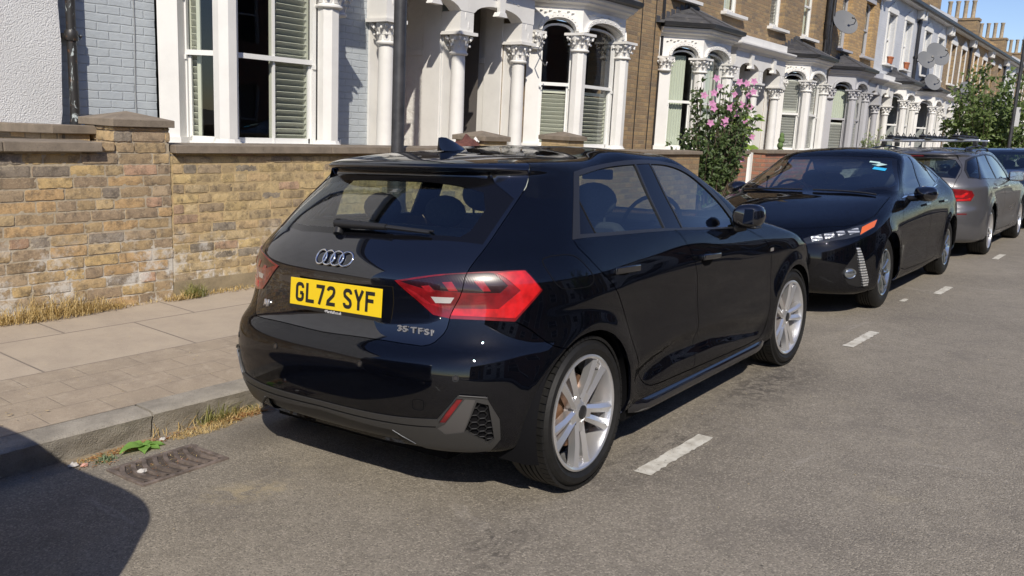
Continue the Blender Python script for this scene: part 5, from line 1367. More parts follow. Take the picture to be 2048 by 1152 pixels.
S.region('side_glass_front', crv([(.938, .645, 1.306), (1.11, .645, 1.300), (1.28, .655, 1.267), (1.42, .682, 1.216), (1.57, .73, 1.120), (1.70, .785, 1.005)])+crv([(1.67, .812, .966), (1.30, .812, .983), (.985, .807, 1.001)]))
S.region('windscreen', [(2.20, 0, 1.0), (2.14, .40, .995), (1.93, .67, 1.005), (1.84, .69, 1.02), (1.42, .595, 1.282), (1.47, .30, 1.312), (1.475, 0, 1.315)])
RW = [(-.478, 0, 1.022), (-.455, .30, 1.018), (-.335, .585, 1.008), (-.13, .585, 1.180), (-.135, .47, 1.262), (-.185, .25, 1.262), (-.185, 0, 1.262)]
S.region('rear_frit', RW)
S.region('rear_glass', [(-.452, 0, 1.042), (-.425, .30, 1.040), (-.37, .50, 1.045), (-.33, .522, 1.068), (-.235, .520, 1.135), (-.19, .475, 1.215), (-.20, .35, 1.236), (-.205, 0, 1.236)])
# lamps
S.region('lamp', [(-.556, .335, .876), (-.449, .588, .916), (-.36, .69, .920), (-.288, .752, .924), (-.248, .803, .846), (-.352, .752, .735), (-.495, .560, .745), (-.522, .495, .757), (-.536, .43, .806)])
S.region('lamp_dark', [(-.549, .36, .873), (-.449, .588, .912), (-.385, .675, .917), (-.357, .722, .868), (-.383, .705, .842), (-.47, .60, .843), (-.53, .453, .853)])
for q in ([(-.53, .445, .862), (-.52, .475, .866), (-.508, .50, .842), (-.522, .47, .840)], [(-.501, .522, .880), (-.487, .556, .884), (-.476, .578, .848), (-.491, .548, .848)], [(-.437, .622, .885), (-.420, .655, .887), (-.407, .680, .849), (-.424, .657, .849)]): S.region('lamp_bar', q)
S.region('lamp_bright', [(-.375, .684, .914), (-.287, .750, .919), (-.255, .799, .848), (-.349, .749, .747), (-.492, .557, .757), (-.483, .568, .783), (-.39, .703, .783), (-.325, .757, .849), (-.357, .713, .895)])
S.region('reverse_lamp', [(-.518, .483, .824), (-.482, .566, .824), (-.487, .552, .802), (-.512, .500, .801)])
S.region('lamp_mid', [(-.461, .603, .832), (-.384, .706, .836), (-.389, .702, .799), (-.463, .601, .798)])
S.region('lamp_line', [(-.549, .385, .852), (-.526, .455, .80), (-.494, .55, .776), (-.487, .562, .792), (-.520, .482, .797), (-.538, .42, .838)])
# bumper trim
S.region('diffuser', [(-.66, 0, .335), (-.628, .365, .330), (-.605, .385, .262), (-.575, .39, .215), (-.55, .0, .215)])
S.region('rear_trim', [(-.66, 0, .368), (-.635, .365, .370), (-.584, .565, .380), (-.557, .642, .476), (-.487, .717, .472), (-.450, .755, .38), (-.428, .742, .298), (-.438, .70, .243), (-.548, .48, .248), (-.616, .365, .312), (-.66, 0, .322)])
S.region('rear_gap', [(-.66, 0, .347), (-.630, .37, .346), (-.585, .560, .350), (-.583, .555, .343), (-.628, .37, .337), (-.66, 0, .337)])
S.region('trim_inner', [(-.540, .662, .466), (-.515, .692, .463), (-.530, .648, .330), (-.560, .584, .318), (-.580, .558, .343), (-.575, .592, .362)])
S.region('reflector', [(-.560, .633, .466), (-.543, .657, .466), (-.574, .592, .364), (-.583, .570, .364)])
S.region('mesh_grille', [(-.512, .695, .452), (-.478, .722, .440), (-.443, .724, .300), (-.452, .703, .277), (-.527, .650, .335)], step=.012)
# seams
S.seam([(.055, 0, 1.3475), (.05, .30, 1.343), (.03, .545, 1.318), (-.035, .587, 1.237), (-.125, .598, 1.172), (-.331, .602, 1.003), (-.445, .592, .914), (-.468, .59, .84), (-.492, .557, .764), (-.515, .552, .70), (-.550, .515, .652), (-.575, .47, .642), (-.619, .10, .646), (-.625, 0, .646)], .0034, 1)
S.seam([(-.349, .755, .733), (-.307, .787, .705), (-.245, .840, .640), (-.19, .868, .617), (-.14, .868, .614)], .004, 1)
S.seam([(.0, .795, 1.018), (.006, .808, .981), (.092, .851, .893), (.21, .866, .79), (.297, .868, .675), (.353, .874, .558), (.440, .862, .42), (.505, .855, .325), (.60, .86, .294), (1.065, .861, .285), (2.0, .851, .262), (2.10, .86, .30), (2.137, .871, .457), (2.135, .865, .757), (2.05, .855, .86), (1.80, .82, .945), (1.73, .815, .955)], .0055, 1)
S.seam([(.885, .81, .995), (.930, .823, .965), (1.035, .862, .812), (1.068, .868, .70), (1.072, .869, .482), (1.060, .861, .289)], .0055, 1)
S.seam([(2.20, 0, .995), (2.17, .30, .99), (2.06, .56, .985), (1.95, .70, .975), (2.3, .72, .935), (2.75, .66, .87), (3.02, .45, .80), (3.10, 0, .79)], .0045, 1)
def circ(ax, rx, rz, az=.313):
    return [(ax+rx*cos(a), .87, az+rz*sin(a)) for a in [-.38+(pi+.76)*k/50 for k in range(51)]]+[(ax-rx*.9, .78, -.2), (ax+rx*.9, .78, -.2)]
S.region('arch', circ(0, .352, .346)); S.region('arch', circ(2.563, .354, .348))
S.cut()
sel = S.sel
doorR = S.comp_at((.70, .86, .70)); doorF = S.comp_at((1.6, .86, .70)); tail = S.comp_at((-.57, .2, .92))
body = (S.lab == 'body') & (S.comp != doorR) & (S.comp != doorF) & (S.comp != tail)
S.panel('body', body, M_pblack, hc, join=True, wall=.004)
S.panel('tailgate', (S.lab == 'body') & (S.comp == tail), M_pblack, hc, join=True, wall=.002)
for nm_, c_ in (('rear_door', doorR), ('front_door', doorF)):
    for o_ in S.panel(nm_, (S.lab == 'body') & (S.comp == c_), M_pblack, hc):
        s_ = 1 if o_.data.vertices[0].co.y > 0 else -1
        x0, z0 = (.275, .868) if nm_ == 'rear_door' else (1.17, .843)
        p0, n0 = S.at((x0-.105, .86*s_, z0)); p1, n1 = S.at((x0+.105, .86*s_, z0-.008)); pm, nm2 = S.at((x0, .86*s_, z0-.004))
        m = MB(); up = Vector((0, 0, 1)); t_ = (p1-p0).normalized()
        m.sphere((0, 0, 0), .075, .004, .034, 20, 8); m.xf(Matrix.Translation(pm-up*.016)); m.build('handle_cup', M_int, o_, smooth=80)
        m = MB(); m.obox(pm+nm2*.026+up*.004, t_, nm2, up, .108, .009, .015); m.obox(pm-t_*.092+nm2*.012+up*.004, t_, nm2, up, .016, .014, .012); m.obox(pm+t_*.092+nm2*.012+up*.004, t_, nm2, up, .014, .014, .012)
        m.build('handle', M_pblack, o_, bevel=.006, seg=3, smooth=60)
for nm_, mt, off, wl_ in (('window_trim', M_satg, .001, .012), ('gloss_pillar', M_pglossb, -.002, .01), ('quarter_panel', M_pglossb, -.003, .01), ('side_glass_rear', M_cglass, -.005, 0), ('side_glass_front', M_cglass, -.005, 0)):
    S.panel(nm_, sel(nm_), mt, hc, off=off, wall=wl_)
S.panel('windscreen', sel('windscreen'), M_cglass, hc, join=True, off=-.003, wall=0)
rf = S.panel('rear_window', sel('rear_glass'), M_cglass, hc, join=True, off=-.002, wall=0)[0]
S.panel('window_border', sel('rear_frit'), M_pglossb, rf, join=True, off=-.002, wall=.004)
for s_ in 'LR':
    lamp = S.panel('tail_lamp', sel('lamp'), M_red2, hc, s_, .004, .02)[0]
    for nm_, mt, off in (('lamp_dark', M_red3, .002), ('lamp_bar', M_redb, .004), ('lamp_bright', M_red1, .006), ('reverse_lamp', M_clear, .005), ('lamp_mid', M_red2, .003), ('lamp_line', M_redb, .005)):
        S.panel({'lamp_dark': 'dark_band', 'lamp_bar': 'light_bar', 'lamp_bright': 'outer_lens', 'reverse_lamp': 'reversing_lens', 'lamp_mid': 'middle_lens', 'lamp_line': 'inner_light_line'}[nm_], sel(nm_), mt, lamp, s_, off, .02)
    S.panel('rear_reflector', sel('reflector'), M_red2, hc, s_, -.002, .01)
S.panel('diffuser', sel('diffuser'), M_satin, hc, join=True, off=-.012, wall=.02)
bt = S.panel('rear_bumper_trim', sel('rear_trim'), M_frame, hc, join=True, off=.007, wall=.02)[0]
S.panel('trim_inner', sel('trim_inner'), M_satg2, bt, 'LR', off=.004, wall=.012)
S.panel('trim_groove', sel('rear_gap'), M_int, bt, join=True, off=-.004, wall=.01)
# honeycomb vents in the bumper corners
for s_, sg in (('L', 1), ('R', -1)):
    mg = S.panel('vent', sel('mesh_grille'), M_int, hc, s_, -.016, .03)[0]
    m = MB(); hx_ = .0165
    poly = [(-.512, .695, .452), (-.478, .722, .440), (-.443, .724, .300), (-.452, .703, .277), (-.527, .650, .335)]
    uvp = [S.uv(q) for q in S.line(poly, True, .02)]
    c0, _n = S.at((-.485, .70, .37)); tt = Vector((.42, .9, 0)).normalized(); up = Vector((0, 0, 1))
    for r_ in range(-6, 7):
        for c_ in range(-4, 5):
            cc = c0+tt*(c_*hx_*1.5*1.25)+up*(r_*hx_*1.72+(c_ % 2)*hx_*.86)
            P6 = [cc+tt*(cos(a)*hx_*1.22)+up*(sin(a)*hx_) for a in [k*pi/3 for k in range(6)]]
            for k in range(6):
                if k in (3, 4, 5) and False: continue
                a, b = P6[k], P6[(k+1) % 6]; mid = (a+b)/2; u_, v_ = S.uv(mid)
                if not pin(uvp, np.array([u_]), np.array([v_]))[0]: continue
                pa, na = S.at(a, -.006); pb, nb = S.at(b, -.006); m.tube([(pa.x, pa.y*sg, pa.z), (pb.x, pb.y*sg, pb.z)], .0022, 4, cap=False)
    m.build('honeycomb', M_satin, mg)
M_schr = simple('silver_trim_and_highlight', (.12, .125, .135), .4, metal=.8)
for sg in (1, -1):
    L_ = [S.at((q[0], q[1]*sg, q[2]), .010)[0] for q in crv([(-.618, .374, .314), (-.603, .410, .290), (-.578, .455, .264)])]
    MB().tube(L_, .0017, 6).build('silver_strip_and_highlight', M_schr, bt, smooth=60)
    L_ = [S.at((q[0], q[1]*sg, q[2]), .010)[0] for q in [(-.556, .648, .478), (-.520, .693, .474), (-.486, .723, .468)]]
    MB().tube(L_, .003, 6).build('frame_edge', M_frame, bt, smooth=60)
    L_ = [S.at((q[0], q[1]*sg, q[2]), .009)[0] for q in [(-.562, .640, .470), (-.585, .575, .378)]]
    MB().tube(L_, .0028, 6).build('silver_strip_and_highlight', M_schr, bt, smooth=60)  # highlight on the frame's inner edge, drawn as a thin silver tube
# parking sensors, tow cover
for sg in (1, -1):
    for q in ((-.661, .245*sg, .559), (-.555, .63*sg, .54)):
        p_, n_ = S.at(q, .001); m = MB(); R_ = n_.to_track_quat('Z', 'Y').to_matrix().to_4x4(); m.lathe([(0, .001), (.0085, .001), (.0095, 0), (.0115, -.002)], (0, 0, 0), 20); m.xf(Matrix.Translation(p_) @ R_); m.build('parking_sensor', M_pblack, hc, smooth=30)
        m = MB(); m.lathe([(.0095, .0015), (.0125, .0015), (.0125, -.003)], (0, 0, 0), 20); m.xf(Matrix.Translation(p_) @ R_); m.build('sensor_ring', M_satg, hc, smooth=30)
cp = [S.at(q, .0012)[0] for q in S.line([(-.624, -.478, .452), (-.611, -.523, .452), (-.609, -.520, .410), (-.621, -.476, .410)], True, .01, 2)]
cp = [S.at((q.x, -abs(q.y), q.z), .0012)[0] for q in cp]
MB().tube(cp+[cp[0]], .0016, 4).build('tow_eye_cover', M_int, hc)
# fuel flap outline: fine groove line
fl = [S.at((q[0], -abs(q[1]), q[2]), -.0004)[0] for q in S.line([(-.215, .765, .966), (-.05, .812, .967), (-.002, .835, .93), (.045, .862, .868), (.018, .864, .842), (-.02, .866, .836), (-.154, .841, .838), (-.19, .815, .868)], True, .01, 2)]
MB().tube(fl+[fl[0]], .0022, 5).build('fuel_flap', M_int, hc)
# number plate
pt = empty('number_plate'); pt.parent = hc
pc_ = Vector((-.604, -.050, .790)); xd = Vector((0, -1, 0)); ud = Vector((.10, 0, 1)).normalized(); nd = Vector((-1, 0, .10)).normalized()
def plate(parent, c, xd, ud, nd, txt, w_=.52, h_=.111, bend=.0, face=None):
    m = MB(); N = 10; cr = .008
    for k in range(N+1):
        u = -w_/2+w_*k/N; z = -bend*(u/(w_/2))**2
        for v in (-h_/2, h_/2):
            m.v.append(tuple(c+xd*u+ud*v+nd*z)); m.v.append(tuple(c+xd*u+ud*v+nd*(z-.004)))
    for k in range(N):
        b = k*4; m.f += [(b, b+4, b+6, b+2), (b+1, b+3, b+7, b+5), (b, b+1, b+5, b+4), (b+2, b+6, b+7, b+3)]
    m.f += [(0, 2, 3, 1), (N*4, N*4+1, N*4+3, N*4+2)]
    m.build('plate', face or M_platey, parent, bevel=.0015)
    H, Wd, st = .079, .050, .0145
    def arcp(cx_, cy_, rx, ry, a0, a1, n=10): return [(cx_+rx*cos(radians(a0+(a1-a0)*k/n)), cy_+ry*sin(radians(a0+(a1-a0)*k/n))) for k in range(n+1)]
    e = st/2; L_, R_, B_, T_ = e, Wd-e, e, H-e; r = .013
    G_ = {
     'G': [arcp(R_-r, T_-r, r, r, -10, 90, 5)+arcp(L_+r, T_-r, r, r, 90, 180, 5)+arcp(L_+r, B_+r, r, r, 180, 270, 5)+arcp(R_-r, B_+r, r, r, 270, 360, 5)+[(R_, .036)], [(R_+e*.2, .036), (Wd*.52, .036)]],
     'L': [[(L_, H), (L_, B_), (Wd, B_)]],
     '7': [[(0, T_), (R_-.001, T_), (R_-.003, T_-.010), (.019, 0)]],
     '2': [arcp(L_+r, T_-r, r, r, 175, 90, 5)+arcp(R_-r, T_-r, r, r, 90, -20, 6)+[(R_-.005, .043), (L_+.002, .018), (L_, B_), (Wd, B_)]],
     'S': [arcp(R_-r, T_-r, r, r, -5, 90, 5)+arcp(L_+r, T_-r, r, r, 90, 185, 5)+[(L_+.003, .049), (R_-.004, .032)]+arcp(R_-r, B_+r, r, r, 20, -90, 6)+arcp(L_+r, B_+r, r, r, 270, 175, 5)],
     'Y': [[(L_-.003, H), (Wd/2, .036), (Wd/2, 0)], [(R_+.003, H), (Wd/2, .036)]],
     'F': [[(L_, 0), (L_, T_), (Wd, T_)], [(L_, .043), (Wd-.006, .043)]],
    }
    tot = sum((Wd+.011) if ch != ' ' else .033-.011+.011 for ch in txt)-.011; u = -tot/2
    mm = MB()
    for ch in txt:
        if ch == ' ': u += .022+.011; continue
        mm = MB()
        for pl in G_.get(ch, []):
            # mitred ribbon
            n = len(pl); Ls = []; Rs = []
            for i in range(n):
                d0 = Vector(pl[i])-Vector(pl[i-1]) if i > 0 else Vector(pl[1])-Vector(pl[0]); d1 = Vector(pl[i+1])-Vector(pl[i]) if i < n-1 else d0
                d0.normalize(); d1.normalize(); n0 = Vector((-d0.y, d0.x)); n1 = Vector((-d1.y, d1.x)); nm_ = n0+n1; nm_ = nm_/max(.35, nm_.dot(n0)) if nm_.length > .01 else n0
                p = Vector(pl[i]); Ls.append(p+nm_*e); Rs.append(p-nm_*e)
            b = len(mm.v)
            for q in Ls+Rs:
                uu = u+q.x; z = -bend*(uu/(w_/2))**2+.0012; mm.v.append(tuple(c+xd*uu+ud*(q.y-H/2)+nd*z))
            for i in range(n-1): mm.f.append((b+i, b+i+1, b+n+i+1, b+n+i))
        u += Wd+.011; mm.build('plate_character', M_platek, parent)
plate(pt, pc_, xd, ud, nd, 'GL72 SYF')
MB().obox(pc_-ud*.0615-nd*.003, xd, nd, ud, .26, .004, .0075).build('plate_holder', M_platek, pt)
ribbon_text(pt, 'dealer_name', '\u2022Marshall.co.uk', pc_-ud*.063+nd*.0016, xd, ud, .0165, simple('dealer_print', (.75, .75, .75), .4), .0003, .95)
# plate recess lip and boot release
# emblems
m = MB(); pE, nE = S.at((-.56, .001, .934), .006); xE = nE.cross(Vector((0, 0, 1))).normalized()*-1; uE = xE.cross(nE)
if uE.z < 0: uE = -uE
for k in range(4):
    cy_ = .0695-.0463*k-.008
    m.tube([pE+Vector((.9*(cy_+.0315*cos(a_))**2, cy_+.0315*cos(a_), 0))+uE*(.0315*sin(a_)) for a_ in [2*pi*q/32 for q in range(33)]], .0042, 8, cap=False)
em = m.build('rear_badge', M_chrome, hc, smooth=80)
def badge(txt, P0, size, sx, mat=M_chrome, nm_='model_badge'):
    p_, n_ = S.at(P0, .0035); up = Vector((0, 0, 1)); xd_ = up.cross(n_)
    return ribbon_text(hc, nm_, txt, p_, xd_, up, size, mat, .0035, sx, .0007)
M_chr2 = simple('satin_chrome', (.8, .8, .82), .3, metal=.8)
for ch_, y_, sz_ in (('A', .432, .042), ('1', .404, .040)): badge(ch_, (-.556, y_, .706), sz_, 1.1, M_chr2)
for ch_, y_ in (('3', -.370), ('5', -.394), ('T', -.430), ('F', -.457), ('S', -.484), ('I', -.505)): badge(ch_, (-.56+.12*(abs(y_)-.37), y_, .693), .031, 1.3, M_chr2)
# wiper
m = MB(); w0, n0 = S.at((-.45, .05, 1.045), .030); w1, n1 = S.at((-.437, -.20, 1.040), .028); w2, n2 = S.at((-.405, -.385, 1.035), .018)
wb, nb = S.at((-.475, .05, 1.015), .006); wt_, nt_ = S.at((-.435, .065, 1.062), .022)
m.tube([wb, wt_, w0], [.020, .022, .022], 10); m.tube([w0+Vector((0, .02, 0)), w1], [.020, .013], 8); m.tube([w1, w2], [.009, .006], 6)
m.tube([S.at((-.42, .0, 1.062), .008)[0], S.at((-.39, -.39, 1.045), .007)[0]], .0045, 5)
m.build('rear_wiper', M_satin, hc, smooth=50)
# roof antenna
m = MB(); za = 1.352
prof = [(-.075, .006, .058), (-.055, .014, .062), (-.02, .020, .060), (.03, .021, .045), (.09, .018, .022), (.13, .004, .004)]
for x_, hw_, hh in prof: m.v += [(x_, -hw_*1.25, za), (x_, -hw_*.45, za+hh*.75), (x_, 0, za+hh), (x_, hw_*.45, za+hh*.75), (x_, hw_*1.25, za)]
for i in range(len(prof)-1):
    for j in range(4): m.f.append((i*5+j, i*5+j+1, (i+1)*5+j+1, (i+1)*5+j))
m.f += [(0, 1, 2, 3, 4), tuple(len(m.v)-5+j for j in range(5))[::-1]]
m.v = [(x_+.17, y_, z_+.010) for x_, y_, z_ in m.v]
m.build('roof_antenna', M_pblack, hc, smooth=60, fixn=True)
# high brake light in the spoiler
# door mirrors
for sg in (1, -1):
    dxm = -.18; dym = -.085; dzm = .035
    m = MB(); n = 16
    secs = [(1.80, .058, .045, .985), (1.815, .070, .060, .985), (1.86, .076, .066, .985), (1.91, .070, .060, .985), (1.955, .055, .043, .985), (1.985, .03, .02, .985)]
    for x_, ry, rz_, zc in secs:
        for k in range(n):
            a = 2*pi*k/n; m.v.append((dxm+x_+.03*cos(a)*.8, sg*(dym+.965+math.copysign(abs(cos(a))**.7, cos(a))*ry), dzm+zc+math.copysign(abs(sin(a))**.7, sin(a))*rz_))
    for i in range(len(secs)-1):
        for k in range(n): m.f.append((i*n+k, i*n+(k+1) % n, (i+1)*n+(k+1) % n, (i+1)*n+k))
    m.f += [tuple(range(n)), tuple((len(secs)-1)*n+k for k in range(n))[::-1]]
    mr = m.build('door_mirror', M_pblack, hc, smooth=60, fixn=True)
    MB().tube([(1.66, sg*.80, .955), (1.69, sg*.86, .965)], [.035, .028], 10).build('mirror_arm', M_satin, mr, smooth=60)
    MB().obox((1.80+dxm, sg*(.965+dym), .985+dzm), (0, 1, 0), (1, 0, .08), (0, 0, 1), .048, .003, .042).build('mirror_glass', M_dmir, mr, bevel=.01)
    MB().obox((1.87+dxm, sg*(.965+dym), .925+dzm), (0, 1, 0), (1, 0, 0), (0, 0, 1), -.055, .05, .008).build('mirror_base', M_satin, mr, bevel=.008)
# small wing badge
p_, n_ = S.at((2.135, -.862, .793), .001)
MB().obox(p_, Vector((1, 0, 0)), n_, Vector((0, 0, 1)), .028, .0015, .010).build('wing_badge', M_chrome, hc)
p_, n_ = S.at((2.10, -.862, .793), .001)
# sill skirts
for sg in (1, -1):
    m = MB(); n = 24; pr = [(.838, .258), (.858, .236), (.866, .208), (.856, .190), (.80, .182), (.78, .22)]
    for k in range(n+1):
        x_ = .40+1.76*k/n; f = min(1, min(x_-.40, 2.16-x_)/.12); 
        for yy, zz in pr: m.v.append((x_, sg*(.84+(yy-.84)*f), zz+(1-f)*.02+.0*(x_)))
    L = len(pr)
    for k in range(n):
        for j in range(L-1): m.f.append((k*L+j, (k+1)*L+j, (k+1)*L+j+1, k*L+j+1))
    m.build('side_skirt', M_pblack, hc, smooth=50, fixn=True)
arch_liner(hc, 0, .352, .313, .855, .50); arch_liner(hc, 2.563, .354, .313, .855, .50)
MB().box(-.45, 3.0, -.50, .50, .17, .30).box(.39, 2.17, -.82, .82, .17, .26).box(-.50, -.38, -.42, .42, .22, .40).build('underside', M_int, hc)
MB().box(-.35, 2.1, -.74, .74, .30, .42).build('cabin_floor', M_int, hc)
MB().box(-.37, .02, -.60, .60, .93, .95).build('parcel_shelf', M_int, hc, bevel=.01)
MB().prism([(1.70, .60), (1.70, .93), (1.85, .985), (2.10, .97), (2.10, .60)], (0, -.70, 0), (1, 0, 0), (0, 0, 1), (0, 1, 0), 1.40).build('dashboard', M_int, hc, bevel=.02, fixn=True)
MB().box(1.52, 1.55, -.10, .10, 1.20, 1.26).build('rear_view_mirror', M_int, hc, bevel=.01)
seats(hc, .98, .22, 1.03)
RR = .3135
for sg in (1, -1):
    for ax, st in ((0, 0), (2.563, -.05)):
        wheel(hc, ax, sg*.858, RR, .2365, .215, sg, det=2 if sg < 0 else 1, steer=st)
MB().tube([(0, -.7, .3), (0, .7, .3)], .035, 8).build('rear_axle', M_int, hc)
m = MB(); m.lathe([(.14, 0), (.145, .01), (.0, .01)], (.0, 0, 0), 8); 
place_car(hc, 0, 0, .0241)
# ------------------------------------------------------------------ the other parked cars
def arch_poly(ax, az, rx, rz): return [(ax+rx*cos(a), .88, az+rz*sin(a)) for a in [-.45+(pi+.9)*k/40 for k in range(41)]]+[(ax-rx*.88, .80, -.2), (ax+rx*.88, .80, -.2)]
def finish_car(root, S, axles, R, rim, width, style, yw, rimmat=None, seatx=None, zt=1.02, under=(-.8, 3.4)):
    for ax in axles:
        arch_liner(root, ax, R+.045, R, yw-.01, .45)
        for sg in (1, -1): wheel(root, ax, sg*yw, R, rim, width, sg, style, rimmat=rimmat)
    a0, a1 = axles
    MB().box(under[0], under[1], -.48, .48, .18, .32).box(a0+R+.09, a1-R-.09, -.80, .80, .19, .30).build('underside', M_int, root)
    MB().box(a0-.35, a1-.45, -.72, .72, .32, .45).build('cabin_floor', M_int, root)
    if seatx: seats(root, seatx[0], seatx[1], zt, steer_y=-.36)
def mirror(root, x, y, z, mat, sg, s=1., glass=True):
    m = MB(); n = 12; secs = [(-.055, .10, .07), (-.03, .115, .078), (.03, .10, .066), (.08, .06, .04), (.105, .02, .015)]
    for dx, ry, rz_ in secs:
        for k in range(n):
            a = 2*pi*k/n; m.v.append((x+dx*s, sg*(y+math.copysign(abs(cos(a))**.7, cos(a))*ry*s), z+math.copysign(abs(sin(a))**.7, sin(a))*rz_*s))
    for i in range(len(secs)-1):
        for k in range(n): m.f.append((i*n+k, i*n+(k+1) % n, (i+1)*n+(k+1) % n, (i+1)*n+k))
    m.f += [tuple(range(n)), tuple((len(secs)-1)*n+k for k in range(n))[::-1]]
    mr = m.build('door_mirror', mat, root, smooth=60, fixn=True)
    MB().tube([(x+.0, sg*(y-.16*s), z-.05), (x+.02, sg*(y-.05), z-.045)], [.03, .025], 8).build('mirror_arm', M_satin, mr, smooth=60)
    if glass: MB().obox((x-.058*s, sg*y, z), (0, 1, 0), (1, 0, 0), (0, 0, 1), .085*s, .003, .055*s).build('mirror_glass', M_chrome, mr)
def door_handle(S, P, mat, parent, L=.10):
    p, n = S.at(P); t = Vector((1, 0, 0)); t = (t-n*t.dot(n)).normalized(); up = n.cross(t)
    MB().obox(p+n*.022, t, n, up, L, .008, .013).obox(p-t*L*.85+n*.01, t, n, up, .014, .012, .010).obox(p+t*L*.85+n*.01, t, n, up, .014, .012, .010).build('door_handle', mat, parent, bevel=.004)

# --- black saloon facing the camera
def crystal():
    t = NT('crystal_lamp'); v = t.co('Object'); n = t.vor(55., v); w_ = t.N('ShaderNodeTexWave', bands_direction='Z'); w_.inputs['Scale'].default_value = 14; t.L(v, w_.inputs['Vector'])
    c = t.mix((.75, .76, .76), (.16, .17, .18), t.ramp(w_.outputs['Fac'], [(.35, 0.), (.55, 1.)])); return t.out(t.prin(c, .18, t.bump(n, .8, .01), metal=.55, coat=1.))
M_drl = crystal(); M_lampd = simple('smoked_lamp_housing', (.03, .033, .036), .1, metal=.3, coat=1.)
sa = empty('parked_car', (0, 0, 0), label='black saloon facing the camera with amber indicators and blue windscreen sticker', cat='car')
S = Shell(flare_post(stack(SALOON), (0, 2.70), .3175, .36)); S2 = S
S.region('window_trim', [(1.90, .775, .962), (1.86, .745, 1.04), (1.50, .620, 1.262), (1.22, .588, 1.338), (.80, .580, 1.352), (.40, .600, 1.300), (.02, .66, 1.14), (-.05, .70, 1.085), (.28, .745, 1.038), (1.15, .805, .968)])
S.region('side_glass', [(1.86, .765, .975), (1.49, .632, 1.250), (1.22, .60, 1.322), (1.02, .595, 1.333), (1.24, .795, .980)])
S.region('side_glass', [(.97, .595, 1.333), (.80, .592, 1.333), (.52, .60, 1.305), (.30, .735, 1.052), (.60, .77, 1.01), (1.18, .80, .978)])
S.region('side_glass', [(.47, .60, 1.295), (.38, .62, 1.27), (.05, .68, 1.125), (.0, .70, 1.095), (.24, .738, 1.052)])
S.region('wind_border', [(2.53, 0, .975), (2.42, .40, .978), (2.15, .72, .990), (1.98, .725, 1.01), (1.42, .575, 1.300), (1.50, .35, 1.325), (1.53, 0, 1.333)])
S.region('windscreen', [(2.46, 0, 1.0), (2.36, .40, 1.0), (2.12, .68, 1.010), (1.97, .695, 1.04), (1.50, .55, 1.285), (1.57, .33, 1.300), (1.60, 0, 1.305)])
S.region('rear_window', [(-.84, 0, 1.06), (-.70, .58, 1.06), (-.38, .52, 1.20), (-.30, 0, 1.215)])
S.region('headlamp', [(3.59, .40, .655), (3.535, .49, .700), (3.45, .60, .722), (3.364, .672, .733), (3.18, .77, .775), (2.965, .818, .806), (3.10, .832, .745), (3.30, .785, .690), (3.43, .700, .660), (3.55, .56, .632), (3.605, .43, .618)])
S.region('amber', [(3.23, .772, .757), (2.985, .821, .800), (3.10, .830, .748), (3.31, .779, .694)])
for a in ([(3.575, .455, .692), (3.525, .525, .704), (3.527, .54, .640), (3.577, .47, .630)], [(3.505, .543, .710), (3.455, .605, .719), (3.465, .615, .660), (3.52, .555, .648)], [(3.44, .62, .720), (3.385, .662, .728), (3.39, .675, .680), (3.45, .64, .668)], [(3.37, .69, .728), (3.27, .745, .746), (3.29, .758, .700), (3.38, .71, .684)]): S.region('led_unit', a, step=.01)
S.region('upper_grille', [(3.665, 0, .60), (3.63, .32, .600), (3.56, .55, .612), (3.49, .66, .606), (3.47, .70, .585), (3.55, .60, .52), (3.61, .47, .40), (3.64, .30, .30), (3.655, 0, .28)])
S.region('side_vent', [(3.40, .772, .535), (3.46, .725, .44), (3.49, .700, .385), (3.43, .745, .285), (3.33, .80, .252), (3.235, .838, .250), (3.24, .842, .31), (3.33, .812, .50), (3.37, .79, .585)])
S.region('running_light', [(3.385, .773, .592), (3.352, .793, .588), (3.30, .825, .46), (3.225, .846, .305), (3.225, .842, .258), (3.285, .818, .262), (3.345, .803, .40)])
S.region('chrome_strip', [(2.02, .80, .955), (1.90, .80, .958), (1.15, .815, .957), (.3, .76, 1.028), (.28, .752, 1.036), (1.15, .807, .966), (1.90, .78, .962)], step=.015)
S.seam([(2.53, 0, .967), (2.45, .45, .962), (2.25, .735, .955), (2.60, .77, .905), (3.0, .79, .81), (3.30, .70, .762), (3.46, .45, .738), (3.53, .20, .735), (3.54, 0, .735)], .005, 1)
S.seam([(2.00, .80, .952), (2.25, .862, .80), (2.33, .882, .66), (2.30, .88, .45), (2.22, .86, .28), (1.2, .86, .262), (.70, .862, .275), (.52, .87, .45), (.40, .88, .62), (.25, .86, .82), (.24, .79, .97), (.27, .755, 1.03)], .006, 1)
S.seam([(1.22, .808, .957), (1.12, .87, .75), (1.09, .88, .60), (1.15, .87, .27)], .006, 1)
S.region('arch', arch_poly(0, .3175, .365, .36)); S.region('arch', arch_poly(2.70, .3175, .365, .36)); S.cut()
fd = S.comp_at((1.7, .87, .6)); rd = S.comp_at((.8, .88, .6)); hd = S.comp_at((3.0, .2, .87))
S.panel('body', (S.lab == 'body') & ~np.isin(S.comp, [fd, rd, hd]), M_pblack, sa, join=True)
S.panel('bonnet', (S.lab == 'body') & (S.comp == hd), M_pblack, sa, join=True)
for nm_, c_, hx in (('front_door', fd, 1.32), ('rear_door', rd, .45)):
    for o_ in S.panel(nm_, (S.lab == 'body') & (S.comp == c_), M_pblack, sa): door_handle(S, (hx, .87 if o_.data.vertices[0].co.y > 0 else -.87, .86), M_pblack, o_)
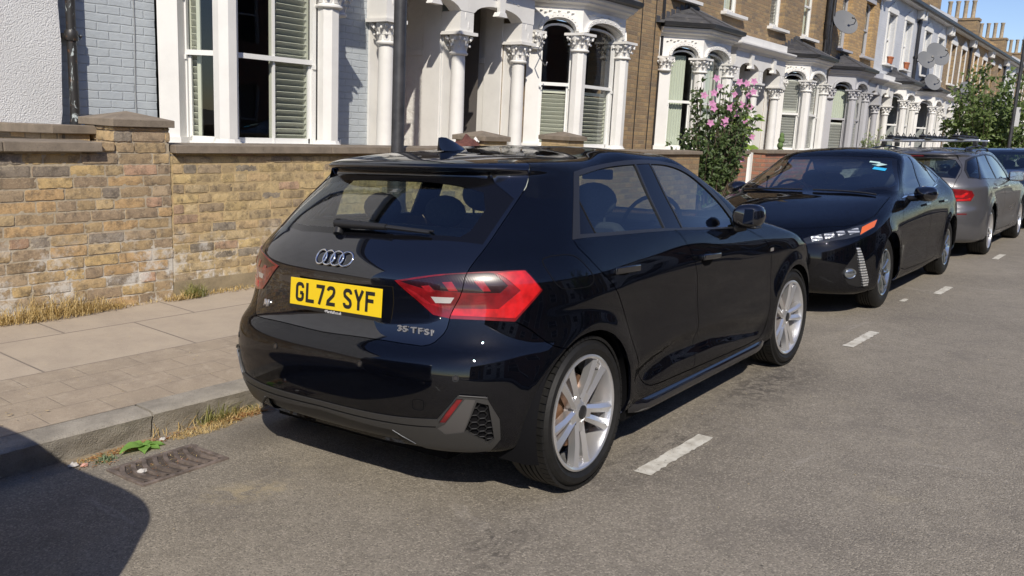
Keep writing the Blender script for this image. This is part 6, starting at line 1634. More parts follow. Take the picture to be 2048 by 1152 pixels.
for nm_, key, mt, off, jn, wl_ in (('window_trim', 'window_trim', M_pglossb, .001, False, .01), ('side_window', 'side_glass', M_cglass, -.003, False, 0), ('windscreen', 'windscreen', M_cglass, -.002, True, 0), ('windscreen_border', 'wind_border', M_pglossb, -.002, True, .005), ('rear_window', 'rear_window', M_cglassd, -.002, True, 0), ('upper_grille', 'upper_grille', M_pglossb, .004, True, .02), ('chrome_strip', 'chrome_strip', M_chrome, .003, False, .008)):
    S.panel(nm_, S.sel(key), mt, sa, off=off, join=jn, wall=wl_)
for s_, sg in (('L', 1), ('R', -1)):
    hl = S.panel('headlamp', S.sel('headlamp'), M_lampd, sa, s_, .002, .02)[0]
    S.panel('indicator', S.sel('amber'), M_amber, hl, s_, .004, .02); S.panel('lens', S.sel('led_unit'), M_drl, hl, s_, .006, .02)
    sv = S.panel('side_vent', S.sel('side_vent'), M_satin, sa, s_, -.012, .02)[0]
    p_, n_ = S.at((3.43, .757*sg, .378), -.004); m = MB(); R_ = n_.to_track_quat('Z', 'Y').to_matrix().to_4x4()
    m.lathe([(.001, .012), (.03, .010), (.048, .0), (.056, .004), (.060, -.01)], (0, 0, 0), 20); m.xf(Matrix.Translation(p_) @ R_ @ Matrix.Scale(.75, 4, (0, 1, 0))); m.build('fog_lamp', M_lampg, sv, smooth=40)
    dl = S.panel('running_light', S.sel('running_light'), M_drl, sa, s_, .006, .02)[0]
    mirror(sa, 1.80, .945, .985, M_pblack, sg, .95)
# screen stickers, wipers, badge
def on_glass(parent, name, P, w_, h_, mat, nm='sticker', off=.001):
    p, n = S.at(P, off); xd = Vector((0, 1, 0)); xd = (xd-n*xd.dot(n)).normalized(); ud = n.cross(xd)
    return MB().quad(p-xd*w_/2-ud*h_/2, p+xd*w_/2-ud*h_/2, p+xd*w_/2+ud*h_/2, p-xd*w_/2+ud*h_/2).build(nm, mat, parent)
M_st1 = simple('pale_sticker', (.45, .62, .60), .5); M_st2 = simple('cyan_sticker', (.03, .42, .75), .5)
on_glass(sa, '', (1.60, .415, 1.277), .10, .035, M_st1); p_, n_ = S.at((1.64, .47, 1.25), .001)
xd = Vector((0, 1, 0)); ud = n_.cross(xd); MB().add([p_+xd*.075, p_+ud*.045, p_-xd*.075, p_-ud*.045], [(0, 1, 2, 3)]).build('sticker', M_st1, sa)
on_glass(sa, '', (1.745, .50, 1.205), .12, .075, M_st2)
for y0, y1 in ((-.62, -.02), (.08, .66)):
    a = [S.at((2.42-.0, y0+(y1-y0)*q/6 or .001, 1.0), .014)[0] for q in range(7)]; MB().tube(a, .008, 5).build('wiper', M_satin, sa)
p_, n_ = S.at((3.63, 0.001, .69), .002); MB().obox(p_, (0, 1, 0), n_, n_.cross(Vector((0, 1, 0))), .055, .004, .035).build('front_badge', M_chrome, sa, bevel=.01)
plf = empty('number_plate'); plf.parent = sa
M_platew = simple('white_plate', (.75, .75, .73), .35)
MB().box(3.668, 3.676, -.26, .26, .36, .471).build('plate', M_platew, plf)
MB().box(3.62, 3.668, -.28, .28, .33, .50).build('plate_plinth', M_pglossb, plf, bevel=.01)
MB().prism([(1.85, .60), (1.85, .90), (2.0, .955), (2.42, .95), (2.42, .60)], (0, -.68, 0), (1, 0, 0), (0, 0, 1), (0, 1, 0), 1.36).build('dashboard', M_int, sa, bevel=.02, fixn=True)
m = MB(); m.tube([(2.1, -.50, .97), (2.08, -.50, 1.09), (2.06, -.50, 1.12)], [.006, .006, .018], 6); m.build('phone_holder', M_int, sa)
MB().box(1.66, 1.69, -.12, .12, 1.17, 1.23).build('rear_view_mirror', M_int, sa, bevel=.01)
finish_car(sa, S, (0, 2.70), .3175, .205, .195, 'ten', .845, M_lampg, (1.15, .25), 1.0, (-.8, 3.5))
place_car(sa, 7.89, .115, pi)

# --- grey estate
es = empty('parked_car', (0, 0, 0), label='grey metallic estate car with red tail lamp and loaded roof bars', cat='car')
K0, K1 = [-.67, -.45, -.2, 1.35, 2.2, 2.563, 3.27], [-1.07, -.95, -.72, 1.45, 2.42, 2.968, 3.84]
def hm(P): return (float(np.interp(P[0], K0, K1)), P[1]*1.0665, P[2]*1.045)
S = Shell(flare_post(stack(morph(HATCH, K0, K1, .93/.872, 1.045)), (0, 2.968), .33, .38))
S.region('window_trim', [(-.735, .715, 1.05), (-.69, .66, 1.17), (-.52, .63, 1.285), (-.19, .675, 1.335), (.536, .69, 1.372), (1.10, .70, 1.345), (1.42, .72, 1.265), (1.80, .84, 1.05), (1.76, .872, 1.0), (1.30, .873, 1.004), (-.531, .832, 1.029)])
S.region('side_glass', [(-.70, .725, 1.06), (-.65, .68, 1.17), (-.50, .65, 1.268), (-.15, .69, 1.315), (-.56, .83, 1.045)])
S.region('side_glass', [(-.10, .69, 1.32), (.50, .70, 1.352), (.42, .86, 1.02), (-.50, .835, 1.043)])
S.region('side_glass', [(.56, .70, 1.352), (1.08, .705, 1.328), (1.38, .73, 1.25), (1.72, .84, 1.06), (1.68, .87, 1.02), (.48, .86, 1.02)])
S.region('windscreen', [hm(q) for q in [(2.18, 0, 1.0), (2.12, .40, .995), (1.90, .67, 1.01), (1.84, .69, 1.02), (1.43, .60, 1.275), (1.47, .30, 1.31), (1.475, 0, 1.315)]])
S.region('rear_window', [(-.955, 0, 1.075), (-.93, .40, 1.06), (-.85, .585, 1.045), (-.66, .60, 1.18), (-.62, .53, 1.283), (-.70, .25, 1.31), (-.71, 0, 1.312)])
S.region('tail_lamp', [(-1.00, .43, .925), (-.936, .552, .915), (-.86, .68, .905), (-.775, .775, .886), (-.75, .80, .83), (-.80, .775, .757), (-.93, .62, .750), (-1.01, .44, .765)])
S.region('lamp_bar', [(-.975, .49, .82), (-.88, .67, .83), (-.84, .72, .865), (-.815, .745, .865), (-.83, .735, .84), (-.87, .69, .80), (-.97, .50, .795)])
S.region('lamp_bar', [(-.97, .50, .775), (-.86, .70, .778), (-.80, .77, .80), (-.805, .768, .765), (-.93, .60, .758)])
S.region('reflector', [(-.965, .66, .600), (-.885, .755, .598), (-.885, .755, .585), (-.965, .66, .585)], step=.01)
S.seam([hm(q) for q in [(.0, .795, 1.012), (.092, .851, .893), (.21, .866, .79), (.297, .868, .675), (.353, .874, .558), (.46, .862, .40), (.60, .86, .294), (1.065, .861, .285), (1.9, .851, .272), (2.0, .871, .457), (2.0, .865, .757), (1.80, .835, .93)]], .006, 1)
S.seam([hm(q) for q in [(.885, .81, .985), (1.035, .862, .812), (1.072, .869, .482), (1.060, .861, .289)]], .006, 1)
S.seam([(-.72, 0, 1.375), (-.60, .56, 1.36), (-.62, .615, 1.25), (-.70, .615, 1.12), (-.86, .60, 1.03), (-.93, .57, .92), (-.94, .585, .75), (-1.0, .50, .66), (-1.03, 0, .66)], .006, 1)
S.region('arch', arch_poly(0, .33, .385, .38)); S.region('arch', arch_poly(2.968, .33, .385, .38)); S.cut()
fd = S.comp_at((1.7, .9, .6)); rd = S.comp_at((.8, .9, .6)); tg = S.comp_at((-1.0, .2, .9))
S.panel('body', (S.lab == 'body') & ~np.isin(S.comp, [fd, rd, tg]), M_pgrey, es, join=True); S.panel('tailgate', (S.lab == 'body') & (S.comp == tg), M_pgrey, es, join=True)
for nm_, c_, hx in (('front_door', fd, 1.25), ('rear_door', rd, .25)):
    for o_ in S.panel(nm_, (S.lab == 'body') & (S.comp == c_), M_pgrey, es): door_handle(S, (hx, .9 if o_.data.vertices[0].co.y > 0 else -.9, .90), M_pgrey, o_)
for nm_, key, mt, off, jn, wl_ in (('window_trim', 'window_trim', M_satin, .001, False, .01), ('side_window', 'side_glass', M_cglassd, -.003, False, 0), ('windscreen', 'windscreen', M_cglass, -.002, True, 0), ('rear_window', 'rear_window', M_cglassd, -.002, True, 0)): S.panel(nm_, S.sel(key), mt, es, off=off, join=jn, wall=wl_)
for s_, sg in (('L', 1), ('R', -1)):
    tl = S.panel('tail_lamp', S.sel('tail_lamp'), M_red2, es, s_, .004, .02)[0]; S.panel('light_bars', S.sel('lamp_bar'), M_red1, tl, s_, .007, .02)
    S.panel('rear_reflector', S.sel('reflector'), M_red2, es, s_, .002, .01); mirror(es, 1.62, .985, 1.04, M_pgrey, sg, 1.)
MB().box(-.775, -.74, -.16, .16, 1.328, 1.338).build('high_brake_light', M_red2, es)
for sg in (1, -1): MB().tube([(-.45, sg*.60, 1.405), (-.35, sg*.60, 1.44), (.5, sg*.60, 1.475), (1.25, sg*.60, 1.44), (1.35, sg*.60, 1.41)], .014, 6).build('roof_rail', M_satg, es, smooth=60)
pl = empty('number_plate'); pl.parent = es; MB().box(-1.045, -1.035, -.26, .26, .80, .911).build('plate', M_platey, pl)
finish_car(es, S, (0, 2.968), .33, .240, .245, 'five', .915, None, (1.25, .35), 1.05, (-.9, 3.7))
place_car(es, 10.45, .12, 0)
# roof bars with rack, top-level: it rests on the roof
rb = empty('roof_rack', (0, 0, 0), label='silver roof bars carrying black cycle carriers on the grey estate', cat='roof rack')
for x_ in (.25, 1.02):
    MB().box(x_-.035, x_+.035, -.66, .66, 1.535, 1.560).build('cross_bar', M_alloy, rb, bevel=.008)
    for sg in (1, -1):
        MB().box(x_-.045, x_+.045, sg*.60-.03, sg*.60+.03, 1.47, 1.534).build('bar_foot', M_satin, rb, bevel=.01)
for y_ in (-.42, .0, .42):
    m = MB(); m.box(-.25, 1.40, y_-.05, y_+.05, 1.562, 1.585)
    m.build('cycle_tray', M_satin, rb, bevel=.006)
    for x_ in (-.15, .25, .60, 1.02, 1.28):
        m = MB(); m.sphere((x_, y_, 1.600), .09, .05, .024, 10, 6); m.tube([(x_-.05, y_-.04, 1.60), (x_, y_, 1.66), (x_+.05, y_+.04, 1.60)], .006, 5); m.build('clamp', M_blackp, rb, smooth=60)
place_car(rb, 10.45, .12, 0)

# --- simple hatch builder for the dark car beyond and the one behind the camera
def plain_car(label, mat, zs, xs=1., zm=None):
    c = empty('parked_car', (0, 0, 0), label=label, cat='car')
    rows = morph(HATCH, [-1, 0, 4], [-xs, 0, 4*xs], 1.02, zm or zs); wb = 2.563*xs; az = .33
    S = Shell(flare_post(stack(rows), (0, wb), az, .38))
    q = lambda P: (P[0]*xs, P[1]*1.02, P[2]*(zm(P[2]) if zm else zs))
    S.region('window_trim', [q(a) for a in DLO]); S.region('side_glass', [q(a) for a in [(.252, .66, 1.268), (.50, .64, 1.293), (.80, .645, 1.303), (.82, .803, 1.010), (.178, .79, 1.032)]])
    S.region('side_glass', [q(a) for a in [(.90, .645, 1.304), (1.11, .645, 1.299), (1.28, .655, 1.268), (1.42, .682, 1.218), (1.57, .73, 1.125), (1.69, .785, 1.01), (1.66, .812, .968), (.93, .807, 1.001)]])
    S.region('windscreen', [q(a) for a in [(2.20, 0, 1.0), (2.14, .40, .995), (1.93, .67, 1.005), (1.84, .69, 1.02), (1.42, .595, 1.282), (1.47, .30, 1.312), (1.475, 0, 1.315)]])
    S.region('rear_window', [q(a) for a in RW]); S.region('headlamp', [q(a) for a in [(3.14, .50, .70), (2.98, .68, .76), (2.75, .80, .80), (2.80, .82, .72), (3.05, .68, .64), (3.20, .50, .62)]])
    S.region('grille', [q(a) for a in [(3.25, 0, .62), (3.22, .38, .62), (3.22, .42, .42), (3.27, 0, .40)]]); S.region('tail_lamp', [q(a) for a in [(-.50, .52, .90), (-.28, .75, .92), (-.25, .80, .82), (-.50, .55, .76)]])
    S.region('arch', arch_poly(0, az, .38, .38)); S.region('arch', arch_poly(wb, az, .38, .38)); S.cut()
    S.panel('body', S.sel('body'), mat, c, join=True)
    for nm_, key, mt, jn in (('window_trim', 'window_trim', M_satin, False), ('side_window', 'side_glass', M_cglassd, False), ('windscreen', 'windscreen', M_cglass, True), ('rear_window', 'rear_window', M_cglassd, True), ('grille', 'grille', M_satin, True), ('headlamp', 'headlamp', M_lampg, False), ('tail_lamp', 'tail_lamp', M_red2, False)): S.panel(nm_, S.sel(key), mt, c, off=-.001 if 'glass' in key or 'wind' in key else .002, join=jn, wall=.004)
    for sg in (1, -1): mirror(c, 1.62*xs, .96, 1.0*zs, mat, sg, 1.05)
    finish_car(c, S, (0, wb), .33, .22, .22, 'five', .875, None, (1.0, .2), 1.03*zs, (-.5*xs, 3.*xs)); return c
c4 = plain_car('dark blue car facing the camera beyond the grey estate', M_pteal, 1.075, 1.05)
place_car(c4, 14.95+3.27*1.05, .05, pi)
c5 = plain_car('tall dark vehicle parked behind the camera whose shadow falls across the road', M_pteal, 1.3, 1.1, lambda z: float(np.interp(z, [0, .3, .6, .8, 1.0, 1.4], [0, .42, .98, 1.28, 1.42, 1.95]))/max(z, .01))
place_car(c5, -2.07-3.27*1.1, .04, 0)
# ------------------------------------------------------------------ posts, plants, litter
def leafmat(name, c1, c2, rough=.45, trans=.35):
    t = NT(name); ob = t.N('ShaderNodeNewGeometry'); r = ob.outputs['Random Per Island']
    c = t.ramp(r, [(0., c1), (.5, tuple((a+b)/2 for a, b in zip(c1, c2))), (1., c2)])
    df = t.prin(c, rough, spec=.35); tl = t.N('ShaderNodeBsdfTranslucent'); t.L(t.mix(c, (.35, .5, .05), .3), tl.inputs[0])
    mx = t.N('ShaderNodeMixShader'); mx.inputs[0].default_value = trans; t.L(df, mx.inputs[1]); t.L(tl.outputs[0], mx.inputs[2]); return t.out(mx.outputs[0])
M_leafd = leafmat('dark_shrub_leaf', (.035, .065, .025), (.13, .18, .07)); M_leafl = leafmat('bright_palmate_leaf', (.14, .24, .04), (.30, .42, .09))
M_leaft = leafmat('tree_leaf', (.05, .085, .025), (.18, .24, .08)); M_straw = leafmat('dry_grass', (.42, .28, .10), (.62, .48, .24), .8, .2)
M_grassg = leafmat('green_grass', (.20, .21, .07), (.40, .36, .15)); M_pink = leafmat('pink_petal', (.50, .16, .36), (.72, .36, .58), .6, .3); M_rosette = leafmat('broad_weed_leaf', (.16, .34, .06), (.28, .48, .12))
M_bark = simple('bark', (.10, .075, .055), .9, .3, .5, 40.)
def leaf(m, p, d, up, L, W, fold=.25, n=2):
    """a folded leaf blade from p along d"""
    d = Vector(d).normalized(); s = d.cross(Vector(up)); s = s.normalized() if s.length > 1e-5 else d.orthogonal().normalized(); u = s.cross(d)
    b = len(m.v); a = Vector(p)
    pts = [(0, 0), (.35, .5), (.7, .38), (1., 0)]
    m.v += [tuple(a), tuple(a+d*L*.35+s*W*.5+u*fold*W*.5), tuple(a+d*L*.42), tuple(a+d*L*.35-s*W*.5+u*fold*W*.5), tuple(a+d*L-u*L*.12), ]
    m.f += [(b, b+1, b+2), (b, b+2, b+3), (b+1, b+4, b+2), (b+2, b+4, b+3)]
def rvec(rr): 
    while True:
        v = Vector((rr.uniform(-1, 1), rr.uniform(-1, 1), rr.uniform(-1, 1)))
        if .05 < v.length < 1: return v.normalized()
def bush(root, stems, leafs, L, W, rr, mleaf, zt, spread, dens_up=.2):
    """stems: list of tip points; grows twigs from base to tips with leaves round the upper part"""
    tr = MB(); lf = MB()
    for (b0, tip, nl) in stems:
        b0 = Vector(b0); tip = Vector(tip); mid = (b0+tip)/2+Vector((rr.uniform(-.06, .06), rr.uniform(-.06, .06), .1))
        P = [b0*(1-t)**2+mid*2*t*(1-t)+tip*t*t for t in [k/6 for k in range(7)]]
        tr.tube(P, [.016-.002*k for k in range(7)], 5)
        for _ in range(nl):
            t = rr.uniform(dens_up, 1.)**.8; q = b0*(1-t)**2+mid*2*t*(1-t)+tip*t*t
            o = rvec(rr); q = q+o*rr.uniform(.0, spread)*(1.15-t*.6); d = (o+Vector((0, 0, rr.uniform(-.5, .5)))).normalized()
            for _k in range(leafs): leaf(lf, q+rvec(rr)*.02, (d+rvec(rr)*.7).normalized(), Vector((-.7, -.6, .8))+rvec(rr)*.8, L*rr.uniform(.6, 1.2), W*rr.uniform(.7, 1.2))
    tr.build('trunk', M_bark, root, smooth=60); lf.build('crown', mleaf, root)
rr = random.Random(21)
sh = empty('flowering_shrub', (10.5, 3.42, 0), label='tall shrub with pink flowers growing in the gap in the garden wall', cat='shrub')
st = []
for k in range(85):
    a = rr.uniform(0, 2*pi); z = rr.uniform(.8, 2.25); w_ = .66*math.sin(min(1, max(0.12, (z-.35)/2.0))*pi*.93)**.7+.06; r_ = w_*math.sqrt(rr.uniform(.15, 1.))
    st.append(((.15*cos(a), .12*sin(a), 0), (r_*cos(a), r_*sin(a), z), 26))
bush(sh, st, 3, .085, .045, rr, M_leafd, 1., .15, .32)
# flowers facing outwards
fl = [(9.35, 3.0, 1.60), (9.62, 3.05, 1.83), (9.80, 3.15, 2.06), (9.95, 2.95, 1.66), (10.2, 3.3, 2.30), (10.55, 3.0, 1.92), (11.0, 3.3, 1.93), (10.75, 3.2, 2.08), (10.35, 3.3, 2.18), (10.95, 3.2, 1.36), (10.9, 3.05, 1.05), (9.60, 3.3, 2.02), (9.9, 3.2, 1.9), (10.9, 3.3, 1.7)]+[(10.5+rr.uniform(-.6, .5), 3.42-rr.uniform(.3, .6), rr.uniform(1.35, 2.3)) for _ in range(12)]
c_cam = Vector((-2.857, -2.573, 1.455))
for i, f in enumerate(fl):
    p = Vector(f); ctr = Vector((10.5, 3.42, p.z)); v = p-ctr
    if v.length > .62: p = ctr+v.normalized()*.62
    # keep the bearing seen from the pavement side
    m = MB(); n = Vector((-.7, -.6, .25)).normalized(); a0 = rr.uniform(0, 6); s = n.cross(Vector((0, 0, 1))).normalized(); u = s.cross(n)
    for k in range(5):
        a = a0+2*pi*k/5; d = s*cos(a)+u*sin(a); leaf(m, Vector(), (d+n*.35), n, .070, .062, .2)
    m.xf(Matrix.Translation(p-Vector((10.5, 3.42, 0)))); m.build('flower', M_pink, sh)
fa = empty('broad_leaved_plant', (12.65, 3.85, 0), label='bright green broad leaved plant right of the pink flowering shrub', cat='plant')
tr = MB(); lf = MB()
for k in range(60):
    a = rr.uniform(0, 2*pi); r_ = rr.uniform(.05, .45); z = rr.uniform(1.1, 1.82); tip = Vector((r_*cos(a), r_*sin(a), z)); tr.tube([(0, 0, .1), (r_*.3*cos(a), r_*.3*sin(a), z*.7), tip], .008, 4)
    out = Vector((cos(a)-.3, sin(a)-.3, .1)).normalized()
    for q in range(7):
        b = -1.2+2.4*q/6; s = out.cross(Vector((0, 0, 1))).normalized(); d = out*cos(b)+s*sin(b)+Vector((0, 0, -.25)); leaf(lf, tip, d, (-.6, -.5, .7), .17, .085, .1)
tr.build('stems', M_bark, fa); lf.build('leaves', M_leafl, fa)
tp = empty('topiary_plant', (15.27, 4.0, 0), label='small knobbly green plant standing under the louvred bay window', cat='plant')
m = MB()
for z, r_, dx in ((1.02, .08, 0), (1.14, .075, .02), (1.26, .065, -.02), (1.37, .07, .02), (1.46, .05, .03)): m.sphere((dx, 0, z), r_, r_, .075, 12, 8)
m.build('leaves', simple('topiary_green', (.10, .16, .05), .8, .4, .8, 50.), tp, smooth=80); MB().tube([(0, 0, 0), (0, 0, 1.)], .02, 6).build('stem', M_bark, tp)
sh = empty('garden_shrub', (22.3, 3.9, 0), label='pale thin shrub in front of the white bays behind the black saloon', cat='shrub')
bush(sh, [((0, 0, 0), (rr.uniform(-.6, .6), rr.uniform(-.4, .4), rr.uniform(1.2, 1.8)), 26) for k in range(16)], 2, .09, .035, rr, leafmat('pale_leaf', (.16, .22, .10), (.32, .36, .20)), 1., .16, .4)
# street tree
tt = empty('street_tree', (27.2, 1.95, 0), label='bushy green street tree beside the tall dark sign post', cat='tree')
st = []
for k in range(105):
    a = rr.uniform(0, 2*pi); z = rr.uniform(1.3, 4.0); w_ = 1.35*math.sin(min(1, (z-.6)/3.6)*pi)**.6+.1; r_ = w_*math.sqrt(rr.uniform(.1, 1.))
    if rr.random() < .08: r_ *= 1.4
    st.append(((.25*cos(a), .2*sin(a), 0), (r_*cos(a), r_*sin(a), z), 24))
bush(tt, st, 3, .17, .085, rr, M_leaft, 1., .32, .42)
tt = empty('street_tree', (-9.5, -10., 0), label='leafy tree on the opposite pavement seen only in reflections', cat='tree')
st = []
for k in range(60):
    a = rr.uniform(0, 2*pi); z = rr.uniform(2.2, 6.5); w_ = 2.2*math.sin(min(1, (z-1.5)/5.3)*pi)**.6+.1; r_ = w_*math.sqrt(rr.uniform(.1, 1.)); st.append(((.1*cos(a), .1*sin(a), 0), (r_*cos(a), r_*sin(a), z), 20))
bush(tt, st, 3, .28, .14, rr, M_leaft, 1., .4, .5); tt.location = (9., -9.6, 0)
# posts
lp = empty('lamp_post', (2.76, 2.95, .05), label='slim black lamp post rising behind the near black hatchback', cat='lamp post')
MB().lathe([(0, 0), (.085, 0), (.085, .9), (.058, 1.02), (.055, 3.5), (.045, 5.6), (0, 5.6)], (0, 0, 0), 20).build('post', M_pole, lp, smooth=40)
MB().tube([(0, 0, 5.55), (0, -.2, 5.8), (0, -.7, 5.9)], .03, 8).build('arm', M_pole, lp, smooth=60); MB().sphere((0, -.85, 5.88), .12, .28, .06, 14, 8).build('lantern', M_grey, lp, smooth=80)
sp = empty('sign_post', (26., 1.16, .03), label='tall dark post with a small white sign plate at the right edge', cat='sign post')
MB().lathe([(0, 0), (.07, 0), (.07, 1.), (.052, 1.1), (.045, 5.5), (0, 5.5)], (0, 0, 0), 14).build('post', M_pole, sp, smooth=40)
sg_ = MB().box(-.01, .004, -.16, .02, 2.02, 2.56).build('sign_plate', M_signw, sp, bevel=.004)
# cloth on the wall
cl = MB(); n = 18
for i in range(n):
    for j in range(n):
        u = i/(n-1)-.5; v = j/(n-1)-.5; r_ = math.hypot(u, v)*2; h = max(0, 1-r_**2.2)*.085*(1+.35*sin(9*u+4*v)+.25*sin(14*v-3*u))
        cl.v.append((u*.42+.02*sin(8*v), v*.24+.02*sin(9*u), h+.004+.02*max(0, sin(11*u+2))*max(0, 1-r_)))
for i in range(n-1):
    for j in range(n-1): cl.f.append((i*n+j, (i+1)*n+j, (i+1)*n+j+1, i*n+j+1))
o = cl.build('folded_cloth', simple('maroon_cloth', (.12, .045, .035), .9, .35, .5, 90.), smooth=180); o.location = (4.12, WY0+.09, 1.19)
tag(o, 'crumpled maroon cloth lying on the wall coping behind the roof antenna', 'cloth')
cl = MB(); 
for i in range(8):
    for j in range(8): u = i/7-.5; v = j/7-.5; cl.v.append((u*.12, v*.10, .05*max(0, 1-4*(u*u+v*v))+.012*sin(20*u+9*v)))
for i in range(7):
    for j in range(7): cl.f.append((i*8+j, (i+1)*8+j, (i+1)*8+j+1, i*8+j+1))
o = cl.build('paper_rag', simple('white_rag', (.7, .7, .68), .8), smooth=180); o.location = (4.30, WY0+.10, 1.245); tag(o, 'small crumpled white rag on top of the maroon cloth', 'rag')
# dry grass tufts and weeds
def grass(m, cx, cy, z, nb, rx, ry, h, rr, lean=.5, w=.003, zf=None):
    for _ in range(nb):
        a = rr.uniform(0, 2*pi); r_ = math.sqrt(rr.random()); x, y = cx+rx*r_*cos(a), cy+ry*r_*sin(a); zz = zf(y) if zf else z
        hh = h*rr.uniform(.3, 1.)*(1.2-.5*r_); d = Vector((rr.gauss(0, lean), rr.gauss(0, lean), 1)).normalized(); s = Vector((-d.y, d.x, 0)); s = s.normalized() if s.length > .01 else Vector((1, 0, 0))
        g = Vector((rr.gauss(0, lean), rr.gauss(0, lean), -.5))*hh*.5
        p0 = Vector((x, y, zz)); p1 = p0+d*hh*.55; p2 = p0+d*hh+g*.6; b = len(m.v)
        m.v += [tuple(p0-s*w), tuple(p0+s*w), tuple(p1+s*w*.8), tuple(p1-s*w*.8), tuple(p2)]; m.f += [(b, b+1, b+2, b+3), (b+3, b+2, b+4)]
rg = random.Random(5)
def pave(y): return PZ(y)
m = MB(); grass(m, -.22, 3.12, .055, 620, .34, .085, .25, rg, .5, .0022); grass(m, -.62, 3.14, .055, 220, .25, .06, .12, rg, .7); grass(m, .12, 3.13, .055, 160, .22, .05, .12, rg, .8)
tag(m.build('dry_grass', M_straw), 'patch of tall dry straw coloured grass at the foot of the left wall', 'grass', kind='stuff')
m = MB(); grass(m, .82, 3.13, .055, 170, .10, .05, .17, rg, .5, .003); tag(m.build('green_weeds', M_grassg), 'olive green weed tuft at the wall foot beside the brick joint', 'weed', kind='stuff')
m = MB(); grass(m, .72, 3.12, .055, 150, .16, .05, .10, rg, .8); grass(m, 1.15, 3.15, .055, 120, .26, .04, .07, rg, .9); grass(m, .40, 3.15, .055, 60, .25, .03, .05, rg, .9); tag(m.build('dry_grass', M_straw), 'thin dry grass along the foot of the lighter wall', 'grass', kind='stuff')
m = MB(); grass(m, -.40, 1.075, 0, 130, .12, .035, .15, rg, .55, .0022, road_z); grass(m, -.24, 1.08, 0, 60, .10, .03, .10, rg, .6, .002, road_z); tag(m.build('gutter_grass', M_grassg), 'green grass tuft growing against the kerb behind the rear bumper', 'grass', kind='stuff')
m = MB(); grass(m, -.52, 1.00, 0, 620, .20, .06, .04, rg, 1.6, .0018, road_z); grass(m, -.30, 1.05, 0, 380, .16, .05, .08, rg, 1.3, .002, road_z); grass(m, -.62, 1.07, 0, 22, .14, .02, .26, rg, .9, .0016, road_z); grass(m, -.88, .78, 0, 90, .2, .10, .02, rg, 2.5, .0014, road_z); grass(m, -.95, 1.03, 0, 420, .2, .035, .03, rg, 1.8, .0016, road_z)
tag(m.build('dry_straw', M_straw), 'dry straw lying in the gutter between grate and bumper', 'straw', kind='stuff')
m = MB(); grass(m, -1.04, .96, 0, 70, .05, .03, .05, rg, .6, .003, road_z); tag(m.build('small_weed', leafmat('sage_weed', (.14, .20, .10), (.26, .32, .2))), 'tiny grey green weed in the gutter left of the grate', 'weed', kind='stuff')
def litter(name, mat, spots, label, cat, seed):
    m = MB(); q = random.Random(seed)
    for (cx, cy, rx, ry, n_, s_) in spots:
        for _ in range(n_):
            x = cx+rx*q.gauss(0, .5); y = cy+ry*q.gauss(0, .5); z = (road_z(y) if y < 1.11 else PZ(y))+.003; 
            if 1.07 < y < 1.24: continue
            a = q.uniform(0, 6.28); d = Vector((cos(a), sin(a), q.uniform(-.05, .35))); leaf(m, (x, y, z+q.uniform(0, .008)), d, (0, 0, 1), s_*q.uniform(.5, 1.3), s_*q.uniform(.3, .7), q.uniform(-.3, .6))
    return tag(m.build(name, mat), label, cat, kind='stuff')
litter('leaf_litter', leafmat('dead_leaf', (.30, .12, .05), (.55, .30, .14), .8), [(-.25, 1.03, .14, .04, 110, .024), (-.9, .70, .16, .10, 40, .010), (-.90, 1.02, .24, .035, 170, .018), (-.55, 1.03, .2, .05, 50, .014), (-1.05, .93, .1, .05, 30, .014)], 'brown dead leaf fragments lying along the gutter', 'leaf litter', 3)
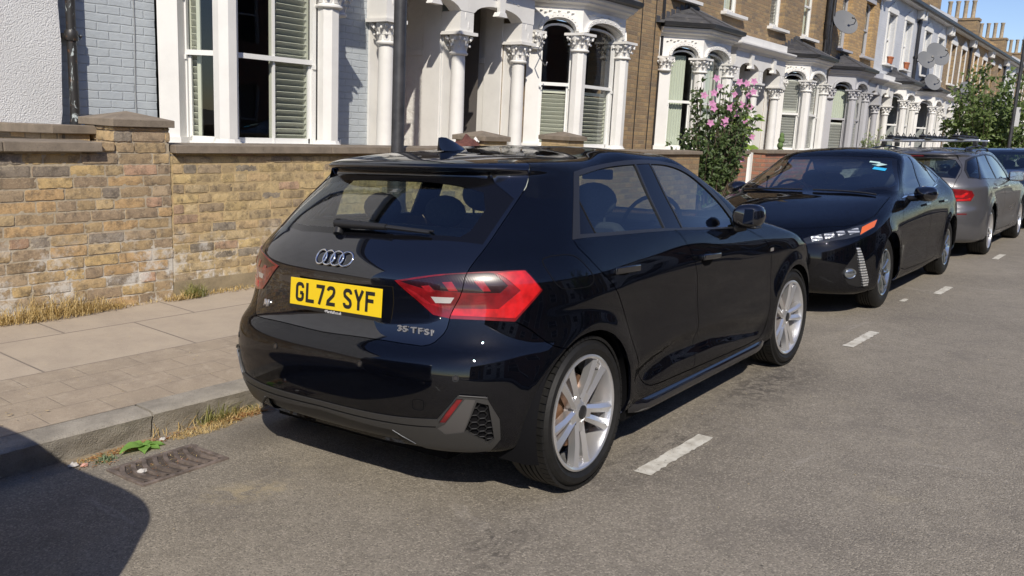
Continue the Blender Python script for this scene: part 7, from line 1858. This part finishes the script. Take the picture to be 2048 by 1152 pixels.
litter('pavement_debris', leafmat('pale_debris', (.45, .33, .18), (.66, .55, .36), .8), [(-.6, 1.65, .9, .5, 70, .012), (-1.35, 1.45, .25, .1, 40, .02), (-.2, 2.4, 1.4, .8, 60, .010), (-.5, .3, .9, .8, 45, .009), (1.2, -1.3, 2.4, 1.2, 60, .010), (3.5, -1.8, 2.5, 1.5, 50, .012)], 'scattered straw bits and grit on the pavement and road', 'debris', 9)
ro = empty('broad_leaf_weed', (-.845, .985, road_z(.985)), label='bright green broad leaved weed growing in the gutter above the drain', cat='weed')
for i, (a, L, W, dz) in enumerate(((3.3, .13, .075, .45), (4.2, .09, .06, .35), (5.2, .085, .05, .30), (5.9, .10, .05, .28), (.4, .06, .04, .4), (2.4, .07, .045, .6))):
    m = MB(); n = 8
    for k in range(n+1):
        t_ = k/n; wv = W*.5*math.sin(pi*min(1, .12+t_*.92))**.8*(1.-.15*t_); rad = L*t_; hz = L*(dz*t_-.42*t_*t_)
        for sgn, lift in ((-1, .3), (0, 0), (1, .3)): m.v.append((cos(a)*rad-sin(a)*wv*sgn, sin(a)*rad+cos(a)*wv*sgn, .01+hz+wv*lift+.004*sin(9*t_+sgn)))
    for k in range(n): m.f += [(k*3, k*3+1, k*3+4, k*3+3), (k*3+1, k*3+2, k*3+5, k*3+4)]
    m.build('leaf', M_rosette, ro, smooth=180)
q = random.Random(2); M_lit = simple('white_litter', (.50, .48, .45), .7); M_litp = simple('pink_litter', (.55, .30, .24), .7)
for i, (x, y, s_, mt, lb) in enumerate(((-.73, 1.02, .022, M_lit, 'crumpled white scrap beside the broad leaved weed'), (-1.16, 1.0, .032, M_lit, 'white paper scrap at the left end of the drain'), (-1.13, .97, .022, M_litp, 'pinkish scrap beside the left paper scrap'), (-1.02, .70, .030, M_lit, 'dirty white peel lying on the iron grate'), (-.84, .70, .018, M_litp, 'tan stone chip lying on the iron grate'))):
    m = MB()
    s_ *= .72; m.sphere((0, 0, 0), s_, s_*.7, s_*.5, 8, 6); m.v = [(a*(1+q.uniform(-.35, .35)), b*(1+q.uniform(-.35, .35)), c*(1+q.uniform(-.4, .4))) for a, b, c in m.v]
    o = m.build('litter_scrap', mt); o.location = (x, y, road_z(y)+s_*.35); tag(o, lb, 'litter')
